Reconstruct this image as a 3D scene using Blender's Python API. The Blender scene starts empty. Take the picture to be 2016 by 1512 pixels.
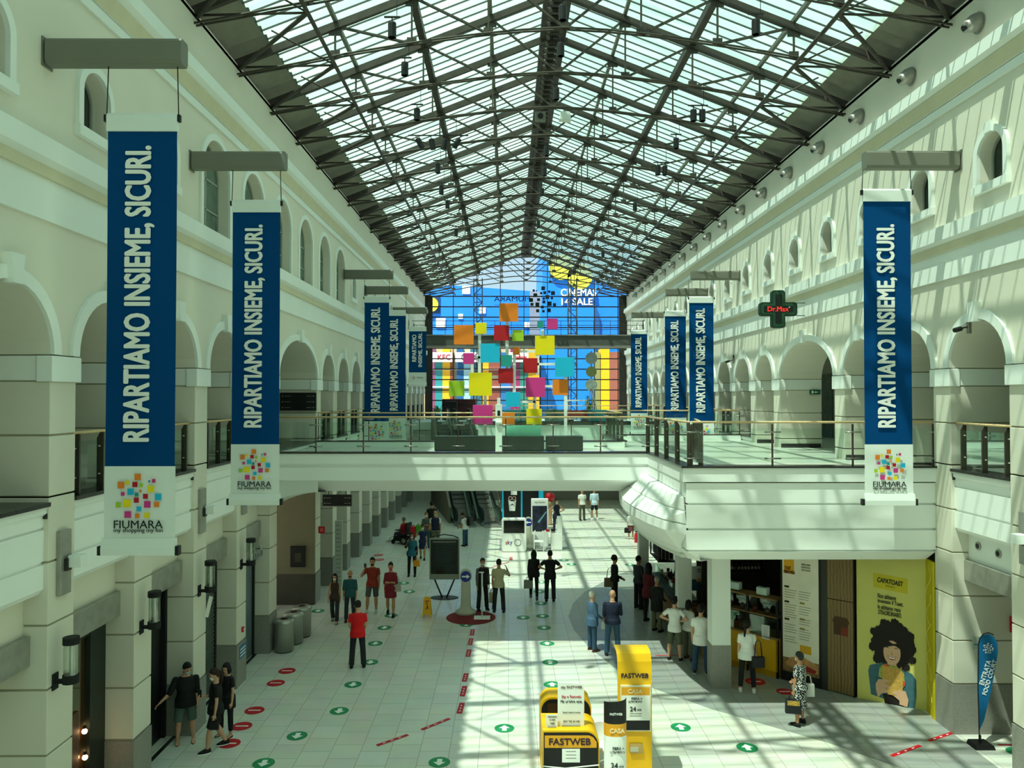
import bpy, bmesh, math, random
from mathutils import Vector, Matrix
random.seed(7)
C = bpy.context.scene.collection
PI = math.pi
# ---------------------------------------------------------------- camera, sky, sun, exposure
CAMZ = 7.2
FPX = 1500.0
PITCH = math.atan(25 / FPX); YAW = -math.atan(7 / FPX)
cam = bpy.data.objects.new('camera', bpy.data.cameras.new('camera')); C.objects.link(cam)
cam.data.sensor_width = 36; cam.data.lens = FPX / 2016 * 36
cam.data.clip_start = 0.1; cam.data.clip_end = 500
cam.location = (0, 0, CAMZ); cam.rotation_euler = (PI / 2 + PITCH, 0, YAW)
bpy.context.scene.camera = cam
sc = bpy.context.scene
sc.view_settings.view_transform = 'Standard'; sc.view_settings.look = 'None'
sc.view_settings.gamma = 1; sc.view_settings.use_curve_mapping = False
sc.view_settings.exposure = 0.72
sc.cycles.max_bounces = 7; sc.cycles.diffuse_bounces = 4; sc.cycles.glossy_bounces = 2
sc.cycles.transmission_bounces = 4; sc.cycles.transparent_max_bounces = 14
sc.cycles.caustics_reflective = False; sc.cycles.caustics_refractive = False
sc.cycles.use_denoising = True
w = bpy.data.worlds.new('world'); sc.world = w; w.use_nodes = True
nt = w.node_tree; nt.nodes.clear()
o_ = nt.nodes.new('ShaderNodeOutputWorld'); b_ = nt.nodes.new('ShaderNodeBackground')
tc = nt.nodes.new('ShaderNodeTexCoord'); sx = nt.nodes.new('ShaderNodeSeparateXYZ'); cr = nt.nodes.new('ShaderNodeValToRGB')
nt.links.new(tc.outputs['Generated'], sx.inputs[0]); nt.links.new(sx.outputs[2], cr.inputs[0])
cr.color_ramp.elements[0].position = 0.0; cr.color_ramp.elements[0].color = (.60, .78, .86, 1)
cr.color_ramp.elements[1].position = 0.7; cr.color_ramp.elements[1].color = (.22, .42, .62, 1)
nt.links.new(cr.outputs[0], b_.inputs[0]); b_.inputs[1].default_value = .72
nt.links.new(b_.outputs[0], o_.inputs[0])
SUNDIR = Vector((.31, .28, -1)).normalized()
sun = bpy.data.objects.new('sun', bpy.data.lights.new('sun', 'SUN')); C.objects.link(sun)
sun.data.energy = 9.0; sun.data.angle = math.radians(.55); sun.data.color = (1, .965, .90)
sun.location = (-20, -15, 60); sun.rotation_euler = SUNDIR.to_track_quat('-Z', 'Y').to_euler()

# ---------------------------------------------------------------- pixel helpers (place things on known planes of the hall)
def ray(px, py):
    u, v = px - 1008, 756 - py
    d = Vector((u, v, -FPX)); d.rotate(cam.rotation_euler); return d
def G(px, py, z=0.0):
    d = ray(px, py); t = (z - CAMZ) / d.z; return (d.x * t, d.y * t)
def AT(px, py, Y):
    d = ray(px, py); t = Y / d.y; return (d.x * t, CAMZ + d.z * t)

# ---------------------------------------------------------------- materials
def lin(h):
    if isinstance(h, str):
        h = tuple(int(h[i:i + 2], 16) / 255 for i in (0, 2, 4))
    return tuple((c / 12.92 if c <= .04045 else ((c + .055) / 1.055) ** 2.4) for c in h)
MATS = {}
def mat(name, col, rough=.6, metal=0, noise=.05, scale=3.0, emit=None, spec=.4, bump=0.0):
    if name in MATS: return MATS[name]
    m = bpy.data.materials.new(name); m.use_nodes = True; t = m.node_tree
    p = t.nodes['Principled BSDF']; c = lin(col)
    p.inputs['Roughness'].default_value = rough; p.inputs['Metallic'].default_value = metal
    p.inputs['Specular IOR Level'].default_value = spec
    co = t.nodes.new('ShaderNodeTexCoord'); no = t.nodes.new('ShaderNodeTexNoise'); no.inputs['Scale'].default_value = scale
    no.inputs['Detail'].default_value = 3
    r = t.nodes.new('ShaderNodeValToRGB')
    r.color_ramp.elements[0].position = .3; r.color_ramp.elements[1].position = .7
    r.color_ramp.elements[0].color = tuple(x * (1 - noise) for x in c) + (1,)
    r.color_ramp.elements[1].color = tuple(min(1, x * (1 + noise)) for x in c) + (1,)
    t.links.new(co.outputs['Object'], no.inputs['Vector']); t.links.new(no.outputs[0], r.inputs[0])
    t.links.new(r.outputs[0], p.inputs['Base Color'])
    if bump:
        b = t.nodes.new('ShaderNodeBump'); b.inputs['Strength'].default_value = bump; b.inputs['Distance'].default_value = .01
        t.links.new(no.outputs[0], b.inputs['Height']); t.links.new(b.outputs[0], p.inputs['Normal'])
    if emit:
        p.inputs['Emission Color'].default_value = c + (1,); p.inputs['Emission Strength'].default_value = emit
    MATS[name] = m; return m
def glass(name, tint, refl=.06, alpha=1.0):
    if name in MATS: return MATS[name]
    m = bpy.data.materials.new(name); m.use_nodes = True; t = m.node_tree; t.nodes.clear()
    o = t.nodes.new('ShaderNodeOutputMaterial'); tr = t.nodes.new('ShaderNodeBsdfTransparent'); tr.inputs[0].default_value = tint + (1,)
    gl = t.nodes.new('ShaderNodeBsdfGlossy'); gl.inputs['Roughness'].default_value = .02; gl.inputs[0].default_value = (.9, 1, .95, 1)
    fr = t.nodes.new('ShaderNodeLayerWeight'); fr.inputs[0].default_value = .25
    ma = t.nodes.new('ShaderNodeMath'); ma.operation = 'MULTIPLY_ADD'; ma.inputs[1].default_value = .5; ma.inputs[2].default_value = refl
    mx = t.nodes.new('ShaderNodeMixShader')
    t.links.new(fr.outputs['Fresnel'], ma.inputs[0]); t.links.new(ma.outputs[0], mx.inputs[0])
    t.links.new(tr.outputs[0], mx.inputs[1]); t.links.new(gl.outputs[0], mx.inputs[2]); t.links.new(mx.outputs[0], o.inputs[0])
    MATS[name] = m; return m
def roof_glass():
    m = bpy.data.materials.new('roof_glazing'); m.use_nodes = True; t = m.node_tree; t.nodes.clear()
    o = t.nodes.new('ShaderNodeOutputMaterial')
    tr = t.nodes.new('ShaderNodeBsdfTransparent'); tr.inputs[0].default_value = (.66, .84, .72, 1)
    tl = t.nodes.new('ShaderNodeBsdfTranslucent')
    co = t.nodes.new('ShaderNodeTexCoord'); mp = t.nodes.new('ShaderNodeMapping'); mp.inputs['Scale'].default_value = (.15, 2.3, 1)
    no = t.nodes.new('ShaderNodeTexNoise'); no.inputs['Scale'].default_value = 1.0; no.inputs['Detail'].default_value = 2
    r = t.nodes.new('ShaderNodeValToRGB'); r.color_ramp.elements[0].position = .35; r.color_ramp.elements[1].position = .65
    r.color_ramp.elements[0].color = (.22, .36, .265, 1); r.color_ramp.elements[1].color = (.31, .45, .345, 1)
    t.links.new(co.outputs['Object'], mp.inputs[0]); t.links.new(mp.outputs[0], no.inputs['Vector']); t.links.new(no.outputs[0], r.inputs[0])
    t.links.new(r.outputs[0], tl.inputs[0])
    mx = t.nodes.new('ShaderNodeMixShader'); mx.inputs[0].default_value = .60
    t.links.new(tr.outputs[0], mx.inputs[1]); t.links.new(tl.outputs[0], mx.inputs[2]); t.links.new(mx.outputs[0], o.inputs[0])
    MATS['roof_glazing'] = m; return m
def tile_mat(name, c1, c2, mortar, w_=.6, h_=.6, rot=PI / 2, rough=.28, ms=.006, off=.5):
    m = bpy.data.materials.new(name); m.use_nodes = True; t = m.node_tree; p = t.nodes['Principled BSDF']
    co = t.nodes.new('ShaderNodeTexCoord'); mp = t.nodes.new('ShaderNodeMapping'); mp.inputs['Rotation'].default_value = (0, 0, rot)
    br = t.nodes.new('ShaderNodeTexBrick'); br.offset = off
    br.inputs['Color1'].default_value = lin(c1) + (1,); br.inputs['Color2'].default_value = lin(c2) + (1,)
    br.inputs['Mortar'].default_value = lin(mortar) + (1,); br.inputs['Scale'].default_value = 1
    br.inputs['Mortar Size'].default_value = ms; br.inputs['Brick Width'].default_value = w_; br.inputs['Row Height'].default_value = h_
    br.inputs['Mortar Smooth'].default_value = .1
    no = t.nodes.new('ShaderNodeTexNoise'); no.inputs['Scale'].default_value = 1.4; no.inputs['Detail'].default_value = 6
    mu = t.nodes.new('ShaderNodeMixRGB'); mu.blend_type = 'MULTIPLY'; mu.inputs[0].default_value = .25
    t.links.new(co.outputs['Object'], mp.inputs[0]); t.links.new(mp.outputs[0], br.inputs['Vector'])
    t.links.new(co.outputs['Object'], no.inputs['Vector'])
    t.links.new(br.outputs['Color'], mu.inputs[1]); t.links.new(no.outputs['Color'], mu.inputs[2]); t.links.new(mu.outputs[0], p.inputs['Base Color'])
    rr = t.nodes.new('ShaderNodeMath'); rr.operation = 'MULTIPLY_ADD'; rr.inputs[1].default_value = .08; rr.inputs[2].default_value = rough
    t.links.new(no.outputs[0], rr.inputs[0]); t.links.new(rr.outputs[0], p.inputs['Roughness'])
    MATS[name] = m; return m
def wave_mat(name, c1, c2, scale=6, axis='Z', rough=.5, dist=3.0, metal=0):
    m = bpy.data.materials.new(name); m.use_nodes = True; t = m.node_tree; p = t.nodes['Principled BSDF']
    co = t.nodes.new('ShaderNodeTexCoord'); wv = t.nodes.new('ShaderNodeTexWave'); wv.bands_direction = axis
    wv.inputs['Scale'].default_value = scale; wv.inputs['Distortion'].default_value = dist; wv.inputs['Detail'].default_value = 2
    r = t.nodes.new('ShaderNodeValToRGB'); r.color_ramp.elements[0].color = lin(c1) + (1,); r.color_ramp.elements[1].color = lin(c2) + (1,)
    t.links.new(co.outputs['Object'], wv.inputs['Vector']); t.links.new(wv.outputs[0], r.inputs[0]); t.links.new(r.outputs[0], p.inputs['Base Color'])
    p.inputs['Roughness'].default_value = rough; p.inputs['Metallic'].default_value = metal
    MATS[name] = m; return m

# ---------------------------------------------------------------- mesh builder
class MB:
    def __init__(s): s.v = []; s.f = []
    def add(s, vs, fs):
        n = len(s.v); s.v += [tuple(p) for p in vs]; s.f += [tuple(i + n for i in f) for f in fs]; return s
    def box(s, x0, x1, y0, y1, z0, z1):
        if x0 > x1: x0, x1 = x1, x0
        if y0 > y1: y0, y1 = y1, y0
        if z0 > z1: z0, z1 = z1, z0
        return s.add([(x0, y0, z0), (x1, y0, z0), (x1, y1, z0), (x0, y1, z0), (x0, y0, z1), (x1, y0, z1), (x1, y1, z1), (x0, y1, z1)],
                     [(0, 3, 2, 1), (4, 5, 6, 7), (0, 1, 5, 4), (1, 2, 6, 5), (2, 3, 7, 6), (3, 0, 4, 7)])
    def quad(s, a, b, c, d): return s.add([a, b, c, d], [(0, 1, 2, 3)])
    def bar(s, p0, p1, w_, h_=None, up=(0, 0, 1)):
        h_ = h_ or w_; p0, p1, up = Vector(p0), Vector(p1), Vector(up); d = (p1 - p0).normalized()
        if abs(d.dot(up)) > .99: up = Vector((0, 1, 0))
        a = d.cross(up).normalized() * (w_ / 2); b = a.cross(d).normalized() * (h_ / 2)
        vs = [p + q for p in (p0, p1) for q in (-a - b, a - b, a + b, -a + b)]
        return s.add(vs, [(0, 1, 2, 3), (7, 6, 5, 4), (0, 4, 5, 1), (1, 5, 6, 2), (2, 6, 7, 3), (3, 7, 4, 0)])
    def tube(s, pts, r, n=8, cap=True, ell=None, up=(0, 1, 0)):
        """swept tube; r a number or a list; ell optional list of (rx, ry) with rx along 'side'."""
        pts = [Vector(p) for p in pts]; k = len(pts); rs = r if isinstance(r, (list, tuple)) else [r] * k
        vs = []; up = Vector(up)
        for i, p in enumerate(pts):
            d = (pts[min(i + 1, k - 1)] - pts[max(i - 1, 0)]).normalized(); u = up
            if abs(d.dot(u)) > .95: u = Vector((1, 0, 0)) if abs(d.x) < .9 else Vector((0, 0, 1))
            a = d.cross(u).normalized(); b = a.cross(d).normalized()
            ra, rb = (ell[i] if ell else (rs[i], rs[i]))
            for j in range(n):
                t = 2 * PI * j / n; vs.append(p + a * (ra * math.cos(t)) + b * (rb * math.sin(t)))
        fs = [(i * n + j, i * n + (j + 1) % n, (i + 1) * n + (j + 1) % n, (i + 1) * n + j) for i in range(k - 1) for j in range(n)]
        if cap: fs += [tuple(range(n - 1, -1, -1)), tuple((k - 1) * n + j for j in range(n))]
        return s.add(vs, fs)
    def rings(s, rg, n=16, cap=True):
        """rg list of (cx, cy, z, rx, ry): stacked horizontal ellipses."""
        vs = [(cx + rx * math.cos(2 * PI * j / n), cy + ry * math.sin(2 * PI * j / n), z) for cx, cy, z, rx, ry in rg for j in range(n)]
        k = len(rg)
        fs = [(i * n + j, i * n + (j + 1) % n, (i + 1) * n + (j + 1) % n, (i + 1) * n + j) for i in range(k - 1) for j in range(n)]
        if cap: fs += [tuple(range(n - 1, -1, -1)), tuple((k - 1) * n + j for j in range(n))]
        return s.add(vs, fs)
    def ball(s, c, r, n=12, m=8):
        rx, ry, rz = r if isinstance(r, (tuple, list)) else (r, r, r)
        return s.rings([(c[0], c[1], c[2] - rz * math.cos(PI * i / m), max(1e-4, rx * math.sin(PI * i / m)), max(1e-4, ry * math.sin(PI * i / m))) for i in range(m + 1)], n)
    def prism(s, poly, axis, a, b):
        """poly of 2-D points; axis 'x': (y,z), 'y': (x,z), 'z': (x,y)."""
        def P(p, t): return {'x': (t, p[0], p[1]), 'y': (p[0], t, p[1]), 'z': (p[0], p[1], t)}[axis]
        n = len(poly); vs = [P(p, a) for p in poly] + [P(p, b) for p in poly]
        return s.add(vs, [tuple(range(n - 1, -1, -1)), tuple(range(n, 2 * n))] + [(i, (i + 1) % n, n + (i + 1) % n, n + i) for i in range(n)])
    def xf(s, M, start=0):
        s.v[start:] = [tuple(M @ Vector(p)) for p in s.v[start:]]; return s
    def obj(s, name, m, parent=None, smooth=False, bevel=0, world=False, seg=2):
        me = bpy.data.meshes.new(name); vs = s.v
        if parent is not None and world:
            L = parent.location; vs = [(p[0] - L.x, p[1] - L.y, p[2] - L.z) for p in vs]
        me.from_pydata(vs, [], s.f); me.materials.append(m)
        bm = bmesh.new(); bm.from_mesh(me); bmesh.ops.recalc_face_normals(bm, faces=bm.faces); bm.to_mesh(me); bm.free()
        if smooth:
            for p in me.polygons: p.use_smooth = True
        o = bpy.data.objects.new(name, me); C.objects.link(o)
        if parent is not None: o.parent = parent
        if bevel:
            b = o.modifiers.new('bevel', 'BEVEL'); b.width = bevel; b.segments = seg; b.limit_method = 'ANGLE'; b.angle_limit = .6
        return o
def tag(o, label, cat, group=None):
    o['label'] = label; o['category'] = cat
    if group: o['group'] = group
    return o
def thing(name, label, cat, loc=(0, 0, 0), rz=0, group=None):
    o = bpy.data.objects.new(name, None); C.objects.link(o); o.location = loc; o.rotation_euler = (0, 0, rz); o.empty_display_size = .2
    return tag(o, label, cat, group)
def struct(o): o['kind'] = 'structure'; return o
def dup(root, loc=None, rz=None, label=None):
    def cp(o, par):
        c = o.copy(); C.objects.link(c); c.parent = par
        for ch in o.children: cp(ch, c)
        return c
    r = cp(root, None)
    if loc is not None: r.location = loc
    if rz is not None: r.rotation_euler = (0, 0, rz)
    if label: r['label'] = label
    return r
_fonts = {}
def text(s, w_, h_, m, parent, loc, rot, name='lettering', bold=.0, depth=.004, mirror=False):
    """text fitted in a w_ x h_ box centred on loc, lying in the local XY plane and turned by rot."""
    cu = bpy.data.curves.new('lettering', 'FONT'); cu.body = s; cu.align_x = 'CENTER';  cu.extrude = depth; cu.resolution_u = 3
    t = bpy.data.objects.new('tmp', cu); me = bpy.data.meshes.new_from_object(t); bpy.data.objects.remove(t)
    xs = [v.co.x for v in me.vertices]; ys = [v.co.y for v in me.vertices]
    if not xs: return None
    cx, cy = (min(xs) + max(xs)) / 2, (min(ys) + max(ys)) / 2; fx = w_ / (max(xs) - min(xs)); fy = h_ / (max(ys) - min(ys))
    if mirror: fx = -fx
    for v in me.vertices: v.co = ((v.co.x - cx) * fx, (v.co.y - cy) * fy, v.co.z)
    if bold:        # embolden by overlaying shifted copies of the outline
        vs = [tuple(v.co) for v in me.vertices]; fs = [tuple(p.vertices) for p in me.polygons]; n = len(vs); b = bold * min(w_, h_) * .9; c = b * .72; V_ = []; F_ = []
        for k, (dx, dy) in enumerate(((b, 0), (-b, 0), (0, b), (0, -b), (c, c), (-c, c), (c, -c), (-c, -c))):
            V_ += [(x + dx, y + dy, z + k * .0002) for x, y, z in vs]; F_ += [tuple(i + k * n for i in f) for f in fs]
        me = bpy.data.meshes.new('lettering'); me.from_pydata(V_, [], F_)
    me.materials.clear(); me.materials.append(m)
    o = bpy.data.objects.new(name, me); C.objects.link(o); o.parent = parent; o.location = loc; o.rotation_euler = rot; return o
FRONT = (PI / 2, 0, 0)          # text that faces the camera (-Y)
# common materials
M_wall = mat('cream_plaster', 'E3DECE', .85, noise=.03, scale=.6)
M_white = mat('white_plaster', 'EEF2EC', .75, noise=.02, scale=.8)
M_fascia = mat('white_fascia', 'F2F5F0', .45, noise=.02, scale=.5)
M_stone = mat('grey_granite', '8E8C84', .4, noise=.12, scale=30)
M_steel = mat('brushed_steel', 'A3A299', .32, .45, noise=.14, scale=5)
M_dsteel = mat('dark_steel', '3A3834', .5, .5, noise=.15, scale=5)
M_truss = mat('truss_steel', '4A453D', .55, .35, noise=.18, scale=4)
M_black = mat('black_paint', '0E0E10', .5)
M_blackm = mat('black_matt', '161617', .8)
M_wood = mat('pale_wood_rail', 'D8B98A', .35, noise=.08, scale=8)
M_glass = glass('balustrade_glass', (.80, .93, .86), .05)
M_coping = mat('dark_granite', '2B2B29', .25, noise=.15, scale=25)
M_armgrey = mat('arm_grey', '757569', .55, noise=.03)
M_navy = mat('banner_blue', '01437C', .8, noise=.03, scale=1, spec=.08)
M_bwhite = mat('banner_white', 'E8EDE8', .7, noise=.02)
M_ink = mat('lettering_black', '1A2020', .7)
M_paper = mat('paper_white', 'F2F2EE', .7, noise=.01)
M_red = mat('signal_red', 'C01524', .5); M_green = mat('sticker_green', '1E8A56', .5); M_yel = mat('kiosk_yellow', 'F5B90A', .35, noise=.02)
M_dglass = mat('dark_window_glass', '1E2A26', .08, noise=.2, spec=.6)
# ---------------------------------------------------------------- hall dimensions
XL, XR, XC = -6.7, 9.5, 1.4
Y0, Y1 = -22.0, 61.5
Z2, ZC, ZR = 5.42, 5.66, 6.63        # upper floor, coping, hand rail
ZSP = 7.82
YP = [8.92, 11.5, 14.08, 16.66, 19.24, 21.82] + [26.92 + 2.58 * k for k in range(14)]     # pillar centres
HW = .33                                    # half width of a pillar
BAYS = [(YP[i] + HW, YP[i + 1] - HW) for i in range(len(YP) - 1)]
SIDES = (('left', XL, -1), ('right', XR, 1))

# floor
M_floor = tile_mat('floor_tiles', 'E2E2D6', 'EAEADE', 'A9A99C', rough=.2)
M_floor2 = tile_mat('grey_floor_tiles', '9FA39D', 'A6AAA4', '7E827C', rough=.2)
M_floor3 = tile_mat('upper_floor_tiles', 'D2D4C8', 'D9DACF', 'A5A598')
struct(MB().box(-16, 18, -23, 62, -.1, 0).obj('floor', M_floor))
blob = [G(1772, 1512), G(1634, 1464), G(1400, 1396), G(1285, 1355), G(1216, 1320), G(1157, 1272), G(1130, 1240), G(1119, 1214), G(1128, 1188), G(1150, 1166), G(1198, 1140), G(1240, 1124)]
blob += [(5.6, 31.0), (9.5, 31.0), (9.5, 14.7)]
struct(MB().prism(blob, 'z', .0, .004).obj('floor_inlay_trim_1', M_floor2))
# door-sill strips of the left shops
k = 0
for ya, yb in BAYS[1:5]:
    k += 1; struct(MB().box(XL - .42, XL - .33, ya, yb, 0, .006).obj('trim_%d' % (600 + k), M_coping))

# ---------------------------------------------------------------- wall panels with arched openings
def arch_panel(mb, ya, yb, z0, z1, ops, xf, xb, seg=16):
    """ops: (yc, half, sill, spring, rise). Plain wall from ya..yb, z0..z1 between planes xf and xb."""
    def q(y0, y1, a0, a1, b0, b1):
        for X in (xf, xb): mb.quad((X, y0, a0), (X, y1, a1), (X, y1, b1), (X, y0, b0))
    y = ya
    for yc, hf, sill, spr, rise in sorted(ops):
        if yc - hf > y: q(y, yc - hf, z0, z0, z1, z1)
        if sill > z0: q(yc - hf, yc + hf, z0, z0, sill, sill); mb.quad((xf, yc - hf, sill), (xf, yc + hf, sill), (xb, yc + hf, sill), (xb, yc - hf, sill))
        pr = None
        if spr > max(sill, z0):
            for yy in (yc - hf, yc + hf):
                mb.quad((xf, yy, max(sill, z0)), (xf, yy, spr), (xb, yy, spr), (xb, yy, max(sill, z0)))
        for i in range(seg + 1):
            t = PI * (1 - i / seg); p = (yc + hf * math.cos(t), spr + rise * math.sin(t))
            if pr:
                q(pr[0], p[0], pr[1], p[1], z1, z1)
                mb.quad((xf, pr[0], pr[1]), (xf, p[0], p[1]), (xb, p[0], p[1]), (xb, pr[0], pr[1]))
            pr = p
        y = yc + hf
    if yb > y: q(y, yb, z0, z0, z1, z1)
    return mb
def arch_ring(xf, sgn, yc, hf, spr, rise, w_, out, sill=None, seg=18):
    """raised band around an arched opening (on the hall side)."""
    mb = MB(); pts = []
    if sill is not None: pts.append((0, sill, -1))
    for i in range(seg + 1):
        t = PI * (1 - i / seg); pts.append((t, None, 0))
    if sill is not None: pts.append((0, sill, 1))
    ring = []
    for t, z, e in pts:
        if z is None:
            ring.append(((yc + hf * math.cos(t), spr + rise * math.sin(t)), (yc + (hf + w_) * math.cos(t), spr + (rise + w_) * math.sin(t))))
        else:
            ring.append(((yc + e * hf, z), (yc + e * (hf + w_), z)))
    xo = xf - sgn * out
    for (a, b), (c, d) in zip(ring, ring[1:]):
        mb.quad((xo, *a), (xo, *c), (xo, *d), (xo, *b))
        mb.quad((xf, *b), (xo, *b), (xo, *d), (xf, *d)); mb.quad((xf, *a), (xo, *a), (xo, *c), (xf, *c))
    for a, b in (ring[0], ring[-1]): mb.quad((xf, *a), (xo, *a), (xo, *b), (xf, *b))
    return mb

AO = []
for ya, yb in BAYS:
    hf = (yb - ya) / 2; AO.append(((ya + yb) / 2, hf, ZSP, ZSP, .96 if hf < 1.5 else 1.17))
WIN = [9.7 + 2.565 * k for k in range(21)]
tn = wn = 0
for side, X, sg in SIDES:
    # arcade wall
    struct(arch_panel(MB(), Y0, Y1, ZSP, 9.74, AO, X, X + sg * 1.45).obj('wall_%s_arcade' % side, M_wall))
    # upper wall with window niches
    ops = []
    for i, yc in enumerate(WIN):
        if yc > Y1 - 1: continue
        tall = side == 'left' and 3 <= i <= 8
        ops.append((yc, .78, 10.87, 12.25, .78) if tall else (yc, .40, 11.42, 12.0, .40))
    struct(arch_panel(MB(), Y0, Y1, 9.74, 15.38, ops, X, X + sg * .32).obj('wall_%s_upper' % side, M_wall))
    struct(MB().box(X, X + sg * .5, Y0, Y1, 15.3, 15.42).obj('wall_%s_top' % side, M_wall))
    # string course: ledge, cove, frieze; cornice above
    tn += 1; struct(MB().prism([(X + sg * .05, 10.87), (X - sg * .20, 10.87), (X - sg * .20, 10.57), (X - sg * .09, 10.50), (X - sg * .05, 10.33), (X + sg * .05, 10.33)], 'y', Y0, Y1).obj('trim_%d' % tn, M_white))
    tn += 1; struct(MB().box(X + sg * .05, X - sg * .05, Y0, Y1, 9.74, 10.33).obj('trim_%d' % tn, M_white))
    tn += 1; struct(MB().prism([(X + sg * .05, 14.2), (X - sg * .22, 14.2), (X - sg * .24, 13.92), (X - sg * .12, 13.84), (X - sg * .05, 13.55), (X + sg * .05, 13.55)], 'y', Y0, Y1).obj('trim_%d' % tn, M_white))
    tn += 1; struct(MB().box(X + sg * .05, X - sg * .045, Y0, Y1, 13.36, 13.53).obj('trim_%d' % tn, M_white))
    tn += 1; struct(MB().box(X + sg * .05, X - sg * .10, Y0, Y1, 10.335, 10.50).obj('trim_%d' % tn, mat('beige_cove', 'D8D0B2', .85, noise=.03)))
    tn += 1; struct(MB().prism([(X + sg * .05, 13.56), (X - sg * .06, 13.56), (X - sg * .14, 13.835), (X + sg * .05, 13.835)], 'y', Y0, Y1).obj('trim_%d' % tn, MATS['beige_cove']))
    # windows
    for i, (yc, hf, sill, spr, rise) in enumerate(ops):
        wn += 1; xb = X + sg * .26
        mb = MB(); seg = 14
        poly = [(yc - hf, sill), (yc + hf, sill)] + [(yc + hf * math.cos(PI * j / seg), spr + rise * math.sin(PI * j / seg)) for j in range(seg + 1)]
        poly = [poly[0], poly[1]] + poly[2:]
        wo = struct(mb.prism(poly, 'x', xb, xb + sg * .03).obj('window_%d' % wn, M_dglass if hf < .5 else mat('tall_window_glass', '5E7468', .12, noise=.25, spec=.6)))
        arch_ring(xb, sg, yc, hf - .05, spr, rise - .05, .05, .03, sill=sill).obj('window_frame', mat('window_frame_grey', '9DA196', .5), wo)
        if hf > .5:
            m2 = MB().box(xb, xb - sg * .03, yc - .03, yc + .03, sill, spr + rise * .98)
            for zz in (11.5, 12.2): m2.box(xb, xb - sg * .03, yc - hf, yc + hf, zz - .02, zz + .02)
            m2.obj('mullion', mat('window_frame_grey', '9DA196', .5), wo)
            if i == 3: MB().box(xb - sg * .004, xb - sg * .02, yc - .7, yc - .05, sill, spr + .5).obj('display_poster', wave_mat('gold_green_poster', '8FA86A', 'D9C24A', 4, 'Y'), wo)
            if i == 4: MB().box(xb - sg * .004, xb - sg * .02, yc - .7, yc - .05, sill, spr + .5).obj('display_poster', mat('brick_red_poster', '9A4A34', .7), wo)
        arch_ring(X, sg, yc, hf, spr, rise, .14 if hf > .5 else .13, .05 if hf > .5 else .07, sill=sill).obj('window_surround', M_white, wo)
        if hf < .5:
            s_ = MB().box(X, X - sg * .10, yc - hf - .15, yc + hf + .15, sill - .16, sill)
            if side == 'right': s_.box(X, X - sg * .11, yc - .10, yc + .10, spr + rise - .01, spr + rise + .20)
            s_.obj('window_sill', M_white, wo)
    # arch mouldings and keystones
    for (yc, hf, _, spr, rise) in AO:
        tn += 1; t = struct(arch_ring(X, sg, yc, hf, spr, rise, .19, .06).obj('trim_%d' % tn, M_white))
        MB().prism([(yc - .10, spr + rise - .06), (yc + .10, spr + rise - .06), (yc + .14, spr + rise + .34), (yc - .14, spr + rise + .34)], 'x', X, X - sg * .14).obj('keystone', M_white, t)
    # corridor behind the arcade, upper level
    xi = X + sg * 1.45; xo = X + sg * 4.6
    struct(MB().box(X + sg * .12, xo, Y0, Y1, Z2 - .25, Z2).obj('floor_gallery_%s' % side, M_floor3))
    struct(MB().box(xi - sg * 1.4, xo, Y0, Y1, 9.2, 9.3).obj('ceiling_gallery_%s' % side, M_white))
    struct(MB().box(xo, xo + sg * .1, Y0, Y1, Z2, 9.3).obj('wall_%s_gallery' % side, M_wall))
    bb = MB()
    for yy in range(8, 60, 5): bb.box(xo - sg * .06, xo, yy, yy + 3.2, Z2, 8.2)
    struct(bb.obj('trim_%d' % (tn + 500), mat('gallery_shop_glass', '6F8078', .15, noise=.2)))
    # ground-level shop wall behind the pillars
    xs = X + sg * .9
    if side == 'left':
        struct(MB().box(xs, xs - .2, Y0, 21.49, 0, 5.2).obj('wall_left_shops', M_wall))
        struct(MB().box(xs, xs - .2, 27.25, Y1, 0, 5.2).obj('wall_left_shops_far', M_wall))
        # side passage under the wide arch
        struct(MB().box(XL - 8, XL - .02, 26.50, 26.60, 1.06, 5.2).obj('wall_left_passage', mat('passage_panels', '77725A', .8, noise=.03)))
        struct(MB().box(XL - 8, XL - .02, 26.49, 26.60, 0, 1.06).obj('baseboard_left_passage', mat('passage_granite', '45423A', .5, noise=.1)))
        struct(MB().box(XL - 8, XL - .9, 21.3, 21.49, 0, 5.2).obj('wall_left_passage_near', M_wall))
        struct(MB().box(XL - 8.1, XL - 8, 21.3, 27.2, 0, 5.2).obj('wall_left_passage_end', M_wall))
    else:
        struct(MB().box(xs, xs + .2, 31.0, Y1, 0, 5.2).obj('wall_right_shops_far', M_wall))
        struct(MB().box(X + 3.0, X + 3.1, Y0, 31.5, 0, 5.2).obj('wall_right_shops', M_wall))
    struct(MB().box(X + sg * .3, xo, Y0, Y1, 5.0, Z2 - .25).obj('ceiling_ground_%s' % side, M_white))
for side, X, sg in SIDES:
    struct(MB().box(X + sg * .36, X + sg * .5, Y0, 16.4 if side == 'right' else 21.6, 3.70, 4.35).obj('wall_%s_lintel' % side, M_wall if side == 'left' else M_white))
    struct(MB().box(X + sg * .36, X + sg * .5, 31.5 if side == 'right' else 27.2, Y1, 3.70, 4.35).obj('wall_%s_lintel_far' % side, M_wall))
struct(MB().box(XR + 1.4, XR + 3.0, 16.33, 16.9, 0, 5.0).obj('wall_right_return', M_wall))
struct(MB().box(XR + 1.4, XR + 3.0, 16.31, 16.9, 0, 1.05).obj('baseboard_right', M_stone))
struct(MB().box(XL - 5, XR + 5, Y0 - .3, Y0 - .1, 0, 16).obj('wall_behind', M_wall))

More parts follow.
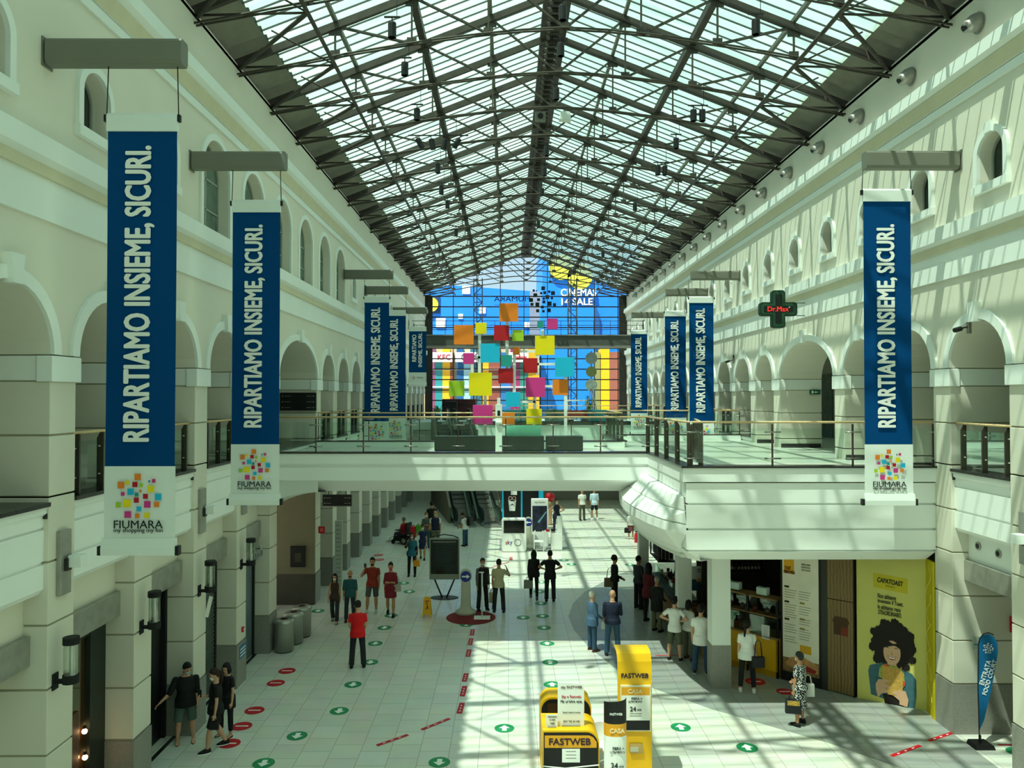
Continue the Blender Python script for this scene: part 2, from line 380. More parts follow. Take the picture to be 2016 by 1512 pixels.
# ---------------------------------------------------------------- pillars (coursed render on a granite base)
M_render = mat('cream_render', 'DDD8C8', .8, noise=.025, scale=.7)
M_groove = mat('groove_shadow_joint', 'A59F88', .9)
def pillar(xf, sg, yc, depth_low, label, group):
    t = thing('pillar', label, 'pillar', (xf + sg * .2, yc, 0), group=group)
    d = lambda a, b, z0, z1, pr=0: MB().box(a - xf - sg * .2, b - xf - sg * .2, -HW - pr, HW + pr, z0, z1)
    d(xf - sg * .012, xf + sg * depth_low, 0, 1.05, .012).obj('base', M_stone, t)
    m = MB(); z = 1.08
    hw = HW
    for zt in (2.0, 2.95, 3.88, 4.80):
        m.v += []; m.box(-sg * .2, -sg * .2 + sg * depth_low, -hw, hw, z, zt - .03); z = zt
    m.box(-sg * .2, -sg * .2 + sg * depth_low, -hw, hw, z, 5.72)
    m.obj('shaft', M_render, t, bevel=.008, seg=1)
    m2 = MB()
    for a, b in ((5.75, 6.62), (6.65, 7.42)): m2.box(-sg * .2, -sg * .2 + sg * 1.45, -hw, hw, a, b)
    m2.obj('upper_shaft', M_render, t, bevel=.008, seg=1)
    MB().box(-sg * .175, -sg * .2 + sg * (depth_low - .02), -hw + .02, hw - .02, 0, 5.74).box(-sg * .175, -sg * .2 + sg * 1.43, -hw + .02, hw - .02, 5.6, ZSP).obj('joint_core', M_groove, t)
    MB().box(-sg * .2 + sg * .02, -sg * .2 + sg * 1.4, -hw - .03, hw + .03, 5.42, 5.56).obj('skirting', M_coping, t)
    mi = MB()
    mi.box(-sg * .26, -sg * .02, -hw - .05, hw + .05, 7.42, 7.80)
    mi.box(-sg * .02, -sg * .2 + sg * 1.45, -hw - .01, hw + .01, 7.44, 7.80)
    mi.obj('impost', M_white, t, bevel=.01, seg=1)
    return t
for side, X, sg in SIDES:
    g = 'rendered pillars along the %s arcade' % side
    for i, yc in enumerate(YP):
        if i == 0: continue
        lab = 'cream grooved pillar with granite base in the %s arcade row' % side
        if side == 'left' and i == 1: lab = 'nearest cream grooved pillar on the left, carrying a steel uplight plate high up'
        if side == 'left' and i == 3: lab = 'cream grooved pillar just behind the two women in black on the left'
        if side == 'left' and i == 5: lab = 'cream grooved pillar beside the three steel bins'
        if side == 'left' and i == 6: lab = 'cream grooved pillar on the far side of the left passage'
        if side == 'right' and i == 3: lab = 'cream grooved pillar behind the blue feather flag on the right'
        pillar(X, sg, yc, .9 if side == 'left' else 1.45, lab, g)

# balcony fascias between pillars
def fascia_profile(X, sg):
    a = X + sg * .02
    return [(a, 5.60), (a, 5.50), (a + sg * .05, 5.46), (a + sg * .05, 5.30), (a + sg * .08, 5.30), (a + sg * .08, 5.26), (a + sg * .05, 5.26), (a + sg * .05, 4.80), (a + sg * .08, 4.80), (a + sg * .08, 4.75), (a + sg * .05, 4.75),
            (a + sg * .05, 4.40), (a + sg * .12, 4.32), (a + sg * .30, 4.28), (a + sg * .9, 4.28), (a + sg * .9, 5.60)]
bay = 0
for side, X, sg in SIDES:
    for i, (ya, yb) in enumerate(BAYS):
        if side == 'right' and 3 <= i <= 6: continue
        if i == 5 and side == 'left':
            pass
        tn += 1; t = struct(MB().prism(fascia_profile(X, sg), 'y', ya + .0, yb - .0).obj('trim_%d' % tn, M_fascia))
        MB().box(X - sg * .03, X + sg * .9, ya, yb, 5.60, ZC).obj('coping', M_coping, t)
        if i != 5:      # steel canopy over the shopfront
            lab = 'brushed steel canopy box over a shopfront in the %s arcade' % side
            if side == 'left' and i == 1: lab = 'steel canopy box above the orange lit shop doorway'
            if side == 'left' and i == 2: lab = 'steel canopy box above the black doorway where the man points'
            if side == 'left' and i == 3: lab = 'shiny steel canopy box above the roller shutter'
            if side == 'right' and i == 2: lab = 'long steel canopy box with a row of downlights above it at the right edge'
            tag(MB().box(X + sg * .25, X + sg * .9, ya - .0, yb + .0, 3.28, 3.72).obj('shop_canopy', M_steel, bevel=.01), lab, 'canopy', 'steel canopies over the shopfronts')

# ---------------------------------------------------------------- bridge and right-hand deck
M_soffit = mat('soffit_white', 'DCE0D6', .7, noise=.02, scale=.5)
BY0, BY1 = 21.2, 27.0
bp = [(BY0, 5.62), (BY0, 5.33), (BY0 + .06, 5.33), (BY0 + .06, 5.24), (BY0 + .02, 5.24), (BY0 + .02, 4.88), (BY0 + .08, 4.84), (BY0 + 1.1, 4.45), (BY1 - 1.1, 4.45), (BY1 - .08, 4.84), (BY1 - .02, 4.88), (BY1 - .02, 5.24), (BY1 - .06, 5.24), (BY1 - .06, 5.33), (BY1, 5.33), (BY1, 5.62), (BY1 - .35, 5.62), (BY1 - .35, 5.42), (BY0 + .35, 5.42), (BY0 + .35, 5.62)]
XD = 3.87
struct(MB().prism(bp, 'x', XL - .02, XD + .2).obj('floor_bridge', M_fascia))
struct(MB().box(XL, XD + .3, BY0 + .3, BY1 - .3, 5.40, 5.425).obj('floor_bridge_tiles', M_floor3))
cp = MB().box(XL, XD + .1, BY0 - .03, BY0 + .36, 5.62, ZC); cp.box(XL, XD + .1, BY1 - .36, BY1 + .03, 5.62, ZC)
struct(cp.obj('trim_901', M_coping))
# haunch at the left end of the bridge
hm = MB()
for i in range(8):
    a = i / 8; b = (i + 1) / 8; f = lambda s: 4.44 - .35 * (1 - s) ** 2.2
    for (y0, y1) in ((BY0 + .08, BY1 - .08),):
        hm.add([(XL + a * 1.4, y0, 4.86), (XL + b * 1.4, y0, 4.86), (XL + b * 1.4, y0, f(b) + .1), (XL + a * 1.4, y0, f(a) + .1),
                (XL + a * 1.4, y0 + .9, f(a)), (XL + b * 1.4, y0 + .9, f(b)), (XL + a * 1.4, y1, f(a)), (XL + b * 1.4, y1, f(b))], [(0, 1, 2, 3), (3, 2, 5, 4), (4, 5, 7, 6)])
struct(hm.obj('ceiling_bridge_haunch', M_soffit))

DY0, DY1 = 16.95, 31.4
edge = [(XR + .0, DY0), (3.95, DY0), (3.58, 17.6), (3.36, 18.5), (3.20, 19.7), (3.14, 20.8), (3.20, 21.9), (3.36, 23.2), (3.65, 25.0), (4.05, 26.6), (4.7, 28.2), (5.4, 29.2), (6.2, 30.0), (XR, 30.6)]
def offset(poly, d):
    out = []
    for i, p in enumerate(poly):
        a = Vector(poly[max(i - 1, 0)]); b = Vector(poly[min(i + 1, len(poly) - 1)]); t = (b - a).normalized(); n = Vector((t.y, -t.x))
        out.append((p[0] + n.x * d, p[1] + n.y * d))
    return out
def sweep(mb, path, prof):
    """prof: list of (inset, z)."""
    rows = [[(q[0], q[1], z) for q in offset(path, d)] for d, z in prof]
    n = len(path); vs = [p for r in rows for p in r]
    return mb.add(vs, [(i * n + j, i * n + j + 1, (i + 1) * n + j + 1, (i + 1) * n + j) for i in range(len(rows) - 1) for j in range(n - 1)])
# plan direction check: path goes right->left->back, so inward offset sign
IN = 1
G_ = .05
prof_front = [(0, 5.28), (0, 4.84), (-.05, 4.84), (-.05, 4.79), (0, 4.79), (0, 4.28), (-.05, 4.28), (-.05, 4.23), (0, 4.23), (0, 3.80), (-.05, 3.80), (-.05, 3.76), (.0, 3.76), (-.42, 3.50), (-1.5, 3.50)]
prof_drum = [(0, 5.02, 0), (0, 4.98, .30), (0, 4.68, .62), (-.03, 4.68, .62), (-.03, 4.64, .66), (0, 4.64, .66), (0, 4.38, 1), (-.05, 4.38, 1), (-.05, 4.34, 1), (0, 4.34, 1), (0, 4.14, 1), (-.35, 3.72, 1), (-.42, 3.50, 1), (-1.5, 3.50, 1)]
front = [(XR, DY0), (3.95, DY0)]
m = MB()
prf = prof_front
rows = [[(XR, DY0 + (-d), z), (3.95 + (-d), DY0 + (-d), z), (3.95 + (-d), DY0 + .55, z)] for d, z in prf]
for a, b in zip(rows, rows[1:]):
    m.quad(a[0], a[1], b[1], b[0]); m.quad(a[1], a[2], b[2], b[1])
struct(m.obj('trim_902', M_fascia))
m = MB(); pth = edge[1:]
rows = []
ctr = Vector((8.2, 22.5))
for d, z, kk in prof_drum:
    r = []
    for i, p in enumerate(pth):
        a = Vector(pth[max(i - 1, 0)]); b = Vector(pth[min(i + 1, len(pth) - 1)]); t = (b - a).normalized(); n = Vector((-t.y, t.x))
        if n.dot(Vector(p) - ctr) < 0: n = -n
        bx = XD if p[1] < 27 else XD + (p[1] - 27) * 1.2; r.append((min((p[0] + n.x * d) * kk + bx * (1 - kk), XR), p[1] + n.y * d * kk, z))
    rows.append(r)
for a, b in zip(rows, rows[1:]):
    for j in range(len(pth) - 1): m.quad(a[j], a[j + 1], b[j + 1], b[j])
struct(m.obj('trim_903', M_fascia))
# top band of the deck, floor, soffit and coping
top = MB().box(XD, XR, DY0 - .05, DY0 + .3, 5.31, 5.62); top.box(XD, XD + .3, DY0 + .31, BY0 + .1, 5.31, 5.62); top.box(XD + .02, XD + .31, DY0 + .12, BY0 + .1, 4.95, 5.30)
top.box(XD, XD + .3, BY1 - .1, DY1, 4.4, 5.62); top.box(XD, XR, DY1 - .3, DY1, 4.4, 5.62)
struct(top.obj('trim_904', M_fascia))
cp = MB().box(XD - .04, XR, DY0 - .09, DY0 + .32, 5.62, ZC); cp.box(XD - .04, XD + .32, DY0 + .33, BY0 - .04, 5.62, ZC); cp.box(XD - .04, XD + .3, BY1 - .3, DY1, 5.62, ZC); cp.box(XD, XR, DY1 - .3, DY1 + .04, 5.62, ZC)
struct(cp.obj('trim_905', M_coping))
struct(MB().box(XD + .2, XR + .1, DY0 + .1, DY1 - .1, 5.0, 5.424).obj('floor_deck', M_floor3))
poly = [(p[0] + (.4 if p[0] < 9 else 0), min(max(p[1], DY0 + .4), DY1)) for p in edge]
struct(MB().prism(poly, 'z', 3.50, 3.58).obj('ceiling_deck_soffit', M_soffit))

# ---------------------------------------------------------------- roof
RZ = lambda x: 18.62 - .39 * abs(x - XC)        # centre line of a rafter
GZ = lambda x: RZ(x) + .26
for nm, a, b, mt in (('left_opaque', XL - .6, -5.95, None), ('right_opaque', 8.8, XR + .6, None)):
    m = MB(); y = Y0; k = 0
    while y < Y1 + .5:      # lapped roof sheets, each tilted a little
        for (x0, x1) in ((a, b),):
            m.add([(x0, y, GZ(x0) + .20), (x1, y, GZ(x1) + .20), (x1, y + .43, GZ(x1)), (x0, y + .43, GZ(x0)), (x0, y + .43, GZ(x0) + .20), (x1, y + .43, GZ(x1) + .20)], [(0, 1, 2, 3), (3, 2, 5, 4)])
        y += .43
    struct(m.obj('ceiling_' + nm, mat('roof_sheet_grey', '8A887A', .7, noise=.1)))
RG = roof_glass()
m = MB()
m.quad((-5.95, Y0, GZ(-5.95)), (-5.95, Y1, GZ(-5.95)), (XC, Y1, GZ(XC)), (XC, Y0, GZ(XC)))
m.quad((8.8, Y0, GZ(8.8)), (8.8, Y1, GZ(8.8)), (XC, Y1, GZ(XC)), (XC, Y0, GZ(XC)))
struct(m.obj('ceiling_glazing', RG))
TY = [0.72 + 2.58 * k for k in range(24)]
# glazing bars parallel to the rafters
m = MB(); y = Y0 + .2
while y < Y1:
    for x0 in (-5.95, 8.8): m.bar((x0, y, GZ(x0) - .03), (XC, y, GZ(XC) - .03), .022, .04)
    y += .43
struct(m.obj('ceiling_glazing_bars', mat('glazing_bar_grey', '4E5450', .5)))
# purlins along the hall (one object each)
pl = 0
for off in (-3.8, 3.8):
    x = XC + off; tag(MB().box(x - .09, x + .09, Y0, Y1, RZ(x) - .02, RZ(x) + .2).obj('roof_purlin', M_truss), 'heavy dark steel purlin along the %s roof slope' % ('left' if off < 0 else 'right'), 'beam')
for off in (-5.7, -1.9, 1.9, 5.7):
    x = XC + off; tag(MB().box(x - .045, x + .045, Y0, Y1, RZ(x) + .1, RZ(x) + .21).obj('roof_purlin', mat('purlin_grey', '77776E', .6, .2)), 'thin grey purlin under the %s glazing, %s one' % ('left' if off < 0 else 'right', 'lower' if abs(off) > 3 else 'upper'), 'beam')
for off, s_ in ((-5.7, 'left'), (5.7, 'right')):
    x = XC + off; tag(MB().tube([(x, Y0, 15.42), (x, Y1, 15.42)], .05, 8).obj('tie_pipe', M_truss, smooth=True), 'slim dark steel pipe linking the truss feet on the %s side' % s_, 'pipe')
# ridge walkway girder
rg = thing('ridge_girder', 'dark steel lattice girder running along the ridge of the glass roof', 'beam', (XC, Y0, 18.2))
for s_ in (-.33, .33):
    MB().box(s_ - .07, s_ + .07, 0, Y1 - Y0, .30, .52).obj('chord', M_truss, rg)
m = MB(); y = 0
while y < Y1 - Y0: m.box(-.3, .3, y, y + .14, .34, .46); y += .43
m.obj('rung', M_truss, rg)['kind'] = 'stuff'
MB().box(-.14, .14, 0, Y1 - Y0, .50, .56).obj('cable_tray', M_dsteel, rg)
# trusses
nodes = [-5.7, -3.8, -1.9, 0, 1.9, 3.8, 5.7]
TZ = lambda x: 15.13 + 1.22 * max(0, 1 - (abs(x - XC) / 8.1) ** 1.5)     # curved tie
def truss():
    t = thing('roof_truss', 'dark steel roof truss of rafters, raised tie and lattice', 'roof truss', (XC, 0, 15), group='steel trusses carrying the glass roof')
    Z = lambda z: z - 15
    for s_ in (-1, 1):
        MB().bar((s_ * 8.15, 0, Z(RZ(XC + s_ * 8.15))), (0, 0, Z(RZ(XC))), .11, .18).obj('rafter', M_truss, t)
    pts = [(-8.3 + 16.6 * i / 16, 0, Z(TZ(XC - 8.3 + 16.6 * i / 16))) for i in range(17)]
    for dy in (-.06, .06): MB().tube([(p[0], dy, p[2]) for p in pts], .028, 6).obj('tie_rod', M_truss, t, smooth=True)
    for n in nodes:
        if n: MB().bar((n, 0, Z(RZ(XC + n))), (n, 0, Z(TZ(XC + n))), .045).obj('vertical_bar', M_truss, t)
    for s_ in (-1, 1):
        for a, b in ((5.7, 3.8), (3.8, 1.9), (1.9, 0)):
            MB().bar((s_ * a, 0, Z(RZ(XC + a))), (s_ * b, 0, Z(TZ(XC + b))), .07, .05).obj('diagonal_bar', M_truss, t)
    for n in nodes:
        MB().box(n - .16, n + .16, -.012, .012, Z(RZ(XC + n)) - .24, Z(RZ(XC + n)) + .02).obj('gusset_plate', M_truss, t)
        MB().box(n - .12, n + .12, -.012, .012, Z(TZ(XC + n)) - .03, Z(TZ(XC + n)) + .16).obj('gusset_plate', M_truss, t)
    for s_ in (-1, 1):
        for q_, r_ in (((8.05, 2.58, .33), .05), ((8.05, .0, .36), .03), ((7.0, -.9, .85), .022)):
            MB().tube([(s_ * 5.7, .0, .42), (s_ * q_[0], q_[1], q_[2])], r_, 6).obj('wind_brace', M_truss, t, smooth=True)
    return t
t0 = truss(); t0.location.y = TY[0]
for i, y in enumerate(TY[1:]):
    r = dup(t0); r.location.y = y

# ---------------------------------------------------------------- end wall
YE = Y1
M_endg = glass('end_wall_glass', (.90, .96, .98), .02)
gz = lambda x: GZ(x) - .1
struct(MB().add([(XL + .5, YE, 5.42), (XR - .5, YE, 5.42), (XR - .5, YE, gz(XR - .5)), (XC, YE, gz(XC)), (XL + .5, YE, gz(XL + .5))], [(0, 1, 2, 3, 4)]).obj('window_901', M_endg))
struct(MB().add([(XL + .5, YE, 0), (XR - .5, YE, 0), (XR - .5, YE, 5.2), (XL + .5, YE, 5.2)], [(0, 1, 2, 3)]).obj('window_902', M_endg))
fr = MB()
for i in range(14):
    z = 15.3 - .84 * i
    fr.box(XL, XR, YE - .1, YE - .02, z - .045, z + .045)
xv = XL + .35
while xv < XR: fr.box(xv - .03, xv + .03, YE - .12, YE, 5.4, min(gz(xv), 18.4)); xv += 1.9
for x0, x1 in ((XL, XL + .6), (XR - .6, XR)): fr.box(x0, x1, YE - .35, YE - .22, 5.42, 15.3)
struct(fr.obj('trim_950', M_dsteel))
struct(MB().box(XL, XL + .45, YE - .2, YE + .1, 5.42, 15.4).box(XR - .45, XR, YE - .2, YE + .1, 5.42, 15.4).obj('wall_end_jambs', mat('end_wall_panel', 'A8AEA4', .7)))
for px, s_ in ((941, 'left'), (1127, 'right')):
    x, _ = AT(px, 700, YE - .9); c = thing('lattice_column', 'dark lattice steel column against the end glazing, %s of the two' % s_, 'column', (x, YE - .9, 5.42))
    for a in (-.34, .34):
        for b in (-.2, .2): MB().tube([(a, b, 0), (a, b, 10.6 + .6)], .035, 6).obj('chord', M_truss, c, smooth=True)
    d = MB(); z = 0; s2 = 1
    while z < 11:
        for b in (-.2, .2): d.bar((-.34 * s2, b, z), (.34 * s2, b, z + .62), .035); d.bar((-.34, b, z), (.34, b, z), .03)
        z += .62; s2 = -s2
    d.obj('lacing', M_truss, c)
# high gallery across the hall before the end wall
gal = thing('high_gallery', 'grey steel walkway crossing the hall before the end glazing', 'walkway', (XC, 53.0, 10.68))
MB().box(XL - XC, XR - XC, 0, 1.6, .08, .76).obj('deck', mat('gallery_steel', '4F514B', .6), gal)
MB().box(XL - XC, XR - XC, -.08, 1.68, .76, .84).box(XL - XC, XR - XC, -.05, 1.65, .0, .08).obj('flange', mat('gallery_steel_light', '7C7E76', .6), gal)
r_ = MB()
for z in (1.80, 1.5, 1.2): r_.bar((XL - XC, 0, z), (XR - XC, 0, z), .035)
x = XL - XC
while x < XR - XC: r_.bar((x, 0, .8), (x, 0, 1.8), .03); x += 1.15
r_.obj('railing', M_dsteel, gal)
# far upper deck and ground-level far wall
struct(MB().box(-1.9, XR, 48.0, Y1, 4.3, 5.42).box(XL, -1.9, 53.2, Y1, 4.9, 5.42).obj('floor_far_deck', M_fascia))
struct(MB().box(-1.95, XR, 47.95, 48.25, 5.42, ZC).obj('trim_951', M_coping))
struct(MB().box(XL, XR, 53.4, 53.6, 0, 5.0).obj('wall_far_ground', mat('far_wall_pale', 'C8CDC4', .5)))
struct(MB().box(-1, XR, 53.2, 53.4, 0, .75).obj('baseboard_far', M_stone))
struct(MB().box(-1.9, XR, 47.95, 53.6, 4.2, 4.3).obj('ceiling_far_deck', M_soffit))
# ---------------------------------------------------------------- balustrades
M_post = mat('post_steel', '5C564C', .35, .7, noise=.1, scale=6)
M_clamp = mat('clamp_steel', 'A5A39A', .3, .8)
def balustrade(path, label, z=ZC, step=1.3, style='cross', group=None, skip_ends=False, n=None):
    p0 = Vector(path[0]).to_3d(); t = thing('balustrade', label, 'railing', (path[0][0], path[0][1], z), group=group)
    P = [Vector((p[0] - path[0][0], p[1] - path[0][1], 0)) for p in path]; H = ZR - z
    MB().tube([p + Vector((0, 0, H)) for p in P], .026, 8).obj('handrail', M_wood, t, smooth=True)
    for a, b in zip(P, P[1:]):
        L = (b - a).length; k = n or max(1, round(L / step)); d = (b - a).normalized(); nn = Vector((-d.y, d.x, 0))
        for i in range(k + 1):
            q = a + (b - a) * (i / k)
            if skip_ends: q = a + (b - a) * ((i + .35) / (k + .7))
            if style == 'cross':
                po = MB().bar(q, q + Vector((0, 0, H - .04)), .035, .035).obj('post', M_post, t)
                for zz in (.16, H - .22): MB().tube([q - d * .18 + Vector((0, 0, zz)) - nn * .03, q + d * .18 + Vector((0, 0, zz)) - nn * .03], .018, 6).obj('clamp', M_clamp, po, smooth=True)
            else:
                s_ = MB(); s_.prism([(0, 0), (.11, 0), (.11, H - .12), (.06, H - .02), (0, H - .02)], 'y', -.018, .018)
                R = Matrix(((nn.x, d.x, 0), (nn.y, d.y, 0), (0, 0, 1)))
                s_.v = [tuple(R @ (Vector(v) - Vector((.055, 0, 0))) + q) for v in s_.v]
                po = s_.obj('post', M_post, t)
                for zz in (.26, H - .25): MB().tube([q - d * .07 + Vector((0, 0, zz)), q + d * .07 + Vector((0, 0, zz))], .014, 6).obj('clamp', M_clamp, po, smooth=True)
        for i in range(k):
            q0 = a + (b - a) * ((i + .03) / k); q1 = a + (b - a) * ((i + .97) / k)
            MB().add([q0 + Vector((0, 0, .06)), q1 + Vector((0, 0, .06)), q1 + Vector((0, 0, H - .14)), q0 + Vector((0, 0, H - .14))], [(0, 1, 2, 3)]).obj('glass_panel', M_glass, t)
    return t
balustrade([(XL, BY0 + .12), (3.9, BY0 + .12)], 'long glass balustrade with wooden handrail along the near edge of the bridge', step=1.26)
balustrade([(3.9, BY0 + .12), (4.05, DY0 + .1)], 'short glass balustrade with broad flat posts at the bridge corner', step=1.1, style='flat')
balustrade([(4.1, DY0 + .08), (XR, DY0 + .08)], 'glass balustrade along the near edge of the right-hand deck', step=1.8)
balustrade([(4.35, DY0 + .3), (4.75, 19.4)], 'inner glass balustrade standing on the dark stone corner of the deck', step=.7, style='flat')
balustrade([(XL, BY1 - .12), (4.0, BY1 - .12)], 'glass balustrade along the far edge of the bridge', step=1.8)
balustrade([(4.0, BY1 - .12), (4.05, DY1 - .1)], 'glass balustrade linking bridge and deck on the far side', step=1.2, style='flat')
balustrade([(4.1, DY1 - .1), (XR, DY1 - .1)], 'glass balustrade along the far edge of the right-hand deck', step=1.8)
balustrade([(-1.8, 48.1), (XR, 48.1)], 'distant glass balustrade in front of the seating by the end wall', step=2.2)
for side, X, sg in SIDES:
    for i, (ya, yb) in enumerate(BAYS):
        if side == 'right' and 3 <= i <= 7: continue
        if i in (0, 5): continue
        lab = 'glass balustrade between two pillars of the %s arcade' % side
        if side == 'left' and i == 1: lab = 'glass balustrade in the %s arch of the left arcade, left of the nearest banner' % 'second'
        if side == 'right' and i == 2: lab = 'glass balustrade with three flat posts at the right edge of the picture'
        balustrade([(X + sg * .12, ya), (X + sg * .12, yb)], lab, style='flat', n=2, skip_ends=True, group=None if (side, i) in (('left', 1), ('right', 2)) else 'balustrades in the arches of the %s arcade' % side)

# ---------------------------------------------------------------- banners
LOGO = [(693, 373, 833, 508, 'o'), (973, 503, 1020, 552, 't'), (1045, 480, 1127, 560, 'm'), (357, 533, 503, 677, 'o'), (515, 513, 598, 597, 'y'), (653, 537, 765, 648, 'r'),
        (788, 568, 872, 650, 'l'), (958, 610, 1103, 752, 'y'), (553, 670, 695, 810, 'c'), (793, 693, 845, 752, 'o'), (425, 740, 507, 822, 'm'), (703, 753, 787, 837, 't'),
        (868, 775, 975, 885, 'r'), (1105, 770, 1247, 915, 'c'), (685, 852, 795, 963, 'r'), (468, 885, 638, 1055, 'y'), (888, 920, 1032, 1065, 'm'), (1088, 935, 1203, 1050, 'o'),
        (320, 945, 435, 1058, 'l'), (740, 1028, 848, 1137, 'c'), (497, 1123, 643, 1267, 'm'), (710, 1180, 807, 1270, 'o'), (893, 1153, 1008, 1268, 'y')]
PAL = {'o': ('orange', 'EE8322'), 't': ('teal', '25938F'), 'm': ('magenta', 'D2358A'), 'y': ('yellow', 'F2DA08'), 'r': ('crimson', 'B5121F'), 'l': ('lime', 'A6CB2E'), 'c': ('cyan', '14B4DE')}
MP = {k: mat('square_' + v[0], v[1], .5, noise=.02) for k, v in PAL.items()}
def logo(parent, cx, cz, w_, y, mats=None, name='logo', size=1.0, mirror=False):
    """the scattered-squares emblem as one mesh with several materials, in the XZ plane."""
    me = bpy.data.meshes.new(name); vs = []; fs = []; mi = []; keys = list(PAL); sc_ = w_ / 927
    for x0, y0, x1, y1, k in LOGO:
        sx_ = -1 if mirror else 1
        mx, mz = (x0 + x1) / 2 - 783.5, 820 - (y0 + y1) / 2; h = (x1 - x0) / 2 * .92
        n = len(vs)
        for a, b in ((-h, -h), (h, -h), (h, h), (-h, h)): vs.append((cx + sx_ * (mx + a) * sc_, y, cz + (mz + b) * sc_))
        fs.append((n, n + 1, n + 2, n + 3)); mi.append(keys.index(k))
    me.from_pydata(vs, [], fs)
    for k in keys: me.materials.append((mats or MP)[k] if not isinstance(mats, bpy.types.Material) else mats)
    for p, i in zip(me.polygons, mi): p.material_index = i
    o = bpy.data.objects.new(name, me); C.objects.link(o); o.parent = parent; return o
def cloth(x0, x1, z0, z1, ph, amp=.012, nx=10, nz=30, y=0):
    m = MB(); vs = []
    for j in range(nz + 1):
        for i in range(nx + 1):
            u, v = i / nx, j / nz
            vs.append((x0 + (x1 - x0) * u, y + amp * math.sin(5 * u + ph + 2 * v) * math.sin(PI * v), z0 + (z1 - z0) * v))
    return m.add(vs, [(j * (nx + 1) + i, j * (nx + 1) + i + 1, (j + 1) * (nx + 1) + i + 1, (j + 1) * (nx + 1) + i) for j in range(nz) for i in range(nx)])
def banner(side, Y, xc, zt, where, armlab, short=False):
    X, sg = (XL, -1) if side == 'left' else (XR, 1)
    tip = X - sg * 2.0
    a = thing('banner_arm', 'grey box arm on the %s wall, %s' % (side, armlab), 'bracket', (X, Y, 12.17))
    prof = [(.09, -.18), (.12, -.12), (.12, .14), (.09, .19), (-.09, .19), (-.12, .14), (-.12, -.12), (-.09, -.18)]
    MB().prism(prof, 'x', -sg * .04, -sg * 2.0).obj('beam', M_armgrey, a, bevel=.006, seg=1)
    MB().box(0, -sg * .02, -.13, .13, -.21, .21).obj('wall_plate', M_armgrey, a)
    b = thing('hanging_banner', where, 'banner', (xc, Y, 4.93 if not short else 7.8), group=None)
    zb = b.location.z; H = zt - zb; Zl = lambda z: z - zb; hw = .5
    bot = Zl(6.2) if not short else .8
    cloth(-hw, hw, bot, H - .25, xc).obj('blue_panel', M_navy, b, smooth=True)
    sl = MB(); sl.prism([(-.03, H - .27), (.03, H - .27), (.035, H - .04), (.0, H), (-.035, H - .04)], 'x', -hw - .01, hw + .01); sl.obj('top_sleeve', M_bwhite, b)
    cloth(-hw - .01, hw + .01, .22, bot, xc + 1, .008, nz=6).obj('white_panel', M_bwhite, b, smooth=True)
    MB().prism([(-.05, .0), (.05, .0), (.055, .10), (.02, .24), (-.02, .24), (-.055, .10)], 'x', -hw - .03, hw + .03).obj('bottom_sleeve', M_bwhite, b)
    for s_ in (-1, 1):
        MB().box(s_ * (hw + .03), s_ * (hw + .08), -.05, .05, .0, .13).obj('rod_end', M_black, b)
        MB().tube([(s_ * (hw + .02), 0, H - .06), (s_ * (hw + .0), 0, Zl(11.985))], .009, 6).obj('cable', M_dsteel, b, smooth=True)
        MB().box(s_ * (hw + .01), s_ * (hw + .05), -.03, .03, H - .13, H - .03).obj('cable_clip', M_black, b)
    rot = (PI / 2, -PI / 2, 0)
    if not short:
        text('RIPARTIAMO INSIEME, SICURI.', 4.25, .41, M_paper, b, (-.02, -.026, Zl(8.69)), rot, bold=.035)
        logo(b, 0, Zl(5.78), .66, -.034)
        text('FIUMARA', .70, .115, M_ink, b, (0, -.034, Zl(5.37)), FRONT)
        text('my shopping my fun', .70, .075, M_ink, b, (0, -.034, Zl(5.28)), FRONT)
    else:
        text('RIPARTIAMO', 1.55, .24, M_paper, b, (-.19, -.026, H - 1.25), rot, bold=.035)
        text('INSIEME, SICURI.', 1.95, .24, M_paper, b, (.17, -.026, H - 1.35), rot, bold=.035)
        logo(b, -.22, .50, .20, -.022); text('FIUMARA', .36, .06, M_ink, b, (.15, -.022, .50), FRONT)
banner('left', 11.0, -5.30, 11.31, 'largest blue campaign banner, hanging nearest on the left', 'carrying the largest banner')
banner('left', 16.05, -5.32, 11.36, 'second blue campaign banner on the left, in front of the tall arched windows', 'carrying the second banner')
banner('left', 31.0, -5.36, 11.30, 'blue campaign banner on the left beyond the bridge, left one of the touching pair', 'third from the front')
banner('left', 35.6, -5.30, 11.25, 'blue campaign banner on the left, right one of the touching pair', 'fourth from the front')
banner('left', 44.0, -5.25, 11.25, 'short blue banner with two lines of lettering before the end wall', 'carrying the short two-line banner', short=True)
banner('right', 15.95, 7.97, 11.58, 'large blue campaign banner, hanging nearest on the right', 'carrying the nearest banner')
banner('right', 31.2, 7.92, 11.32, 'blue campaign banner hanging left of the pharmacy cross, nearer of the pair', 'second from the front')
banner('right', 36.2, 7.95, 11.30, 'blue campaign banner on the right, partly hidden behind its nearer neighbour', 'third from the front')
banner('right', 46.3, 7.95, 11.28, 'smallest blue campaign banner on the right, beside the end wall', 'farthest, by the end wall')

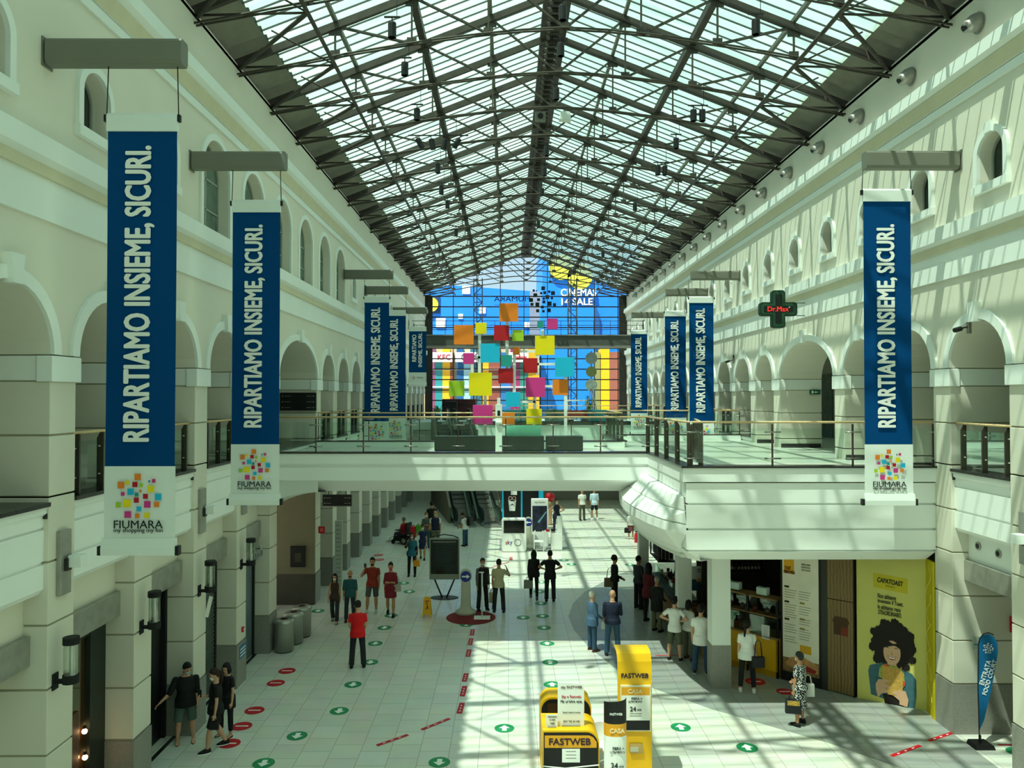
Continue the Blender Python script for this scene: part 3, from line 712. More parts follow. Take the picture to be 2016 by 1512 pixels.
# ---------------------------------------------------------------- spotlights on the trusses
def spot(n=1, tilt=0, hang=.5):
    wid = .34 if n == 1 else (.28 * n if n < 3 else 1.9); sp = .25 if n < 3 else .48
    t = thing('track_spotlight', '', 'spotlight'); MB().box(-wid / 2, wid / 2, -.02, .02, -.01, .02).obj('track', M_black, t)
    MB().tube([(wid * .3, 0, 0), (wid * .3, 0, hang)], .008, 5).obj('hanger', M_black, t)
    for i in range(n):
        x = (i - (n - 1) / 2) * sp; m = MB(); a = (i - (n - 1) / 2) * tilt
        m.tube([(0, 0, -.12), (0, 0, -.15), (0, 0, -.44), (0, 0, -.44), (0, 0, -.40)], [.085, .09, .09, .07, .06], 14); m.box(-.012, .012, -.012, .012, -.12, 0)
        m.v = [tuple(Matrix.Rotation(a, 3, 'Y') @ Vector(v) + Vector((x, 0, 0))) for v in m.v]
        m.obj('lamp_can', M_black, t, smooth=False)
    return t
spec = [(772, 34, 16.4, 1), (797, 114, 18.4, 1), (821, 206, 21.3, 1), (862, 316, 26.4, 1), (869, 360, 29.2, 1), (881, 389, 31.4, 1), (898, 446, 36.6, 1), (863, 267, 24.0, 4),
        (1488, 28, 16.4, 1), (1374, 208, 21.5, 2), (1331, 265, 23.9, 1), (1302, 320, 26.5, 2), (1250, 394, 31.7, 1), (1214, 446, 36.6, 1), (1187, 490, 42, 1),
        (1108, 0, 17.0, 1), (1104, 76, 19.2, 1), (1095, 166, 21.4, 1), (1076, 282, 26.8, 1), (1072, 324, 29.3, 1), (1067, 365, 31.9, 1), (1060, 432, 39.7, 1)]
for i, (px, py, Y, n) in enumerate(spec):
    Y = .72 + 2.58 * round((Y - .72) / 2.58); x, z = AT(px, py, Y); t = spot(n, .35 if n == 4 else 0, max(.1, (TZ(x) if z < TZ(x) - .1 else RZ(x)) - z + .08)); t.location = (x, Y, z)
    where = 'under the left roof slope' if px < 1000 else ('under the ridge' if px < 1120 else 'under the right roof slope')
    if n == 4: t['label'] = 'row of four black spotlights fanned out on one track under the left roof slope'
    elif n == 2: t['label'] = 'pair of black cylindrical spotlights on a short track under the right roof slope, %s pair' % ('nearer' if Y < 25 else 'farther')
    elif i == 0: t['label'] = 'nearest black cylindrical spotlight under the left roof slope, at the top of the picture'
    elif i == 8: t['label'] = 'nearest black cylindrical spotlight under the right roof slope'
    else: t['label'] = 'single black cylindrical spotlight hanging %s' % where
    t['group'] = 'black spotlights hanging %s' % where
# speaker and camera under the ridge
x, z = AT(1064, 228, 24.5); t = thing('roof_loudspeaker', 'square grey loudspeaker fixed to the ridge girder', 'loudspeaker', (x, 24.5, z))
MB().box(-.17, .17, 0, .2, -.14, .14).obj('housing', M_armgrey, t); MB().tube([(0, -.03, 0), (0, .0, 0)], .09, 14).obj('cone', M_black, t)
x, z = AT(1112, 228, 24.5); t = thing('roof_projector', 'pale box projector hanging right of the ridge girder', 'projector', (x, 24.5, z))
MB().prism([(-.2, -.16), (.2, -.2), (.16, .1), (-.14, .12)], 'y', -.12, .12).obj('housing', M_bwhite, t, bevel=.02); MB().box(-.04, .04, -.04, .04, .1, .3).obj('bracket', M_armgrey, t)
# ---------------------------------------------------------------- round wall spotlights on the right wall
def wallspot():
    t = thing('wall_uplight', 'round steel wall spotlight in the row high on the right wall', 'wall lamp', group='steel wall spotlights under the right eave')
    m = MB(); m.tube([(0, 0, .30), (-.02, 0, .24), (-.02, 0, -.18), (0, 0, -.22)], [.02, .06, .06, .02], 10)
    MB().tube([(0, 0, 0), (-.02, 0, 0)], .2, 16).obj('wall_plate', M_steel, t, smooth=False)
    mm = MB(); mm.tube([(0, 0, .05), (-.10, 0, .02), (-.22, 0, -.05), (-.30, 0, -.10)], [.19, .18, .14, .10], 14, cap=True); mm.obj('reflector', M_steel, t, smooth=True)
    MB().tube([(-.305, 0, -.105), (-.30, 0, -.10)], .08, 12).obj('lens', M_black, t); return t
ws = wallspot(); ws.location = (XR, 15.2, 14.72)
ws['label'] = 'nearest round steel wall spotlight, top right of the picture'; del ws['group']
for k in range(1, 17):
    r = dup(ws, (XR, 15.2 + 2.565 * k, 14.72), label='round steel wall spotlight in the row high on the right wall'); r['group'] = 'steel wall spotlights under the right eave'
# ---------------------------------------------------------------- left pillar lamps
def sconce():
    t = thing('wall_lantern', '', 'wall lamp', group='glass tube lanterns on the left pillars')
    MB().box(0, .02, -.07, .07, -.12, .12).obj('wall_plate', M_blackm, t)
    MB().box(.0, .22, -.025, .025, -.03, .03).obj('arm', M_blackm, t)
    for z0, z1 in ((-.02, .10), (.55, .65)): MB().tube([(.24, 0, z0), (.24, 0, z1)], .115, 18).obj('collar', M_blackm, t)
    MB().tube([(.24, 0, .09), (.24, 0, .56)], .098, 18, cap=False).obj('glass_tube', glass('lantern_glass', (.75, .78, .74), .18), t, smooth=True)
    MB().tube([(.24, 0, .09), (.24, 0, .56)], .022, 10).obj('lamp_tube', mat('milky_tube', 'C9CBBE', .5), t, smooth=True)
    return t
s0 = sconce()
for i, yc in enumerate((11.35, 14.0, 16.6, 19.2)):
    lab = ['nearest glass tube wall lantern, on the leftmost pillar', 'glass tube wall lantern on the pillar beside the black doorway', 'glass tube wall lantern in front of the roller shutter', 'glass tube wall lantern on the pillar before the steel bins'][i]
    if i == 0: s0.location = (XL, yc, 3.0); s0['label'] = lab
    else: dup(s0, (XL, yc, 3.0), label=lab)
def plate():
    t = thing('uplight_plate', '', 'wall light', group='steel uplight plates on the left pillars')
    MB().box(0, .07, -.14, .14, -.48, .48).obj('casing', M_steel, t, bevel=.008); MB().box(.07, .12, -.06, .06, -.12, .06).obj('mount', M_dsteel, t)
    MB().box(.10, .30, -.02, .16, -.08, .10).obj('speaker_box', M_white, t, bevel=.01); return t
p0 = plate()
for i, yc in enumerate((11.5, 16.66, 19.3)):
    lab = ['tall steel plate with a white box on the leftmost pillar', 'tall steel plate with a white box on the pillar between the two big left banners', 'tall steel plate on the pillar below the second left banner'][i]
    if i == 0: p0.location = (XL, yc, 4.72); p0['label'] = lab
    else: dup(p0, (XL, yc, 4.72), label=lab)
t = dup(p0, (XR, 13.95, 4.6), rz=PI, label='steel plate with a white box on the pillar at the right edge')
t['group'] = 'steel uplight plates'
# ---------------------------------------------------------------- pharmacy cross
x, z = AT(1531, 609, 24.2); t = thing('pharmacy_cross', 'dark green pharmacy cross with red lettering, projecting from the right wall', 'sign', (x, 24.2, z))
def rcross(h, w_, r=.1, n=5):
    pts = []
    for q in range(4):
        base = [(h, -w_), (h, w_)]
        loc = []
        for (cx, cy, a0) in ((h - r, -w_ + r, -90), (h - r, w_ - r, 0)):
            for i in range(n + 1):
                a = math.radians(a0 + 90 * i / n); loc.append((cx + r * math.cos(a), cy + r * math.sin(a)))
        loc.append((w_, w_)); c, s_ = math.cos(q * PI / 2), math.sin(q * PI / 2)
        pts += [(c * a - s_ * b, s_ * a + c * b) for a, b in loc]
    return pts
MB().prism(rcross(.60, .22), 'y', -.08, .08).obj('housing', mat('cross_green', '123222', .5), t)
MB().prism(rcross(.55, .17, .08), 'y', -.088, -.082).obj('led_panel', mat('cross_led_green', '1E4A30', .6, noise=.3, scale=60), t)
MB().prism(rcross(.47, .10, .02), 'y', -.094, -.089).obj('led_core', mat('cross_core', '0A1512', .5), t)
text('Dr.Max', .66, .15, mat('led_red', 'D03028', .5, emit=.5), t, (-.02, -.10, .0), FRONT, bold=.03)
text('+', .05, .05, mat('led_mint', 'A0D0B8', .5, emit=.3), t, (.34, -.10, .06), FRONT)
xw = XR - x
for zz in (-.2, .2): MB().bar((.58, 0, zz), (xw, 0, zz), .02).obj('bracket', mat('cross_green', '123222', .5), t)
MB().bar((xw - .02, 0, -.25), (xw - .02, 0, .25), .03).obj('wall_bar', mat('cross_green', '123222', .5), t)
# ---------------------------------------------------------------- cameras on the right wall
for nm, px, py, Y, lab in (('c', 1850, 645, 15.6, 'small security camera on the right wall beside the nearest arch'), ('d', 1440, 710, 32.0, 'small security camera on the right wall farther along the arcade')):
    x, z = AT(px, py, Y); t = thing('security_camera', lab, 'camera', (XR, Y, z))
    MB().box(-.06, 0, -.04, .04, -.12, .12).obj('bracket', M_armgrey, t); MB().tube([(-.04, 0, .02), (-.22, 0, -.02)], .015, 6).obj('arm', M_dsteel, t); MB().tube([(-.2, .0, -.02), (-.36, -.05, -.06)], .05, 10).obj('camera_body', M_dsteel, t); MB().box(-.05, -.01, -.03, .03, .1, .24).obj('aerial', M_black, t)
# ---------------------------------------------------------------- hanging direction signs, exit sign, poster, alarm
def sign_board(name, x0, y0, x1, y1, Y, label, rows=3, chain=None):
    ax, az = AT(x0, y1, Y); bx, bz = AT(x1, y0, Y); t = thing(name, label, 'sign', ((ax + bx) / 2, Y, az)); w_ = (bx - ax) / 2; h = bz - az
    MB().box(-w_, w_, 0, .08, 0, h).obj('board', M_black, t); MB().box(-w_ - .02, w_ + .02, .01, .07, -.03, 0).box(w_, w_ + .02, .01, .07, 0, h).obj('frame', M_steel, t)
    for r in range(rows):
        z = h * (1 - (r + .6) / (rows + .1))
        for s_, e in ((-1, .62), (1, .5)):
            MB().tube([(s_ * w_ * .86, -.004, z), (s_ * w_ * .86, 0, z)], .03, 8).obj('pictogram', M_armgrey, t)
            MB().box(s_ * w_ * .76, s_ * w_ * (.76 - e * .55), -.004, 0, z - .012, z + .012).obj('text_line', M_armgrey, t)
    if chain: 
        for s_ in (-.6, .6): MB().tube([(s_ * w_, .04, h), (s_ * w_, .04, h + chain)], .012, 5).obj('hanger', M_dsteel, t)
    return t
sign_board('direction_sign', 551, 773, 622, 808, 26.5, 'black direction board in the wide left arch on the upper floor', chain=None)
sign_board('direction_sign', 635, 974, 692, 996, 26.6, 'black direction board hanging under the bridge on the left', rows=2, chain=.95)
x, z = AT(1605, 772, 26.5); t = thing('exit_sign', 'green emergency exit sign with running figure on the upper right pillar', 'sign', (x, 26.5, z))
MB().box(-.18, .18, 0, .05, -.08, .08).obj('board', mat('exit_green', '0E5C3A', .5), t); MB().box(-.13, -.06, -.005, 0, -.05, .05).obj('door_symbol', M_paper, t)
MB().prism([(-.04, .0), (.02, .04), (.02, .015), (.09, .015), (.09, -.015), (.02, -.015), (.02, -.04)], 'y', -.005, 0).obj('arrow', M_paper, t)
x, z = AT(586, 1096, 26.42); t = thing('dark_poster', 'black framed poster on the panelled wall of the left passage', 'poster', (x, 26.42, z))
MB().box(-.25, .25, 0, .06, -.36, .36).obj('panel', M_black, t); MB().box(-.1, .12, -.004, 0, -.18, .12).obj('print', mat('poster_faint_gold', '3A3A22', .6, noise=.9, scale=25), t)
x, z = AT(630, 1048, 26.5); t = thing('fire_alarm_sign', 'small red fire point sign projecting from the pillar past the passage', 'sign', (XL, 27.0, z))
MB().box(-.0, .22, -.02, .02, -.12, .12).obj('panel', M_red, t); MB().box(.06, .16, -.026, -.02, -.06, .06).obj('symbol', mat('sign_pink', 'D86A60', .5), t)
t = thing('directory_panel', 'white directory strip with rows of shop names beside a left pillar', 'sign', (XL + .12, 29.0, 0))
MB().box(0, .28, 0, .06, 0, 2.5).obj('panel', mat('directory_pale', 'C2C8BC', .5), t)
for k in range(14): MB().box(.05, .22, -.005, 0, 2.33 - k * .16, 2.31 - k * .16).obj('text_line', M_armgrey, t)
t = thing('wall_notice', 'blue notice on the granite base of the pillar near the bins', 'notice', (XL, 19.3, .82))
MB().box(0, .02, -.22, .22, -.16, .16).obj('panel', mat('notice_blue', '2E6E9A', .5), t)
for k in range(3): MB().box(.02, .024, -.18, .18, .08 - k * .08, .05 - k * .08).obj('text_line', M_paper, t)
t = thing('alarm_button', 'small red alarm button on the pillar near the bins', 'button', (XL, 19.3, 1.35)); MB().box(0, .04, -.05, .05, -.06, .06).obj('housing', M_red, t); MB().box(.04, .05, -.02, .02, -.02, .02).obj('button', M_paper, t)

# ---------------------------------------------------------------- sculpture of squares on the bridge
SYD = 25.2
scx, _ = AT(1007, 800, SYD); t = thing('squares_sculpture', 'sculpture of coloured squares on white poles standing on the bridge', 'sculpture', (scx, SYD, Z2))
def SP(cx, cy, Y=SYD):
    x, z = AT(800 + cx * .26455, 500 + cy * .26455, Y); return x - scx, z - Z2
names = {k: v[0] + '_square' for k, v in PAL.items()}
for i, (x0, y0, x1, y1, k) in enumerate(LOGO):
    a = SP(x0, y1); b = SP(x1, y0); yy = -.12 + .05 * ((i * 7) % 5 - 2)
    o = MB().box(a[0], b[0], yy - .012, yy + .012, a[1], b[1]).obj(names[k], MP[k], t, bevel=.004, seg=1)
def pole(x, y0, y1, r=.05):
    a = SP(x, y0); b = SP(x, y1); MB().box(a[0] - r, a[0] + r, -.02, .04, b[1], a[1]).obj('pole', M_white, t)
for x, y0, y1 in ((545, 560, 885), (750, 480, 860), (803, 720, 1080), (490, 800, 905), (1013, 560, 640), (587, 1040, 1420), (955, 1050, 1180), (1185, 900, 1420), (975, 740, 900), (950, 1250, 1420)): pole(x, y0, y1)
for x0, x1, y in ((745, 800, 607), (490, 550, 770), (840, 970, 725), (955, 1120, 820), (630, 700, 915), (1020, 1100, 985), (840, 960, 1100), (440, 480, 770), (570, 520, 1150)):
    a = SP(x0, y); b = SP(x1, y); MB().box(min(a[0], b[0]), max(a[0], b[0]), -.02, .04, a[1] - .04, a[1] + .04).obj('crossbar', M_white, t)
MB().box(SP(480, 0)[0], SP(1210, 0)[0], -.3, .3, 0, .08).obj('base_plate', M_white, t)
# planters / benches
for x0, x1, lab in ((855, 976, 'left dark bench box behind the bridge balustrade'), (981, 1071, 'middle dark bench box behind the bridge balustrade'), (1076, 1148, 'right dark bench box behind the bridge balustrade')):
    a, _ = AT(x0, 889, 24.2); b, _ = AT(x1, 889, 24.2); t = thing('bench_box', lab, 'bench', ((a + b) / 2, 24.5, Z2)); w_ = (b - a) / 2
    MB().box(-w_, w_, -.28, .28, .06, .52).obj('body', mat('anthracite_laminate', '26302C', .45, noise=.1), t, bevel=.01); MB().box(-w_ + .03, w_ - .03, -.25, .25, 0, .06).obj('plinth', M_black, t)
a, z0 = AT(995, 858, 24.1); b, z1 = AT(1066, 838, 24.1); tag(MB().box(a, b, 24.4, 24.46, Z2 + .521, Z2 + .86).obj('mint_panel', mat('mint_laminate', '86DCC0', .4)), 'mint green panel standing on the dark bench box', 'panel')
x, _ = AT(982, 866, 23.2); t = thing('sanitiser_stand', 'slim white hand sanitiser post on the bridge', 'dispenser', (x, 23.2, Z2))
MB().box(-.1, .1, -.08, .08, .08, 1.55).obj('post', M_white, t, bevel=.01); MB().box(-.14, .14, -.14, .14, 0, .08).obj('foot', M_black, t)
MB().box(-.04, .04, -.09, -.08, 1.2, 1.36).obj('dispenser_slot', M_black, t); MB().box(-.05, .05, -.05, .05, 1.55, 1.75).obj('bottle', M_paper, t); MB().box(-.1, .1, -.16, -.08, .98, 1.02).obj('drip_tray', M_white, t)
# ---------------------------------------------------------------- shopfronts on the left, ground floor
def bayf(i): return BAYS[i]
ya, yb = BAYS[1]
t = thing('shopfront', 'orange lit shop doorway with dark frame at the lower left edge', 'shopfront', (XL - .55, (ya + yb) / 2, 0)); h = (yb - ya) / 2
MB().box(-.12, -.05, -h, h, 0, 3.3).obj('inner_wall', mat('burnt_orange', '8A3A14', .6, noise=.15), t)
MB().box(-.04, .04, h - .5, h, 0, 3.3).obj('dark_jamb', mat('dark_green_frame', '1E2620', .4), t)
MB().box(-.03, .03, -h, -h + .12, 0, 3.3).box(-.03, .03, -h, h - .5, 3.1, 3.3).obj('frame', M_dsteel, t)
MB().box(-.045, -.04, -h + .1, h - .5, 0, 3.1).obj('glass', M_glass, t)
MB().box(-.05, .0, -h, .2, 0, 1.9).obj('brown_panel', mat('brown_panel', '5A3A2A', .5), t)
for k, (yy, zz) in enumerate(((.32, 1.5), (.34, 1.05), (.3, .6))):
    l = thing('shop_lamp', 'glowing shop lamp, %s of the column by the orange wall' % ('top', 'middle', 'bottom')[k], 'lamp', (XL - .52, (ya + yb) / 2 + yy, zz))
    MB().ball((0, 0, 0), .045, 10, 6).obj('bulb', mat('warm_bulb', 'FFC890', .5, emit=9), l, smooth=True); MB().tube([(0, 0, .05), (0, 0, .09)], .03, 8).obj('cap', M_black, l)
t = thing('toy_figure', 'grey toy figure in the shop window at the lower left edge', 'figurine', (XL - .35, ya + .32, 0))
m = MB(); m.rings([(0, 0, .9, .1, .08), (0, 0, 1.1, .13, .1), (0, 0, 1.25, .1, .08), (0, 0, 1.3, .05, .05)], 12); m.obj('body', mat('toy_grey', '9FA19A', .5), t, smooth=True); MB().ball((0, 0, 1.42), .12).obj('head', mat('toy_grey', '9FA19A', .5), t, smooth=True)
MB().box(-.16, .16, -.16, .16, 0, .9).obj('plinth', mat('brown_panel', '5A3A2A', .5), t); MB().ball((.05, -.1, 1.45), .025, 8, 6).ball((.09, -.04, 1.45), .025, 8, 6).obj('eyes', M_black, t)
ya, yb = BAYS[2]
t = thing('shopfront', 'tall black open doorway the man points into', 'shopfront', (XL - .6, (ya + yb) / 2, 0)); h = (yb - ya) / 2
MB().box(-.1, -.04, -h, h, 0, 3.3).obj('dark_interior', M_black, t); MB().box(-.04, .03, -h, -h + .5, 0, 3.3).obj('door_leaf', mat('dark_green_frame', '1E2620', .4), t)
MB().box(-.04, .04, h - .1, h, 0, 3.3).box(-.04, .04, -h, h, 3.15, 3.3).obj('frame', M_blackm, t)
ya, yb = BAYS[3]
t = thing('roller_shutter', 'closed grey roller shutter between two left pillars', 'shutter', (XL - .55, (ya + yb) / 2, 0)); h = (yb - ya) / 2
m = MB()
for k in range(33): m.prism([(.0, k * .1), (.03, k * .1 + .03), (.03, k * .1 + .07), (0, k * .1 + .1), (-.02, k * .1 + .1), (-.02, k * .1)], 'y', -h + .06, h - .06)
m.v = [(a, b, c) for a, b, c in m.v]
m.obj('curtain', mat('shutter_grey', '5E6862', .45, .4), t)
MB().box(-.03, .06, -h, -h + .07, 0, 3.3).box(-.03, .06, h - .07, h, 0, 3.3).obj('guide_rail', M_dsteel, t)
t = thing('paper_slip', 'white paper slip hanging beside the roller shutter', 'notice', (XL + .05, ya - .1, 2.35)); MB().bar((0, 0, 0), (.1, .0, .45), .02, .08).obj('sheet', M_paper, t)
ya, yb = BAYS[4]
t = thing('shopfront', 'blue grey shop door with silver name letters above, before the steel bins', 'shopfront', (XL - .45, (ya + yb) / 2, 0)); h = (yb - ya) / 2
MB().box(-.06, 0, -h, h, 0, 3.3).obj('door_panel', mat('blue_grey_door', '5B6E74', .3, noise=.1), t)
MB().box(-.03, .04, h - .12, h, 0, 3.3).box(-.03, .04, -h, -h + .1, 0, 3.3).box(-.03, .04, -h, h, 3.2, 3.3).obj('frame', M_blackm, t)
text('Nashub', 1.5, .38, mat('silver_letters', 'B8BAB4', .25, .8), t, (.30, 0, 2.95), (PI / 2, 0, PI / 2), depth=.03)
for i in range(6, len(BAYS)):
    for side, X, sg in SIDES:
        if side == 'right' and BAYS[i][0] < 31.2: continue
        ya, yb = BAYS[i]; h = (yb - ya) / 2
        t = thing('shopfront', 'dim glazed shopfront far along the %s side' % side, 'shopfront', (X + sg * .8, (ya + yb) / 2, 0), group='far shopfronts on the %s side' % side)
        MB().box(0, sg * .05, -h, h, 0, 3.3).obj('glazing', mat('dim_shop_glass', '4A5550', .15, noise=.3), t); MB().box(-sg * .02, 0, -.03, .03, 0, 3.3).box(-sg * .02, 0, -h, h, 2.4, 2.46).obj('frame', M_dsteel, t)
# downlights under the right-hand fascia
for k, (px, py) in enumerate(((1927, 1075), (1967, 1090), (2010, 1107))):
    X = XR + .36; d = ray(px, py); tt = X / d.x; Y = d.y * tt; Z = CAMZ + d.z * tt
    t = thing('recessed_downlight', 'round recessed wall spotlight at the right edge, %s of three' % ('left', 'middle', 'right')[k], 'downlight', (X, Y, Z))
    MB().tube([(-.03, 0, 0), (0.0, 0, 0)], .085, 16).obj('ring', M_steel, t, smooth=False); MB().tube([(-.034, 0, 0), (-.03, 0, 0)], .055, 14).obj('lens', M_black, t)
# signs on the right pier
t = thing('fire_sign', 'small red fire sign high on the pier at the right edge', 'sign', (XR + 1.25, 16.3, 2.35)); MB().box(-.05, .05, -.12, 0, -.17, .17).obj('panel', M_red, t); MB().box(-.03, .03, -.125, -.12, -.06, .06).obj('symbol', M_paper, t)
t = thing('area_sign', 'small framed white notice on the pier behind the blue feather flag', 'sign', (XR + .62, 16.32, 1.95))
MB().box(-.21, .21, -.012, 0, -.13, .13).obj('panel', mat('notice_white', 'B9C4B4', .5), t); text('AREA', .14, .06, M_ink, t, (.1, -.015, .04), FRONT); MB().box(-.18, .18, -.015, -.012, -.05, -.03).obj('text_line', mat('notice_blue', '2E6E9A', .5), t)

# ---------------------------------------------------------------- steel bins
def bin_():
    t = thing('litter_bin', '', 'bin', group='steel litter bins by the left pillar')
    MB().rings([(0, 0, .03, .27, .27), (0, 0, .78, .27, .27), (0, 0, .80, .285, .285), (0, 0, .86, .285, .285), (0, 0, .90, .22, .22)], 28).obj('body', wave_mat('brushed_bin_steel', '9A9A92', 'C2C3BA', 14, 'X', .28, 1, .7), t, smooth=True)
    MB().rings([(0, 0, 0, .25, .25), (0, 0, .03, .25, .25)], 20).obj('foot', M_black, t); MB().rings([(0, 0, .885, .10, .10), (0, 0, .905, .10, .10)], 16).obj('opening', M_black, t); return t
bb_ = bin_(); bb_.location = (-6.36, 21.75, 0); bb_['label'] = 'brushed steel litter bin, nearest of three beside the left pillar'
dup(bb_, (-6.28, 22.45, 0), label='brushed steel litter bin, middle one of three beside the left pillar'); dup(bb_, (-6.22, 23.1, 0), label='brushed steel litter bin, farthest of three beside the left pillar')

# ---------------------------------------------------------------- info stand, arrow bollard, barrier post, wet floor sign
x, y = G(875, 1177); t = thing('information_stand', 'tall grey framed information board on splayed legs in the walkway', 'sign', (x, y, 0))
MB().box(-.54, .54, -.04, .04, .66, 2.14).obj('board', mat('stand_frame', '8C9288', .4, .3), t, bevel=.02)
MB().box(-.49, .49, -.046, -.04, .86, 2.08).obj('display', mat('display_dark', '10191A', .12, noise=.4), t)
for k in range(16): MB().box(-.3 + .02 * (k % 3), .36 - .05 * (k % 4), -.05, -.046, 1.92 - k * .062, 1.935 - k * .062).obj('text_line', mat('stand_text', '3A4C4E', .6), t)
MB().box(-.42, .42, -.05, -.046, 1.98, 2.03).obj('title_line', mat('stand_title', '7A8078', .6), t)
MB().tube([(-.5, 0, 2.14), (-.3, 0, 2.22), (0, 0, 2.26), (.3, 0, 2.22), (.5, 0, 2.14)], .02, 6).obj('top_arch', M_dsteel, t, smooth=True)
for s_ in (-1, 1): MB().tube([(s_ * .36, 0, .68), (s_ * .2, 0, .3), (s_ * .08, 0, .02)], .03, 8).obj('leg', M_dsteel, t, smooth=True)
MB().rings([(0, 0, 0, .5, .3), (0, 0, .02, .5, .3)], 28).obj('base', M_dsteel, t)
x, y = G(927, 1216); tag(MB().rings([(0, 0, 0, .80, .80), (0, 0, .008, .80, .80)], 40).obj('floor_mat', mat('dark_red_mat', '7A1A1E', .8, noise=.3, scale=14), None), 'round dark red mat under the arrow bollard', 'mat').location = (x, y, .004)
def arrow_bollard(x, y, label, flip=False):
    t = thing('arrow_bollard', label, 'bollard', (x, y, .0)); M_ = mat('bollard_beige', 'B9B8A6', .5)
    MB().rings([(0, 0, .012, .36, .30), (0, 0, .10, .34, .28), (0, 0, .16, .22, .14), (0, 0, .26, .17, .09), (0, 0, 1.0, .15, .07), (0, 0, 1.05, .15, .07)], 24).obj('column', M_, t, smooth=True)
    m = MB(); pts = [(.20 * math.cos(a), 1.25 + .24 * math.sin(a)) for a in [2 * PI * i / 32 for i in range(32)]]; m.prism(pts, 'y', -.06, .06); m.obj('head', M_, t, bevel=.015)
    m = MB(); pts = [(.17 * math.cos(a), 1.24 + .18 * math.sin(a)) for a in [2 * PI * i / 32 for i in range(32)]]; m.prism(pts, 'y', -.07, -.06); m.obj('blue_disc', mat('sign_blue', '1B2A8C', .4), t)
    s_ = -1 if flip else 1
    MB().prism([(-.13 * s_, 1.215), (.03 * s_, 1.215), (.03 * s_, 1.17), (.14 * s_, 1.24), (.03 * s_, 1.31), (.03 * s_, 1.265), (-.13 * s_, 1.265)], 'y', -.076, -.07).obj('arrow', M_paper, t)
x, y = G(917, 1208); arrow_bollard(x, y, 'beige bollard with blue arrow disc standing on the red mat')
x, y = G(949, 1217); t = thing('barrier_post', 'thin white post with crossbar on the red mat beside the bollard', 'post', (x, y, 0))
MB().tube([(0, 0, .03), (0, 0, 1.5)], .022, 8).obj('post', M_white, t, smooth=True); MB().box(-.10, .06, -.02, .02, 1.47, 1.5).obj('crossbar', M_white, t); MB().box(-.26, .26, -.2, .2, .0, .03).obj('foot', M_white, t)
x, y = G(841, 1213); t = thing('wet_floor_sign', 'yellow wet floor warning sign standing left of the information board', 'sign', (x, y, 0)); M_ = mat('warning_yellow', 'E8A90C', .5)
for s_ in (-1, 1):
    m = MB(); m.prism([(-.15, 0), (-.11, 0), (-.10, .08), (.10, .08), (.11, 0), (.15, 0), (.11, .60), (.05, .63), (-.05, .63), (-.11, .60)], 'y', -.01, .01)
    m.v = [(a, b * 1 + s_ * (.16 - .23 * c), c) for a, b, c in m.v]; m.obj('board', M_, t)
m = MB(); m.tube([(0, 0, .40), (.02, 0, .33), (-.03, 0, .25)], .012, 5); m.tube([(.02, 0, .33), (.05, 0, .26)], .01, 5); m.ball((-.01, 0, .44), .018, 8, 6)
m.v = [(a, b - .175 + .23 * c, c) for a, b, c in m.v]; m.obj('falling_man_symbol', M_black, t); m = MB(); m.box(-.07, .07, -.002, 0, .49, .52); m.v = [(a, b - .172 + .23 * c, c) for a, b, c in m.v]; m.obj('lettering', M_red, t)

# ---------------------------------------------------------------- floor stickers
def disc_sticker(x, y, r, m, label, group, ang=0, arrow=True, name='floor_sticker'):
    t = thing(name, label, 'floor sticker', (x, y, .0), rz=ang, group=group)
    MB().rings([(0, 0, .004, r, r), (0, 0, .007, r, r)], 28).obj('disc', m, t)
    if arrow: MB().prism([(-.05, -.13), (.05, -.13), (.05, .0), (.12, .0), (0, .14), (-.12, .0), (-.05, .0)], 'z', .007, .009).obj('arrow', M_paper, t)
    else: MB().box(-.14, .14, -.02, .02, .007, .009).obj('text_line', M_paper, t)
    return t
greens = [(695, 1348), (668, 1400), (585, 1449), (519, 1503), (739, 1267), (757, 1236), (729, 1304), (595, 1240), (626, 1203), (806, 1165), (865, 1501), (993, 1434), (1083, 1304), (1077, 1267), (1087, 1348),
          (1071, 1236), (1068, 1213), (1065, 1188), (1030, 1216), (1340, 1432), (1471, 1472), (2004, 1481), (918, 1230), (795, 1148), (1062, 1165), (1066, 1146), (1110, 1103), (1240, 1112), (770, 1212), (1125, 1111)]
for i, (px, py) in enumerate(greens):
    x, y = G(px, py)
    side = 'left' if px < 900 else 'right'
    lab, grp = {1471: ('round green floor sticker below the woman in the spotted dress', None), 2004: ('round green floor sticker at the lower right edge', None), 1340: ('round green floor sticker right of the yellow kiosk', None),
                865: ('round green floor sticker cut by the lower picture edge, left of the kiosk', None), 519: ('round green floor sticker at the bottom, left of centre', None), 993: ('round green floor sticker just left of the black and yellow kiosk', None)}.get(px, ('round green floor sticker with white arrow in the %s lane' % side, 'green arrow stickers of the %s lane' % side))
    disc_sticker(x, y, .215, M_green, lab, grp, PI if side == 'left' else 0)
for px, py, r in [(565, 1321, .22), (543, 1345, .22), (501, 1399, .22), (476, 1430, .22), (452, 1464, .22), (745, 1093, .22), (747, 1102, .22), (735, 1132, .22), (733, 1122, .22), (1487, 1342, .25), (1545, 1362, .2)]:
    x, y = G(px, py); g = 'red distancing stickers by the left shops' if px < 700 else None
    disc_sticker(x, y, r, M_red, 'round red distancing sticker on the floor near the left shops' if px < 700 else ('red floor sticker in front of the yellow snack counter' if px == 1487 else 'red floor sticker far back behind the walking couples' if px < 800 else 'small red floor sticker behind the woman in the spotted dress'), g if px < 700 else ('far red stickers' if px < 800 else None), arrow=False)
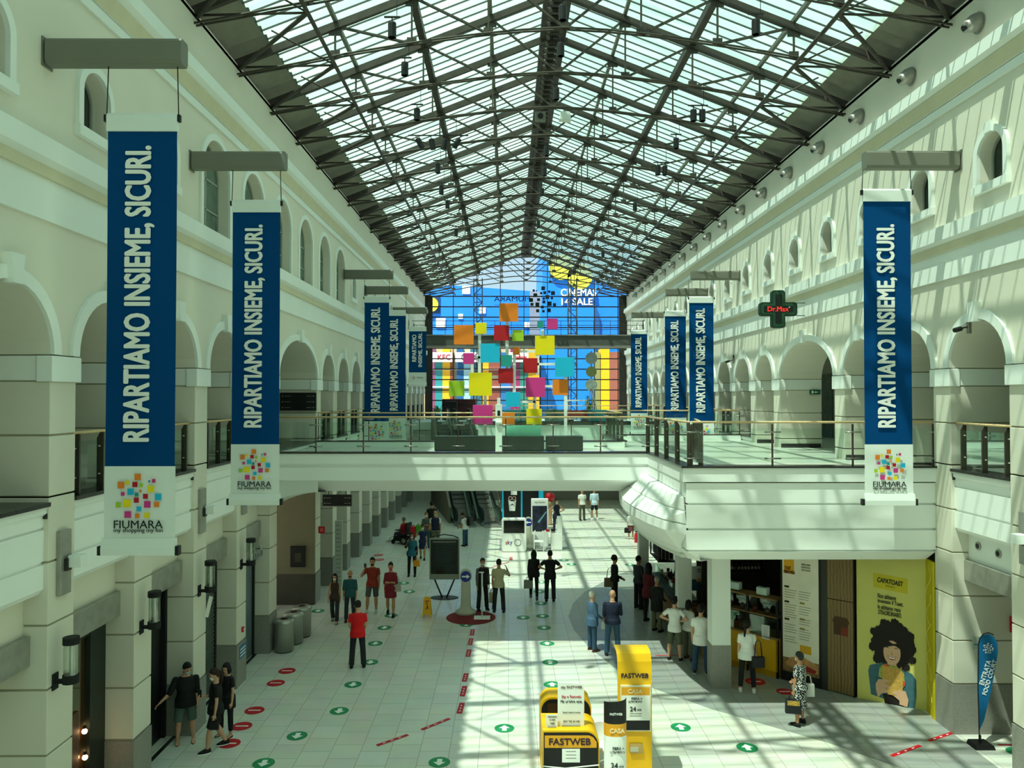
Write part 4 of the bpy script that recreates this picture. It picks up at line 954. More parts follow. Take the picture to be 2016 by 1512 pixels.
def tape(p, q, w_, label, group=None, marks=True):
    a = Vector(G(*p)).to_3d(); b = Vector(G(*q)).to_3d(); d = b - a; t = thing('floor_tape', label, 'floor tape', a, rz=math.atan2(d.y, d.x), group=group); L = d.length
    MB().box(0, L, -w_ / 2, w_ / 2, .004, .007).obj('strip', M_red, t)
    if marks:
        for f in (.25, .5, .75): MB().prism([(L * f - .04, -.02), (L * f + .04, 0), (L * f - .04, .02)], 'z', .007, .009).obj('mark', M_paper, t)
for i, (p, q) in enumerate((((904, 1405), (910, 1384)), ((910, 1371), (915, 1351)), ((914, 1342), (918, 1326)), ((921, 1293), (924, 1279)), ((925, 1270), (928, 1257)), ((929, 1251), (931, 1239)), ((1006, 1103), (1006, 1097)))):
    tape(p, q, .13, 'short red dash of the dashed lane line in the middle of the floor', 'red dashes of the centre lane line')
tape((742, 1468), (803, 1447), .09, 'red floor tape at the bottom, left one of two diagonal strips'); tape((830, 1437), (885, 1415), .09, 'red floor tape at the bottom, right one of two diagonal strips')
tape((1755, 1489), (1812, 1468), .09, 'red floor tape at lower right, nearer of two diagonal strips'); tape((1828, 1459), (1878, 1442), .09, 'red floor tape at lower right, pointing at the feather flag foot')
tape((1964, 1467), (2030, 1467), .05, 'thin red tape line at the right edge', marks=False); tape((960, 1120), (1003, 1106), .05, 'thin red tape line before the white television kiosk', marks=False)
tape((1290, 1291), (1345, 1290), .05, 'thin red tape line at the feet of the boys in white', marks=False)

# ---------------------------------------------------------------- yellow promotion kiosk
t = thing('promo_totem', 'tall curved yellow totem with framed price poster', 'totem', (AT(1250, 1400, 14.2)[0], 14.2, 0)); hw = .315
m = MB(); prof = [(0, 0), (0, 2.05), (.03, 2.28), (.10, 2.40), (.22, 2.44), (.50, 2.44), (.50, 2.41), (.24, 2.40), (.13, 2.35), (.07, 2.22), (.05, 2.05), (.05, 0)]
m.prism(prof, 'x', -hw, hw); m.obj('curved_shell', M_yel, t)
text('FASTWEB', .50, .085, mat('kiosk_ink', '2A1630', .5), t, (0, -.006, 2.03), FRONT, bold=.03)
MB().box(-.27, .29, -.03, 0, 1.02, 1.86).obj('poster_frame', mat('pale_frame', 'E8E4C8', .4), t)
MB().box(-.25, .27, -.034, -.03, 1.68, 1.83).obj('poster_header', mat('header_orange', 'E8A21E', .5), t); MB().box(-.25, .27, -.034, -.03, 1.22, 1.68).obj('poster_sheet', M_paper, t); MB().box(-.25, .27, -.034, -.03, 1.04, 1.22).obj('poster_footer', M_black, t)
text('CASA', .26, .075, mat('casa_cream', 'F6E7B8', .5), t, (0, -.037, 1.755), FRONT, bold=.02); text('FIBRA +', .20, .045, M_ink, t, (.03, -.037, 1.62), FRONT); text('ULTRAVELOCE', .25, .034, M_ink, t, (.0, -.037, 1.565), FRONT)
text('24', .11, .085, M_ink, t, (-.04, -.037, 1.43), FRONT, bold=.01); text(',95€', .09, .04, M_ink, t, (.07, -.037, 1.41), FRONT)
for zz, c_ in ((1.34, M_armgrey), (1.30, M_armgrey)): MB().box(-.1, .12, -.037, -.034, zz, zz + .01).obj('text_line', c_, t)
MB().box(-.1, .14, -.04, 0, .62, .80).obj('leaflet_holder', glass('holder_plastic', (.95, .93, .8), .1), t); MB().box(-.09, .06, -.02, -.01, .64, .72).obj('leaflet', M_paper, t)
x, _ = AT(1211, 1450, 13.6); t = thing('promo_column', 'curved price column in front of the yellow totem', 'display', (x, 13.6, 0))
def half(z0, z1, m_, nm, r=.2, dz=0):
    m = MB(); n = 16; vs = []
    for z in (z0, z1):
        for i in range(n + 1):
            a = PI + PI * i / n; vs.append((r * math.cos(a), .6 * r * math.sin(a), z + (dz * (i / n) if z == z1 else 0)))
        for i in range(n + 1):
            a = 2 * PI - PI * i / n; vs.append(((r - .01) * math.cos(a), .6 * (r - .01) * math.sin(a) + .012, z + (dz * (1 - i / n) if z == z1 else 0)))
    k = 2 * (n + 1); m.add(vs, [(i, (i + 1) % k, k + (i + 1) % k, k + i) for i in range(k)] + [tuple(range(k))[::-1], tuple(range(k, 2 * k))]); return m.obj(nm, m_, t, smooth=False)
half(1.44, 1.80, M_black, 'black_band', dz=.06); half(1.22, 1.44, mat('header_orange', 'E8A21E', .5), 'orange_band'); half(0, 1.22, M_paper, 'white_sheet')
text('FASTWEB', .22, .04, M_paper, t, (.0, -.125, 1.62), FRONT, bold=.02); text('CASA', .26, .075, mat('casa_cream', 'F6E7B8', .5), t, (.02, -.125, 1.33), FRONT, bold=.02)
text('FIBRA +', .2, .05, M_ink, t, (.04, -.125, 1.02), FRONT); text('ULTRAVELOCE', .26, .035, M_ink, t, (.02, -.125, .955), FRONT); text('24', .12, .10, M_ink, t, (-.03, -.125, .72), FRONT, bold=.01); text(',95€', .09, .045, M_ink, t, (.09, -.125, .70), FRONT)
def arch_desk(cx, Y, w_, top, depth, label, front_black=True):
    t = thing('promo_desk', label, 'desk', (cx, Y, 0)); r = .22; n = 8
    out = [(-w_, 0)] + ([(-w_, top - r)] + [(-w_ + r - r * math.cos(PI / 2 * i / n), top - r + r * math.sin(PI / 2 * i / n)) for i in range(n + 1)] if not front_black else [(-w_, top)]) + [(w_ - r + r * math.sin(PI / 2 * i / n), top - r + r * math.cos(PI / 2 * i / n)) for i in range(n + 1)] + [(w_, 0)]
    inn = [(a * .955, b - .035 if b > .1 else b) for a, b in out]
    MB().prism(out, 'y', 0, depth).obj('shell', M_yel if front_black else mat('kiosk_black_yellow', 'F0B40E', .4), t)
    MB().prism(inn, 'y', -.012, .0).obj('front_panel', M_black, t)
    return t
cx, _ = AT(1124, 1450, 13.75); t = arch_desk(cx, 13.75, .51, 1.22, .75, 'black and yellow promotion desk with curved shoulder at the bottom of the picture')
MB().prism([(-.47, .92), (.46, .92), (.46, 1.02), (.40, 1.10), (.33, 1.135), (-.47, 1.135)], 'y', -.02, -.012).obj('yellow_header', mat('header_orange', 'E8A21E', .5), t)
text('FASTWEB', .74, .115, mat('kiosk_ink', '2A1630', .5), t, (-.02, -.024, 1.03), FRONT, bold=.03)
MB().box(-.16, .16, -.02, -.012, .66, .90).obj('paper_notice', M_paper, t)
for k in range(3): MB().box(-.09, .09, -.022, -.02, .85 - k * .06, .86 - k * .06).obj('text_line', M_armgrey, t)
MB().tube([(-.5, -.03, .60), (-.1, -.03, .56), (.5, -.03, .62)], .012, 6).obj('barrier_tape', M_paper, t)
cx, _ = AT(1114, 1450, 15.0); t = arch_desk(cx, 15.0, .5, 1.32, .5, 'black and yellow arched desk standing behind the front promotion desk', front_black=False)
MB().box(-.36, .38, -.02, -.012, .5, 1.2).obj('brown_screen', mat('brown_screen', '3A2412', .4), t)
def leaflet(px0, py0, px1, py1, Y, label, lines, tilt=0):
    a, z0 = AT(px0, py1, Y); b, z1 = AT(px1, py0, Y); z0 = 1.222; t = thing('counter_card', label, 'card', ((a + b) / 2, Y, z0)); w_ = (b - a) / 2; H = z1 - z0
    MB().prism([(-w_, 0), (w_, 0), (w_, H - tilt), (-w_, H)], 'y', 0, .012).obj('card', M_paper, t); MB().box(-w_ * .7, w_ * .7, -.04, .06, 0, .012).obj('foot', M_steel, t)
    for s_, sw, sh, zz, mm in lines: text(s_, sw, sh, mm, t, (0.01, -.004, H * zz), (PI / 2, 0, 0))
    return t
leaflet(1098, 1343, 1150, 1433, 13.95, 'tall white price card standing on the front promotion desk', [('sky FASTWEB', .38, .06, .88, mat('card_brown', '7A5A4A', .6)), ('Sky e Fastweb:', .36, .06, .66, M_red), ("Ma un'altra casa.", .40, .05, .56, M_ink), ('Scopri tutte le novita', .32, .035, .30, M_armgrey), ('SKY TG 24 HD', .30, .03, .10, M_armgrey)], tilt=.03)
leaflet(1075, 1407, 1098, 1440, 13.9, 'small white card on the left end of the promotion desk', [('Informazioni', .16, .03, .85, M_armgrey), ('in cassa', .1, .03, .6, M_armgrey), ('oggi', .08, .03, .3, M_armgrey)])
x, y = AT(1178, 1440, 14.8); t = thing('kiosk_armchair', 'white curved plastic chair between the kiosk desks', 'chair', (x + .10, 14.82, 0))
MB().rings([(0, 0, .42, .23, .22), (0, 0, .46, .25, .24), (0, 0, .48, .22, .21)], 20).obj('seat', M_paper, t, smooth=True)
m = MB(); n = 14
for i in range(n):
    a0, a1 = PI * i / n, PI * (i + 1) / n; m.bar((.25 * math.cos(a0), .24 * math.sin(a0), .66), (.25 * math.cos(a1), .24 * math.sin(a1), .66), .03, .34)
m.obj('backrest', M_paper, t)
for a in (.8, 2.3, 3.9, 5.5): MB().tube([(.16 * math.cos(a), .16 * math.sin(a), .43), (.22 * math.cos(a), .22 * math.sin(a), 0)], .014, 6).obj('leg', M_steel, t, smooth=True)

# ---------------------------------------------------------------- feather flag
x = 9.72; y = 15.75; t = thing('feather_flag', 'blue feather flag on a black foot in front of the right pier', 'flag', (x, y, 0))
pts = [(-.02, .35), (.07, .55), (.22, 1.15), (.33, 1.70), (.37, 1.95), (.36, 2.12), (.29, 2.25), (.18, 2.31), (.06, 2.28), (-.01, 2.20), (-.02, 2.1), (-.04, 1.2)]
MB().prism(pts, 'y', -.004, .004).obj('flag_cloth', mat('flag_blue', '0A6CA6', .6, noise=.05), t)
MB().tube([(-.03, 0, .1), (-.05, 0, 1.2), (-.03, 0, 2.1), (.0, 0, 2.22), (.08, 0, 2.31), (.18, 0, 2.335), (.28, 0, 2.29)], .011, 6).obj('flag_pole', M_black, t, smooth=True)
o = logo(t, .17, 2.02, .22, -.006, mats=M_paper); 
text('ENTRATA', .52, .095, M_paper, t, (.10, -.008, 1.52), (PI / 2, -math.radians(72), 0), bold=.02); text('FOOD COURT', .74, .085, M_paper, t, (.19, -.008, 1.42), (PI / 2, -math.radians(72), 0), bold=.02)
MB().prism([(-.21, .0), (.21, .0), (.17, .09), (-.17, .09)], 'y', -.17, .17).obj('foot', M_black, t, bevel=.01); MB().tube([(-.02, 0, .08), (-.02, 0, .24)], .025, 10).obj('socket', M_black, t)

# ---------------------------------------------------------------- television kiosk in the middle distance
t = thing('kiosk_mat', 'grey floor plate under the white television kiosk', 'mat', (*G(1050, 1082), 0)); MB().box(-1.6, 1.75, -.35, 2.4, 0, .02).obj('plate', mat('plate_grey', '8D918C', .5), t)
x, y = G(1012, 1087); t = thing('screen_kiosk', 'white rounded kiosk with a black television screen', 'kiosk', (x, y, .02)); 
m = MB(); m.prism([(-.57, .08), (-.5, .0), (.5, .0), (.57, .08), (.57, 1.46), (.5, 1.54), (-.5, 1.54), (-.57, 1.46)], 'y', 0, .3); m.obj('cabinet', M_paper, t, bevel=.02)
MB().box(-.48, .48, -.012, 0, .86, 1.44).obj('screen', mat('screen_black', '050607', .1), t)
text('s', .07, .13, M_red, t, (-.36, -.006, .40), FRONT, bold=.02); text('k', .10, .2, mat('sky_purple', '7A1A6A', .5), t, (-.25, -.006, .44), FRONT, bold=.02); text('y', .11, .18, mat('sky_blue', '1A2A9A', .5), t, (-.13, -.006, .38), FRONT, bold=.02)
m = MB(); 
for i in range(24):
    a0, a1 = 2 * PI * i / 24, 2 * PI * (i + 1) / 24; m.bar((.17 + .15 * math.cos(a0), -.006, .42 + .15 * math.sin(a0)), (.17 + .15 * math.cos(a1), -.006, .42 + .15 * math.sin(a1)), .01, .018)
m.obj('ring_mark', M_ink, t)
x, z = AT(1063, 1050, 36.6); t = thing('poster_stand', 'white stand with a dark film poster beside the television kiosk', 'stand', (x, 36.6, .02))
MB().box(-.42, .40, 0, .1, 0, 2.3).obj('panel', M_paper, t, bevel=.03); MB().box(-.36, .34, -.012, 0, .75, 1.95).obj('dark_print', mat('night_print', '20243A', .3, noise=.9, scale=4), t)
MB().prism([(-.1, 1.2), (.3, 1.7), (.32, 1.66), (-.05, 1.12)], 'y', -.016, -.012).obj('light_streak', mat('streak_cyan', '6FA6B8', .5), t)
text('sky cinema', .5, .09, M_armgrey, t, (0, -.006, 2.12), FRONT); 
x, z = AT(1040, 1040, 36.4); arrow_bollard(x, 36.3, 'white arrow column with blue disc between the poster stand and the kiosk', True)
x, y = G(1098, 1084); t = thing('white_counter', 'tall narrow white counter right of the television kiosk', 'counter', (x, y, .02)); MB().box(-.3, .22, 0, .5, 0, .8).obj('lower_block', M_paper, t, bevel=.02); MB().box(-.02, .22, 0, .35, .8, 1.55).obj('upper_block', M_paper, t, bevel=.02)
MB().box(-.62, -.1, .05, .35, .84, .87).obj('shelf', M_paper, t); MB().box(-.55, -.38, .0, .2, .87, .95).obj('red_box', M_red, t); MB().box(-.3, -.12, .0, .2, .87, .97).obj('black_tablet', M_black, t); MB().box(-.6, -.56, .1, .3, 0, .84).obj('shelf_leg', M_paper, t)
x, y = G(1061, 1087); t = thing('tube_chair', 'white tubular stool in front of the poster stand', 'stool', (x, y, .02))
for s_ in (-.22, .22): MB().tube([(s_, 0, .0), (s_, 0, .9), (s_ * .6, 0, 1.0)], .022, 6).obj('frame_tube', M_paper, t, smooth=True)
MB().box(-.22, .22, -.02, .3, .44, .48).obj('seat', M_paper, t); MB().box(-.16, .16, -.02, .02, .94, 1.02).obj('backrest', M_black, t)
# blue play kiosk behind
x, y = 1.0, 40.5; t = thing('play_kiosk', 'cyan framed kiosk with black panels and a grinning white face', 'kiosk', (x - .35, y, 0)); M_cy = mat('kiosk_cyan', '18B4DC', .4)
for xx in (-.95, .05): MB().box(xx - .04, xx + .04, -.04, .04, 0, 2.35).obj('post', M_cy, t)
MB().box(-.98, 1.15, -.05, 1.2, 2.28, 2.42).obj('canopy', M_cy, t); MB().box(.95, 1.2, -.05, .9, .3, 2.3).obj('side_panel', M_cy, t); MB().box(-.9, .02, -.02, .02, .2, 2.25).obj('front_panel', M_black, t); MB().box(.08, .95, -.02, .02, .2, 2.25).obj('second_panel', M_black, t)
m = MB()
for s_ in (-1, 1):
    for i in range(14):
        a0, a1 = 2 * PI * i / 14, 2 * PI * (i + 1) / 14; m.bar((-.45 + s_ * .1 + .09 * math.cos(a0), -.03, 1.82 + .09 * math.sin(a0)), (-.45 + s_ * .1 + .09 * math.cos(a1), -.03, 1.82 + .09 * math.sin(a1)), .01, .03)
m.obj('round_eyes', mat('face_pink', 'E8C0BC', .5), t)
MB().prism([(-.66, 1.74), (-.62, 1.35), (-.6, 1.15), (-.3, 1.15), (-.28, 1.35), (-.24, 1.74), (-.36, 1.66), (-.54, 1.66)], 'y', -.03, -.02).obj('white_face', M_paper, t); MB().prism([(-.58, 1.42), (-.45, 1.54), (-.32, 1.42), (-.45, 1.47)], 'y', -.036, -.03).obj('mouth', M_black, t)
MB().box(-.52, -.2, -.05, -.03, 2.0, 2.2).obj('notice', M_paper, t)
t = thing('gumball_machine', 'red ball topped vending machine behind the cyan kiosk', 'vending machine', (2.35, 43.0, 0)); MB().ball((0, 0, 1.55), .26, 16, 10).obj('red_globe', M_red, t, smooth=True); MB().rings([(0, 0, 0, .22, .22), (0, 0, .1, .1, .1), (0, 0, 1.1, .1, .1), (0, 0, 1.32, .2, .2)], 16).obj('stand', mat('tan_stand', 'A08060', .5), t, smooth=True)

# ---------------------------------------------------------------- escalators
M_esg = glass('escalator_glass', (.55, .68, .64), .12)
def escalator():
    t = thing('escalator', '', 'escalator', group=None); run = 5.42 / math.tan(math.radians(30)); y0, y1 = 1.3, 1.3 + run
    L = lambda y: 0 if y < y0 else min(5.42, (y - y0) * math.tan(math.radians(30)))
    st = MB(); k = 0; y = .2
    while y < y1 + .6:
        z = L(y + .2) if y > y0 - .2 else 0; st.box(-.42, .42, y, y + .4, max(0, z - .25), z + .02); y += .4
    st.obj('steps', wave_mat('step_ribs', '2A2E2E', '6A6E6C', 40, 'X', .4, 0, .5), t)
    for s_ in (-1, 1):
        pr = [(-.3, 0), (y0, 0), (y1, 5.42), (y1 + 1, 5.42), (y1 + 1, 5.62), (y1, 5.62), (y0 - .05, .22), (-.3, .22)]
        MB().prism(pr, 'x', s_ * .44, s_ * .56).obj('skirt', mat('skirt_steel', '79817C', .3, .6), t)
        gp = [(-.35, .22), (y0 - .05, .22), (y1, 5.62), (y1 + .8, 5.62), (y1 + .8, 6.3), (y1 - .1, 6.3), (y0 - .2, .92), (-.2, .92), (-.45, .75), (-.5, .5)]
        MB().prism(gp, 'x', s_ * .49, s_ * .51).obj('glass_side', M_esg, t)
        hp = [(s_ * .5, -.3, .30), (s_ * .5, -.52, .38), (s_ * .5, -.58, .62), (s_ * .5, -.46, .86), (s_ * .5, -.2, .97), (s_ * .5, y0 - .2, .97), (s_ * .5, y1 - .1, 6.35), (s_ * .5, y1 + .8, 6.35)]
        MB().tube(hp, .045, 8).obj('handrail', M_black, t, smooth=True)
    pr = [(y0 - .4, 0), (y1 + 1, 5.3), (y1 + 1, 4.5), (y1, 4.4), (y0 + 1.6, 0)]
    MB().prism(pr, 'x', -.56, .56).obj('truss_casing', mat('escalator_casing', '57524A', .5), t)
    MB().box(-.5, .5, -.9, .25, 0, .02).obj('landing_plate', M_steel, t); return t
e = escalator(); e['label'] = 'left escalator rising to the far upper floor'; e.location = (*G(915, 1034), 0); e.rotation_euler = (0, 0, math.radians(12))
dup(e, (*G(966, 1034), 0), label='right escalator rising to the far upper floor')
t = thing('escalator_side_wall', 'sloping brown side panel left of the escalators', 'panel', (*G(888, 1030), 0), rz=math.radians(12)); MB().prism([(0, 0), (0, .9), (9.4, 6.0), (9.4, 0)], 'x', -.12, 0).obj('panel', mat('brown_side', '6F6658', .6), t)

# ---------------------------------------------------------------- columns under the deck
def column(px, py, w_, label):
    x, y = G(px, py); t = thing('square_column', label, 'column', (x, y + w_ / 2, 0)); h = w_ / 2
    MB().box(-h - .01, h + .01, -h - .01, h + .01, 0, 1.05).obj('base', M_stone, t, bevel=.005); MB().box(-h, h, -h, h, 1.05, 3.52).obj('shaft', M_white, t, bevel=.005)
column(1421, 1355, .46, 'white square column with granite base in front of the snack counter')
column(1349, 1268, .40, 'white square column behind the boys in white shirts'); column(1268, 1190, .34, 'white square column at the far end of the coffee bar')

# ---------------------------------------------------------------- coffee bar
t = thing('bar_counter', 'wood fronted coffee bar counter where customers lean', 'counter', (4.95, 22.9, 0))
MB().box(0, .7, 0, 3.6, .12, 1.06).obj('front', wave_mat('bar_wood', '6B4A22', '96702F', 3, 'Z', .4), t); MB().box(-.05, .75, -.05, 3.65, 1.06, 1.11).obj('worktop', M_black, t); MB().box(.05, .7, .05, 3.6, 0, .12).obj('plinth', M_black, t)
MB().box(.1, .12, .1, 3.4, 1.11, 1.45).obj('sneeze_guard', M_glass, t)
random.seed(3)
cols = [('amber_jar', '9A6A2A'), ('dark_jar', '2A2420'), ('white_cup', 'E6E4DC'), ('green_bottle', '22402C'), ('pastry', 'A87438'), ('red_box', '8A2A22')]
for k in range(26):
    nm, c_ = cols[k % 6]; yy = 23.05 + (k // 2) * .26; xx = 5.25 + (k % 2) * .22
    hgt = {'green_bottle': .3, 'amber_jar': .18, 'white_cup': .09, 'dark_jar': .22, 'pastry': .07, 'red_box': .16}[nm]
    m = MB()
    if nm == 'red_box': m.box(-.07, .07, -.05, .05, 0, hgt)
    elif nm == 'green_bottle': m.rings([(0, 0, 0, .04, .04), (0, 0, .19, .04, .04), (0, 0, .24, .015, .015), (0, 0, .3, .015, .015)], 10)
    elif nm == 'pastry': m.ball((0, 0, .035), (.08, .05, .035), 10, 6)
    else: m.rings([(0, 0, 0, .045, .045), (0, 0, hgt * .9, .055, .055), (0, 0, hgt, .045, .045)], 12)
    o = m.obj(nm, mat('bar_' + nm, c_, .4), None, smooth=nm != 'red_box'); o.location = (xx, yy, 1.111)
    tag(o, '%s among the clutter on the coffee bar' % nm.replace('_', ' '), nm.split('_')[-1], 'clutter on the coffee bar: ' + nm.replace('_', ' '))
t = thing('bottle_rack', 'black steel rack hanging over the coffee bar', 'rack', (4.75, 24.2, 1.95)); 
for xx in (0, .55):
    for yy in (0, 1.3): MB().box(xx - .02, xx + .02, yy - .02, yy + .02, 0, 1.55).obj('upright', M_black, t)
MB().box(.06, .5, .1, 1.2, .1, 1.4).obj('dark_panel', M_blackm, t); MB().box(0, .55, 0, 1.3, .0, .03).box(0, .55, 0, 1.3, 1.4, 1.43).obj('shelf', M_black, t)
for k in range(4): MB().tube([(.1 + k * .12, -.02, .1), (.1 + k * .12, -.02, 1.3)], .012, 6).obj('rod', M_steel, t, smooth=True)
struct(MB().box(5.75, 6.75, 23.3, 23.4, 0, 3.5).obj('wall_snack_back', wave_mat('dark_oak', '4E3A1E', '6A5026', 5, 'X', .5)))
x, z = AT(1386, 1140, 22.9); t = thing('snack_poster', 'small poster of golden snacks on the wooden wall between the columns', 'poster', (x, 23.28, z - .1)); 
MB().box(-.28, .28, -.01, 0, .0, .40).obj('white_part', M_paper, t); MB().box(-.28, .28, -.01, 0, -.34, 0).obj('blue_part', mat('poster_blue', '2A5A7A', .5), t)
m = MB()
for k, (a, b) in enumerate(((-.08, -.02), (.02, -.04), (.12, 0), (.18, .06), (.06, .07))): m.ball((a, -.02, b), (.07, .01, .055), 10, 6)
m.obj('golden_snacks', mat('snack_gold', 'D69A22', .5), t)
text('PRENDI E PORTA', .32, .04, M_ink, t, (.05, -.015, .30), FRONT); text('QUANTO PIACE', .32, .04, M_ink, t, (.05, -.015, .23), FRONT)
# ---------------------------------------------------------------- snack shop
def seg(name, label, cat, p, q, z=0):
    a, b = Vector(p), Vector(q); d = b - a; return thing(name, label, cat, (a.x, a.y, z), rz=math.atan2(d.y, d.x)), d.length
struct(MB().box(5.75, 9.4, 22.72, 22.82, 0, 3.5).obj('wall_snack_shop', mat('shop_dark_brown', '2A2016', .7)))
Pm0, Pm1, Pw0, Pw1, Pp0, Pp1, Py1 = G(1542, 1338), G(1613, 1356), G(1630, 1360), G(1683, 1374), G(1688, 1374.5), G(1825, 1400), G(1846, 1411)
t, L = seg('snack_counter', 'yellow fronted snack counter with open black shelf frame', 'counter', (5.35, 21.15), G(1531, 1337)); 
MB().box(0, L, 0, .6, .16, .98).obj('front', mat('counter_yellow', 'E0A80C', .4, noise=.03), t); MB().box(0, L, .03, .6, 0, .16).obj('plinth', mat('counter_yellow_dark', 'C89408', .4), t); MB().box(-.02, L + .02, -.03, .65, .98, 1.03).obj('worktop', mat('oak_top', '8A6A3A', .4), t)
MB().box(0, L, 0, .012, 1.03, 1.5).box(0, L, .3, .312, 1.5, 1.95).obj('glass_screen', M_glass, t)
for f in (.30, .62, .995): MB().box(L * f - .03, L * f + .03, .0, .05, 0, 2.0).obj('upright', M_black, t)
MB().box(L * .2, L * 1.0, 0, .4, 1.96, 2.0).obj('upper_shelf', mat('oak_top', '8A6A3A', .4), t); MB().box(L * .2, L * 1.0, 0, .35, 1.52, 1.55).obj('lower_shelf', mat('oak_top', '8A6A3A', .4), t)
ang = t.rotation_euler.z; base = Vector(t.location)
def oncount(f, dy, z): return base + Vector((math.cos(ang) * L * f - math.sin(ang) * dy, math.sin(ang) * L * f + math.cos(ang) * dy, z))
for f, lab in ((.42, 'pale toaster on the upper shelf, left one'), (.78, 'pale toaster on the upper shelf, right one')):
    o = thing('toaster', lab, 'toaster', oncount(f, .18, 2.0), rz=ang); MB().box(-.15, .15, -.10, .10, .02, .22).obj('body', mat('toaster_mint', 'C9DCD2', .3), o, bevel=.03, seg=3); MB().box(-.1, .1, -.05, -.02, .215, .225).box(-.1, .1, .02, .05, .215, .225).obj('slot', M_black, o); MB().box(-.17, -.15, -.02, .02, .12, .15).obj('lever', M_black, o)
o = thing('milk_jug', 'pale ceramic jug at the left end of the upper shelf', 'jug', oncount(.27, .2, 2.0)); MB().rings([(0, 0, 0, .08, .08), (0, 0, .12, .13, .13), (0, 0, .2, .1, .1), (0, 0, .28, .06, .06), (0, 0, .36, .08, .08)], 18).obj('body', mat('jug_grey', 'A8A89A', .5), o, smooth=True); MB().tube([(.1, 0, .12), (.17, 0, .2), (.08, 0, .3)], .012, 6).obj('handle', mat('jug_grey', 'A8A89A', .5), o, smooth=True)
for k, f in enumerate((.36, .52, .68, .84)):
    o = thing('storage_pot', 'dark pot on the middle shelf of the snack counter', 'pot', oncount(f, .16, 1.55), group='pots on the snack counter shelf'); MB().rings([(0, 0, 0, .05, .05), (0, 0, .08, .07, .07), (0, 0, .14, .05, .05)], 14).obj('body', mat('pot_%d' % (k % 2), ('5A1A16', '4A4030')[k % 2], .5), o, smooth=True); MB().ball((0, 0, .155), .02, 8, 6).obj('knob', M_black, o)
o = thing('menu_card', 'white menu sheet clipped to the snack counter glass', 'card', oncount(.86, -.02, .95), rz=ang); MB().box(-.11, .11, -.01, 0, 0, .36).obj('sheet', M_paper, o)
for k in range(5): MB().box(-.06, .06, -.013, -.01, .3 - k * .05, .305 - k * .05).obj('text_line', M_armgrey, o)
# bottles on wall shelves behind the counter
t = thing('bottle_shelves', 'dark wall shelves full of bottles behind the snack counter', 'shelves', (5.9, 22.4, 0))
for z in (2.05, 2.5, 2.95): MB().box(0, 1.6, 0, .3, z - .03, z).obj('shelf', mat('dark_oak_shelf', '3A2A18', .5), t)
for xx in (0, .8, 1.6): MB().box(xx - .02, xx + .02, 0, .3, 0, 3.3).obj('upright', M_black, t)
def bottle():
    o = thing('wine_bottle', '', 'bottle'); MB().rings([(0, 0, 0, .035, .035), (0, 0, .19, .035, .035), (0, 0, .24, .013, .013), (0, 0, .31, .013, .013)], 10).obj('glass_body', mat('bottle_glass', '1A1410', .15), o, smooth=True)
    MB().rings([(0, 0, .06, .036, .036), (0, 0, .14, .036, .036)], 10).obj('paper_label', mat('bottle_label', '9A8E80', .6), o); return o
b0 = bottle(); b0['label'] = 'dark wine bottle on the shelves behind the snack counter'; b0['group'] = 'bottles behind the snack counter'; first = True
for z in (2.05, 2.5):
    for k in range(15):
        loc = (6.0 + k * .1, 22.55, z)
        if first: b0.location = loc; first = False
        else: dup(b0, loc)
text('capatosteria', .8, .16, mat('shop_sign_white', 'E0DCD0', .5, emit=.6), b0, (0, 0, 0), FRONT).parent = None
sgn = [o for o in C.objects if o.name.startswith('lettering') and o.parent is None][-1]; sgn.location = (6.5, 19.9, 3.42); sgn.rotation_euler = (PI / 2, 0, math.radians(-32)); sgn.name = 'shop_name_sign'; tag(sgn, 'pale shop name lettering cut off by the fascia above the snack counter', 'sign')
# menu board
t, L = seg('menu_board', 'tall printed price list beside the snack counter', 'menu board', Pm0, Pm1); H = 3.3
MB().box(-.06, L + .06, .0, .08, 0, H).obj('frame', M_black, t); MB().box(0, L, -.012, 0, .25, H).obj('sheet', mat('menu_cream', 'EDE6D2', .6), t)
MB().box(.04, .30, -.018, -.012, 2.72, 3.12).obj('yellow_block', mat('menu_yellow', 'E0A41A', .6), t)
text('TOAST', .16, .08, mat('menu_brown', '5A1E14', .6), t, (.14, -.022, 2.86), FRONT, bold=.02); text('FORMATO MEGA', .28, .08, mat('menu_brown', '5A1E14', .6), t, (.18, -.022, 2.76), FRONT, bold=.02)
MB().box(.44, .72, -.018, -.012, .78, .98).obj('offer_box', mat('menu_yellow', 'E0A41A', .6), t)
lm = MB(); M_mt = mat('menu_text', '8A8272', .7)
for c0, c1, zs in ((.05, .36, [2.3 - .062 * k for k in range(22) if k not in (4, 5, 12, 13, 18)]), (.42, .72, [2.3 - .062 * k for k in range(20) if k not in (4, 5, 10, 14)])):
    for k, z in enumerate(zs): MB().box(c0, c1 - .02 * (k % 4), -.016, -.012, z, z + .012).obj('text_line', M_mt, t)
for a, z in ((.05, 2.36), (.05, 1.98), (.05, 1.54), (.44, 2.0), (.44, 1.6), (.44, 1.36)): MB().box(a, a + .12, -.017, -.012, z, z + .05).obj('heading', mat('menu_dark', '3A2A1A', .6) if a < .2 else mat('menu_ochre', '9A8A4A', .6), t)
for k in range(3): text(('PRENDI A SUPERE', 'IN UN ISTANTE', 'TUTTO FATTO')[k], .22, .045, M_mt, t, (.6, -.018, 3.0 - k * .07), FRONT)
MB().box(0, L, -.016, -.012, .25, .60).obj('photo_ground', mat('photo_tan', '8A6A40', .7, noise=.5, scale=6), t)
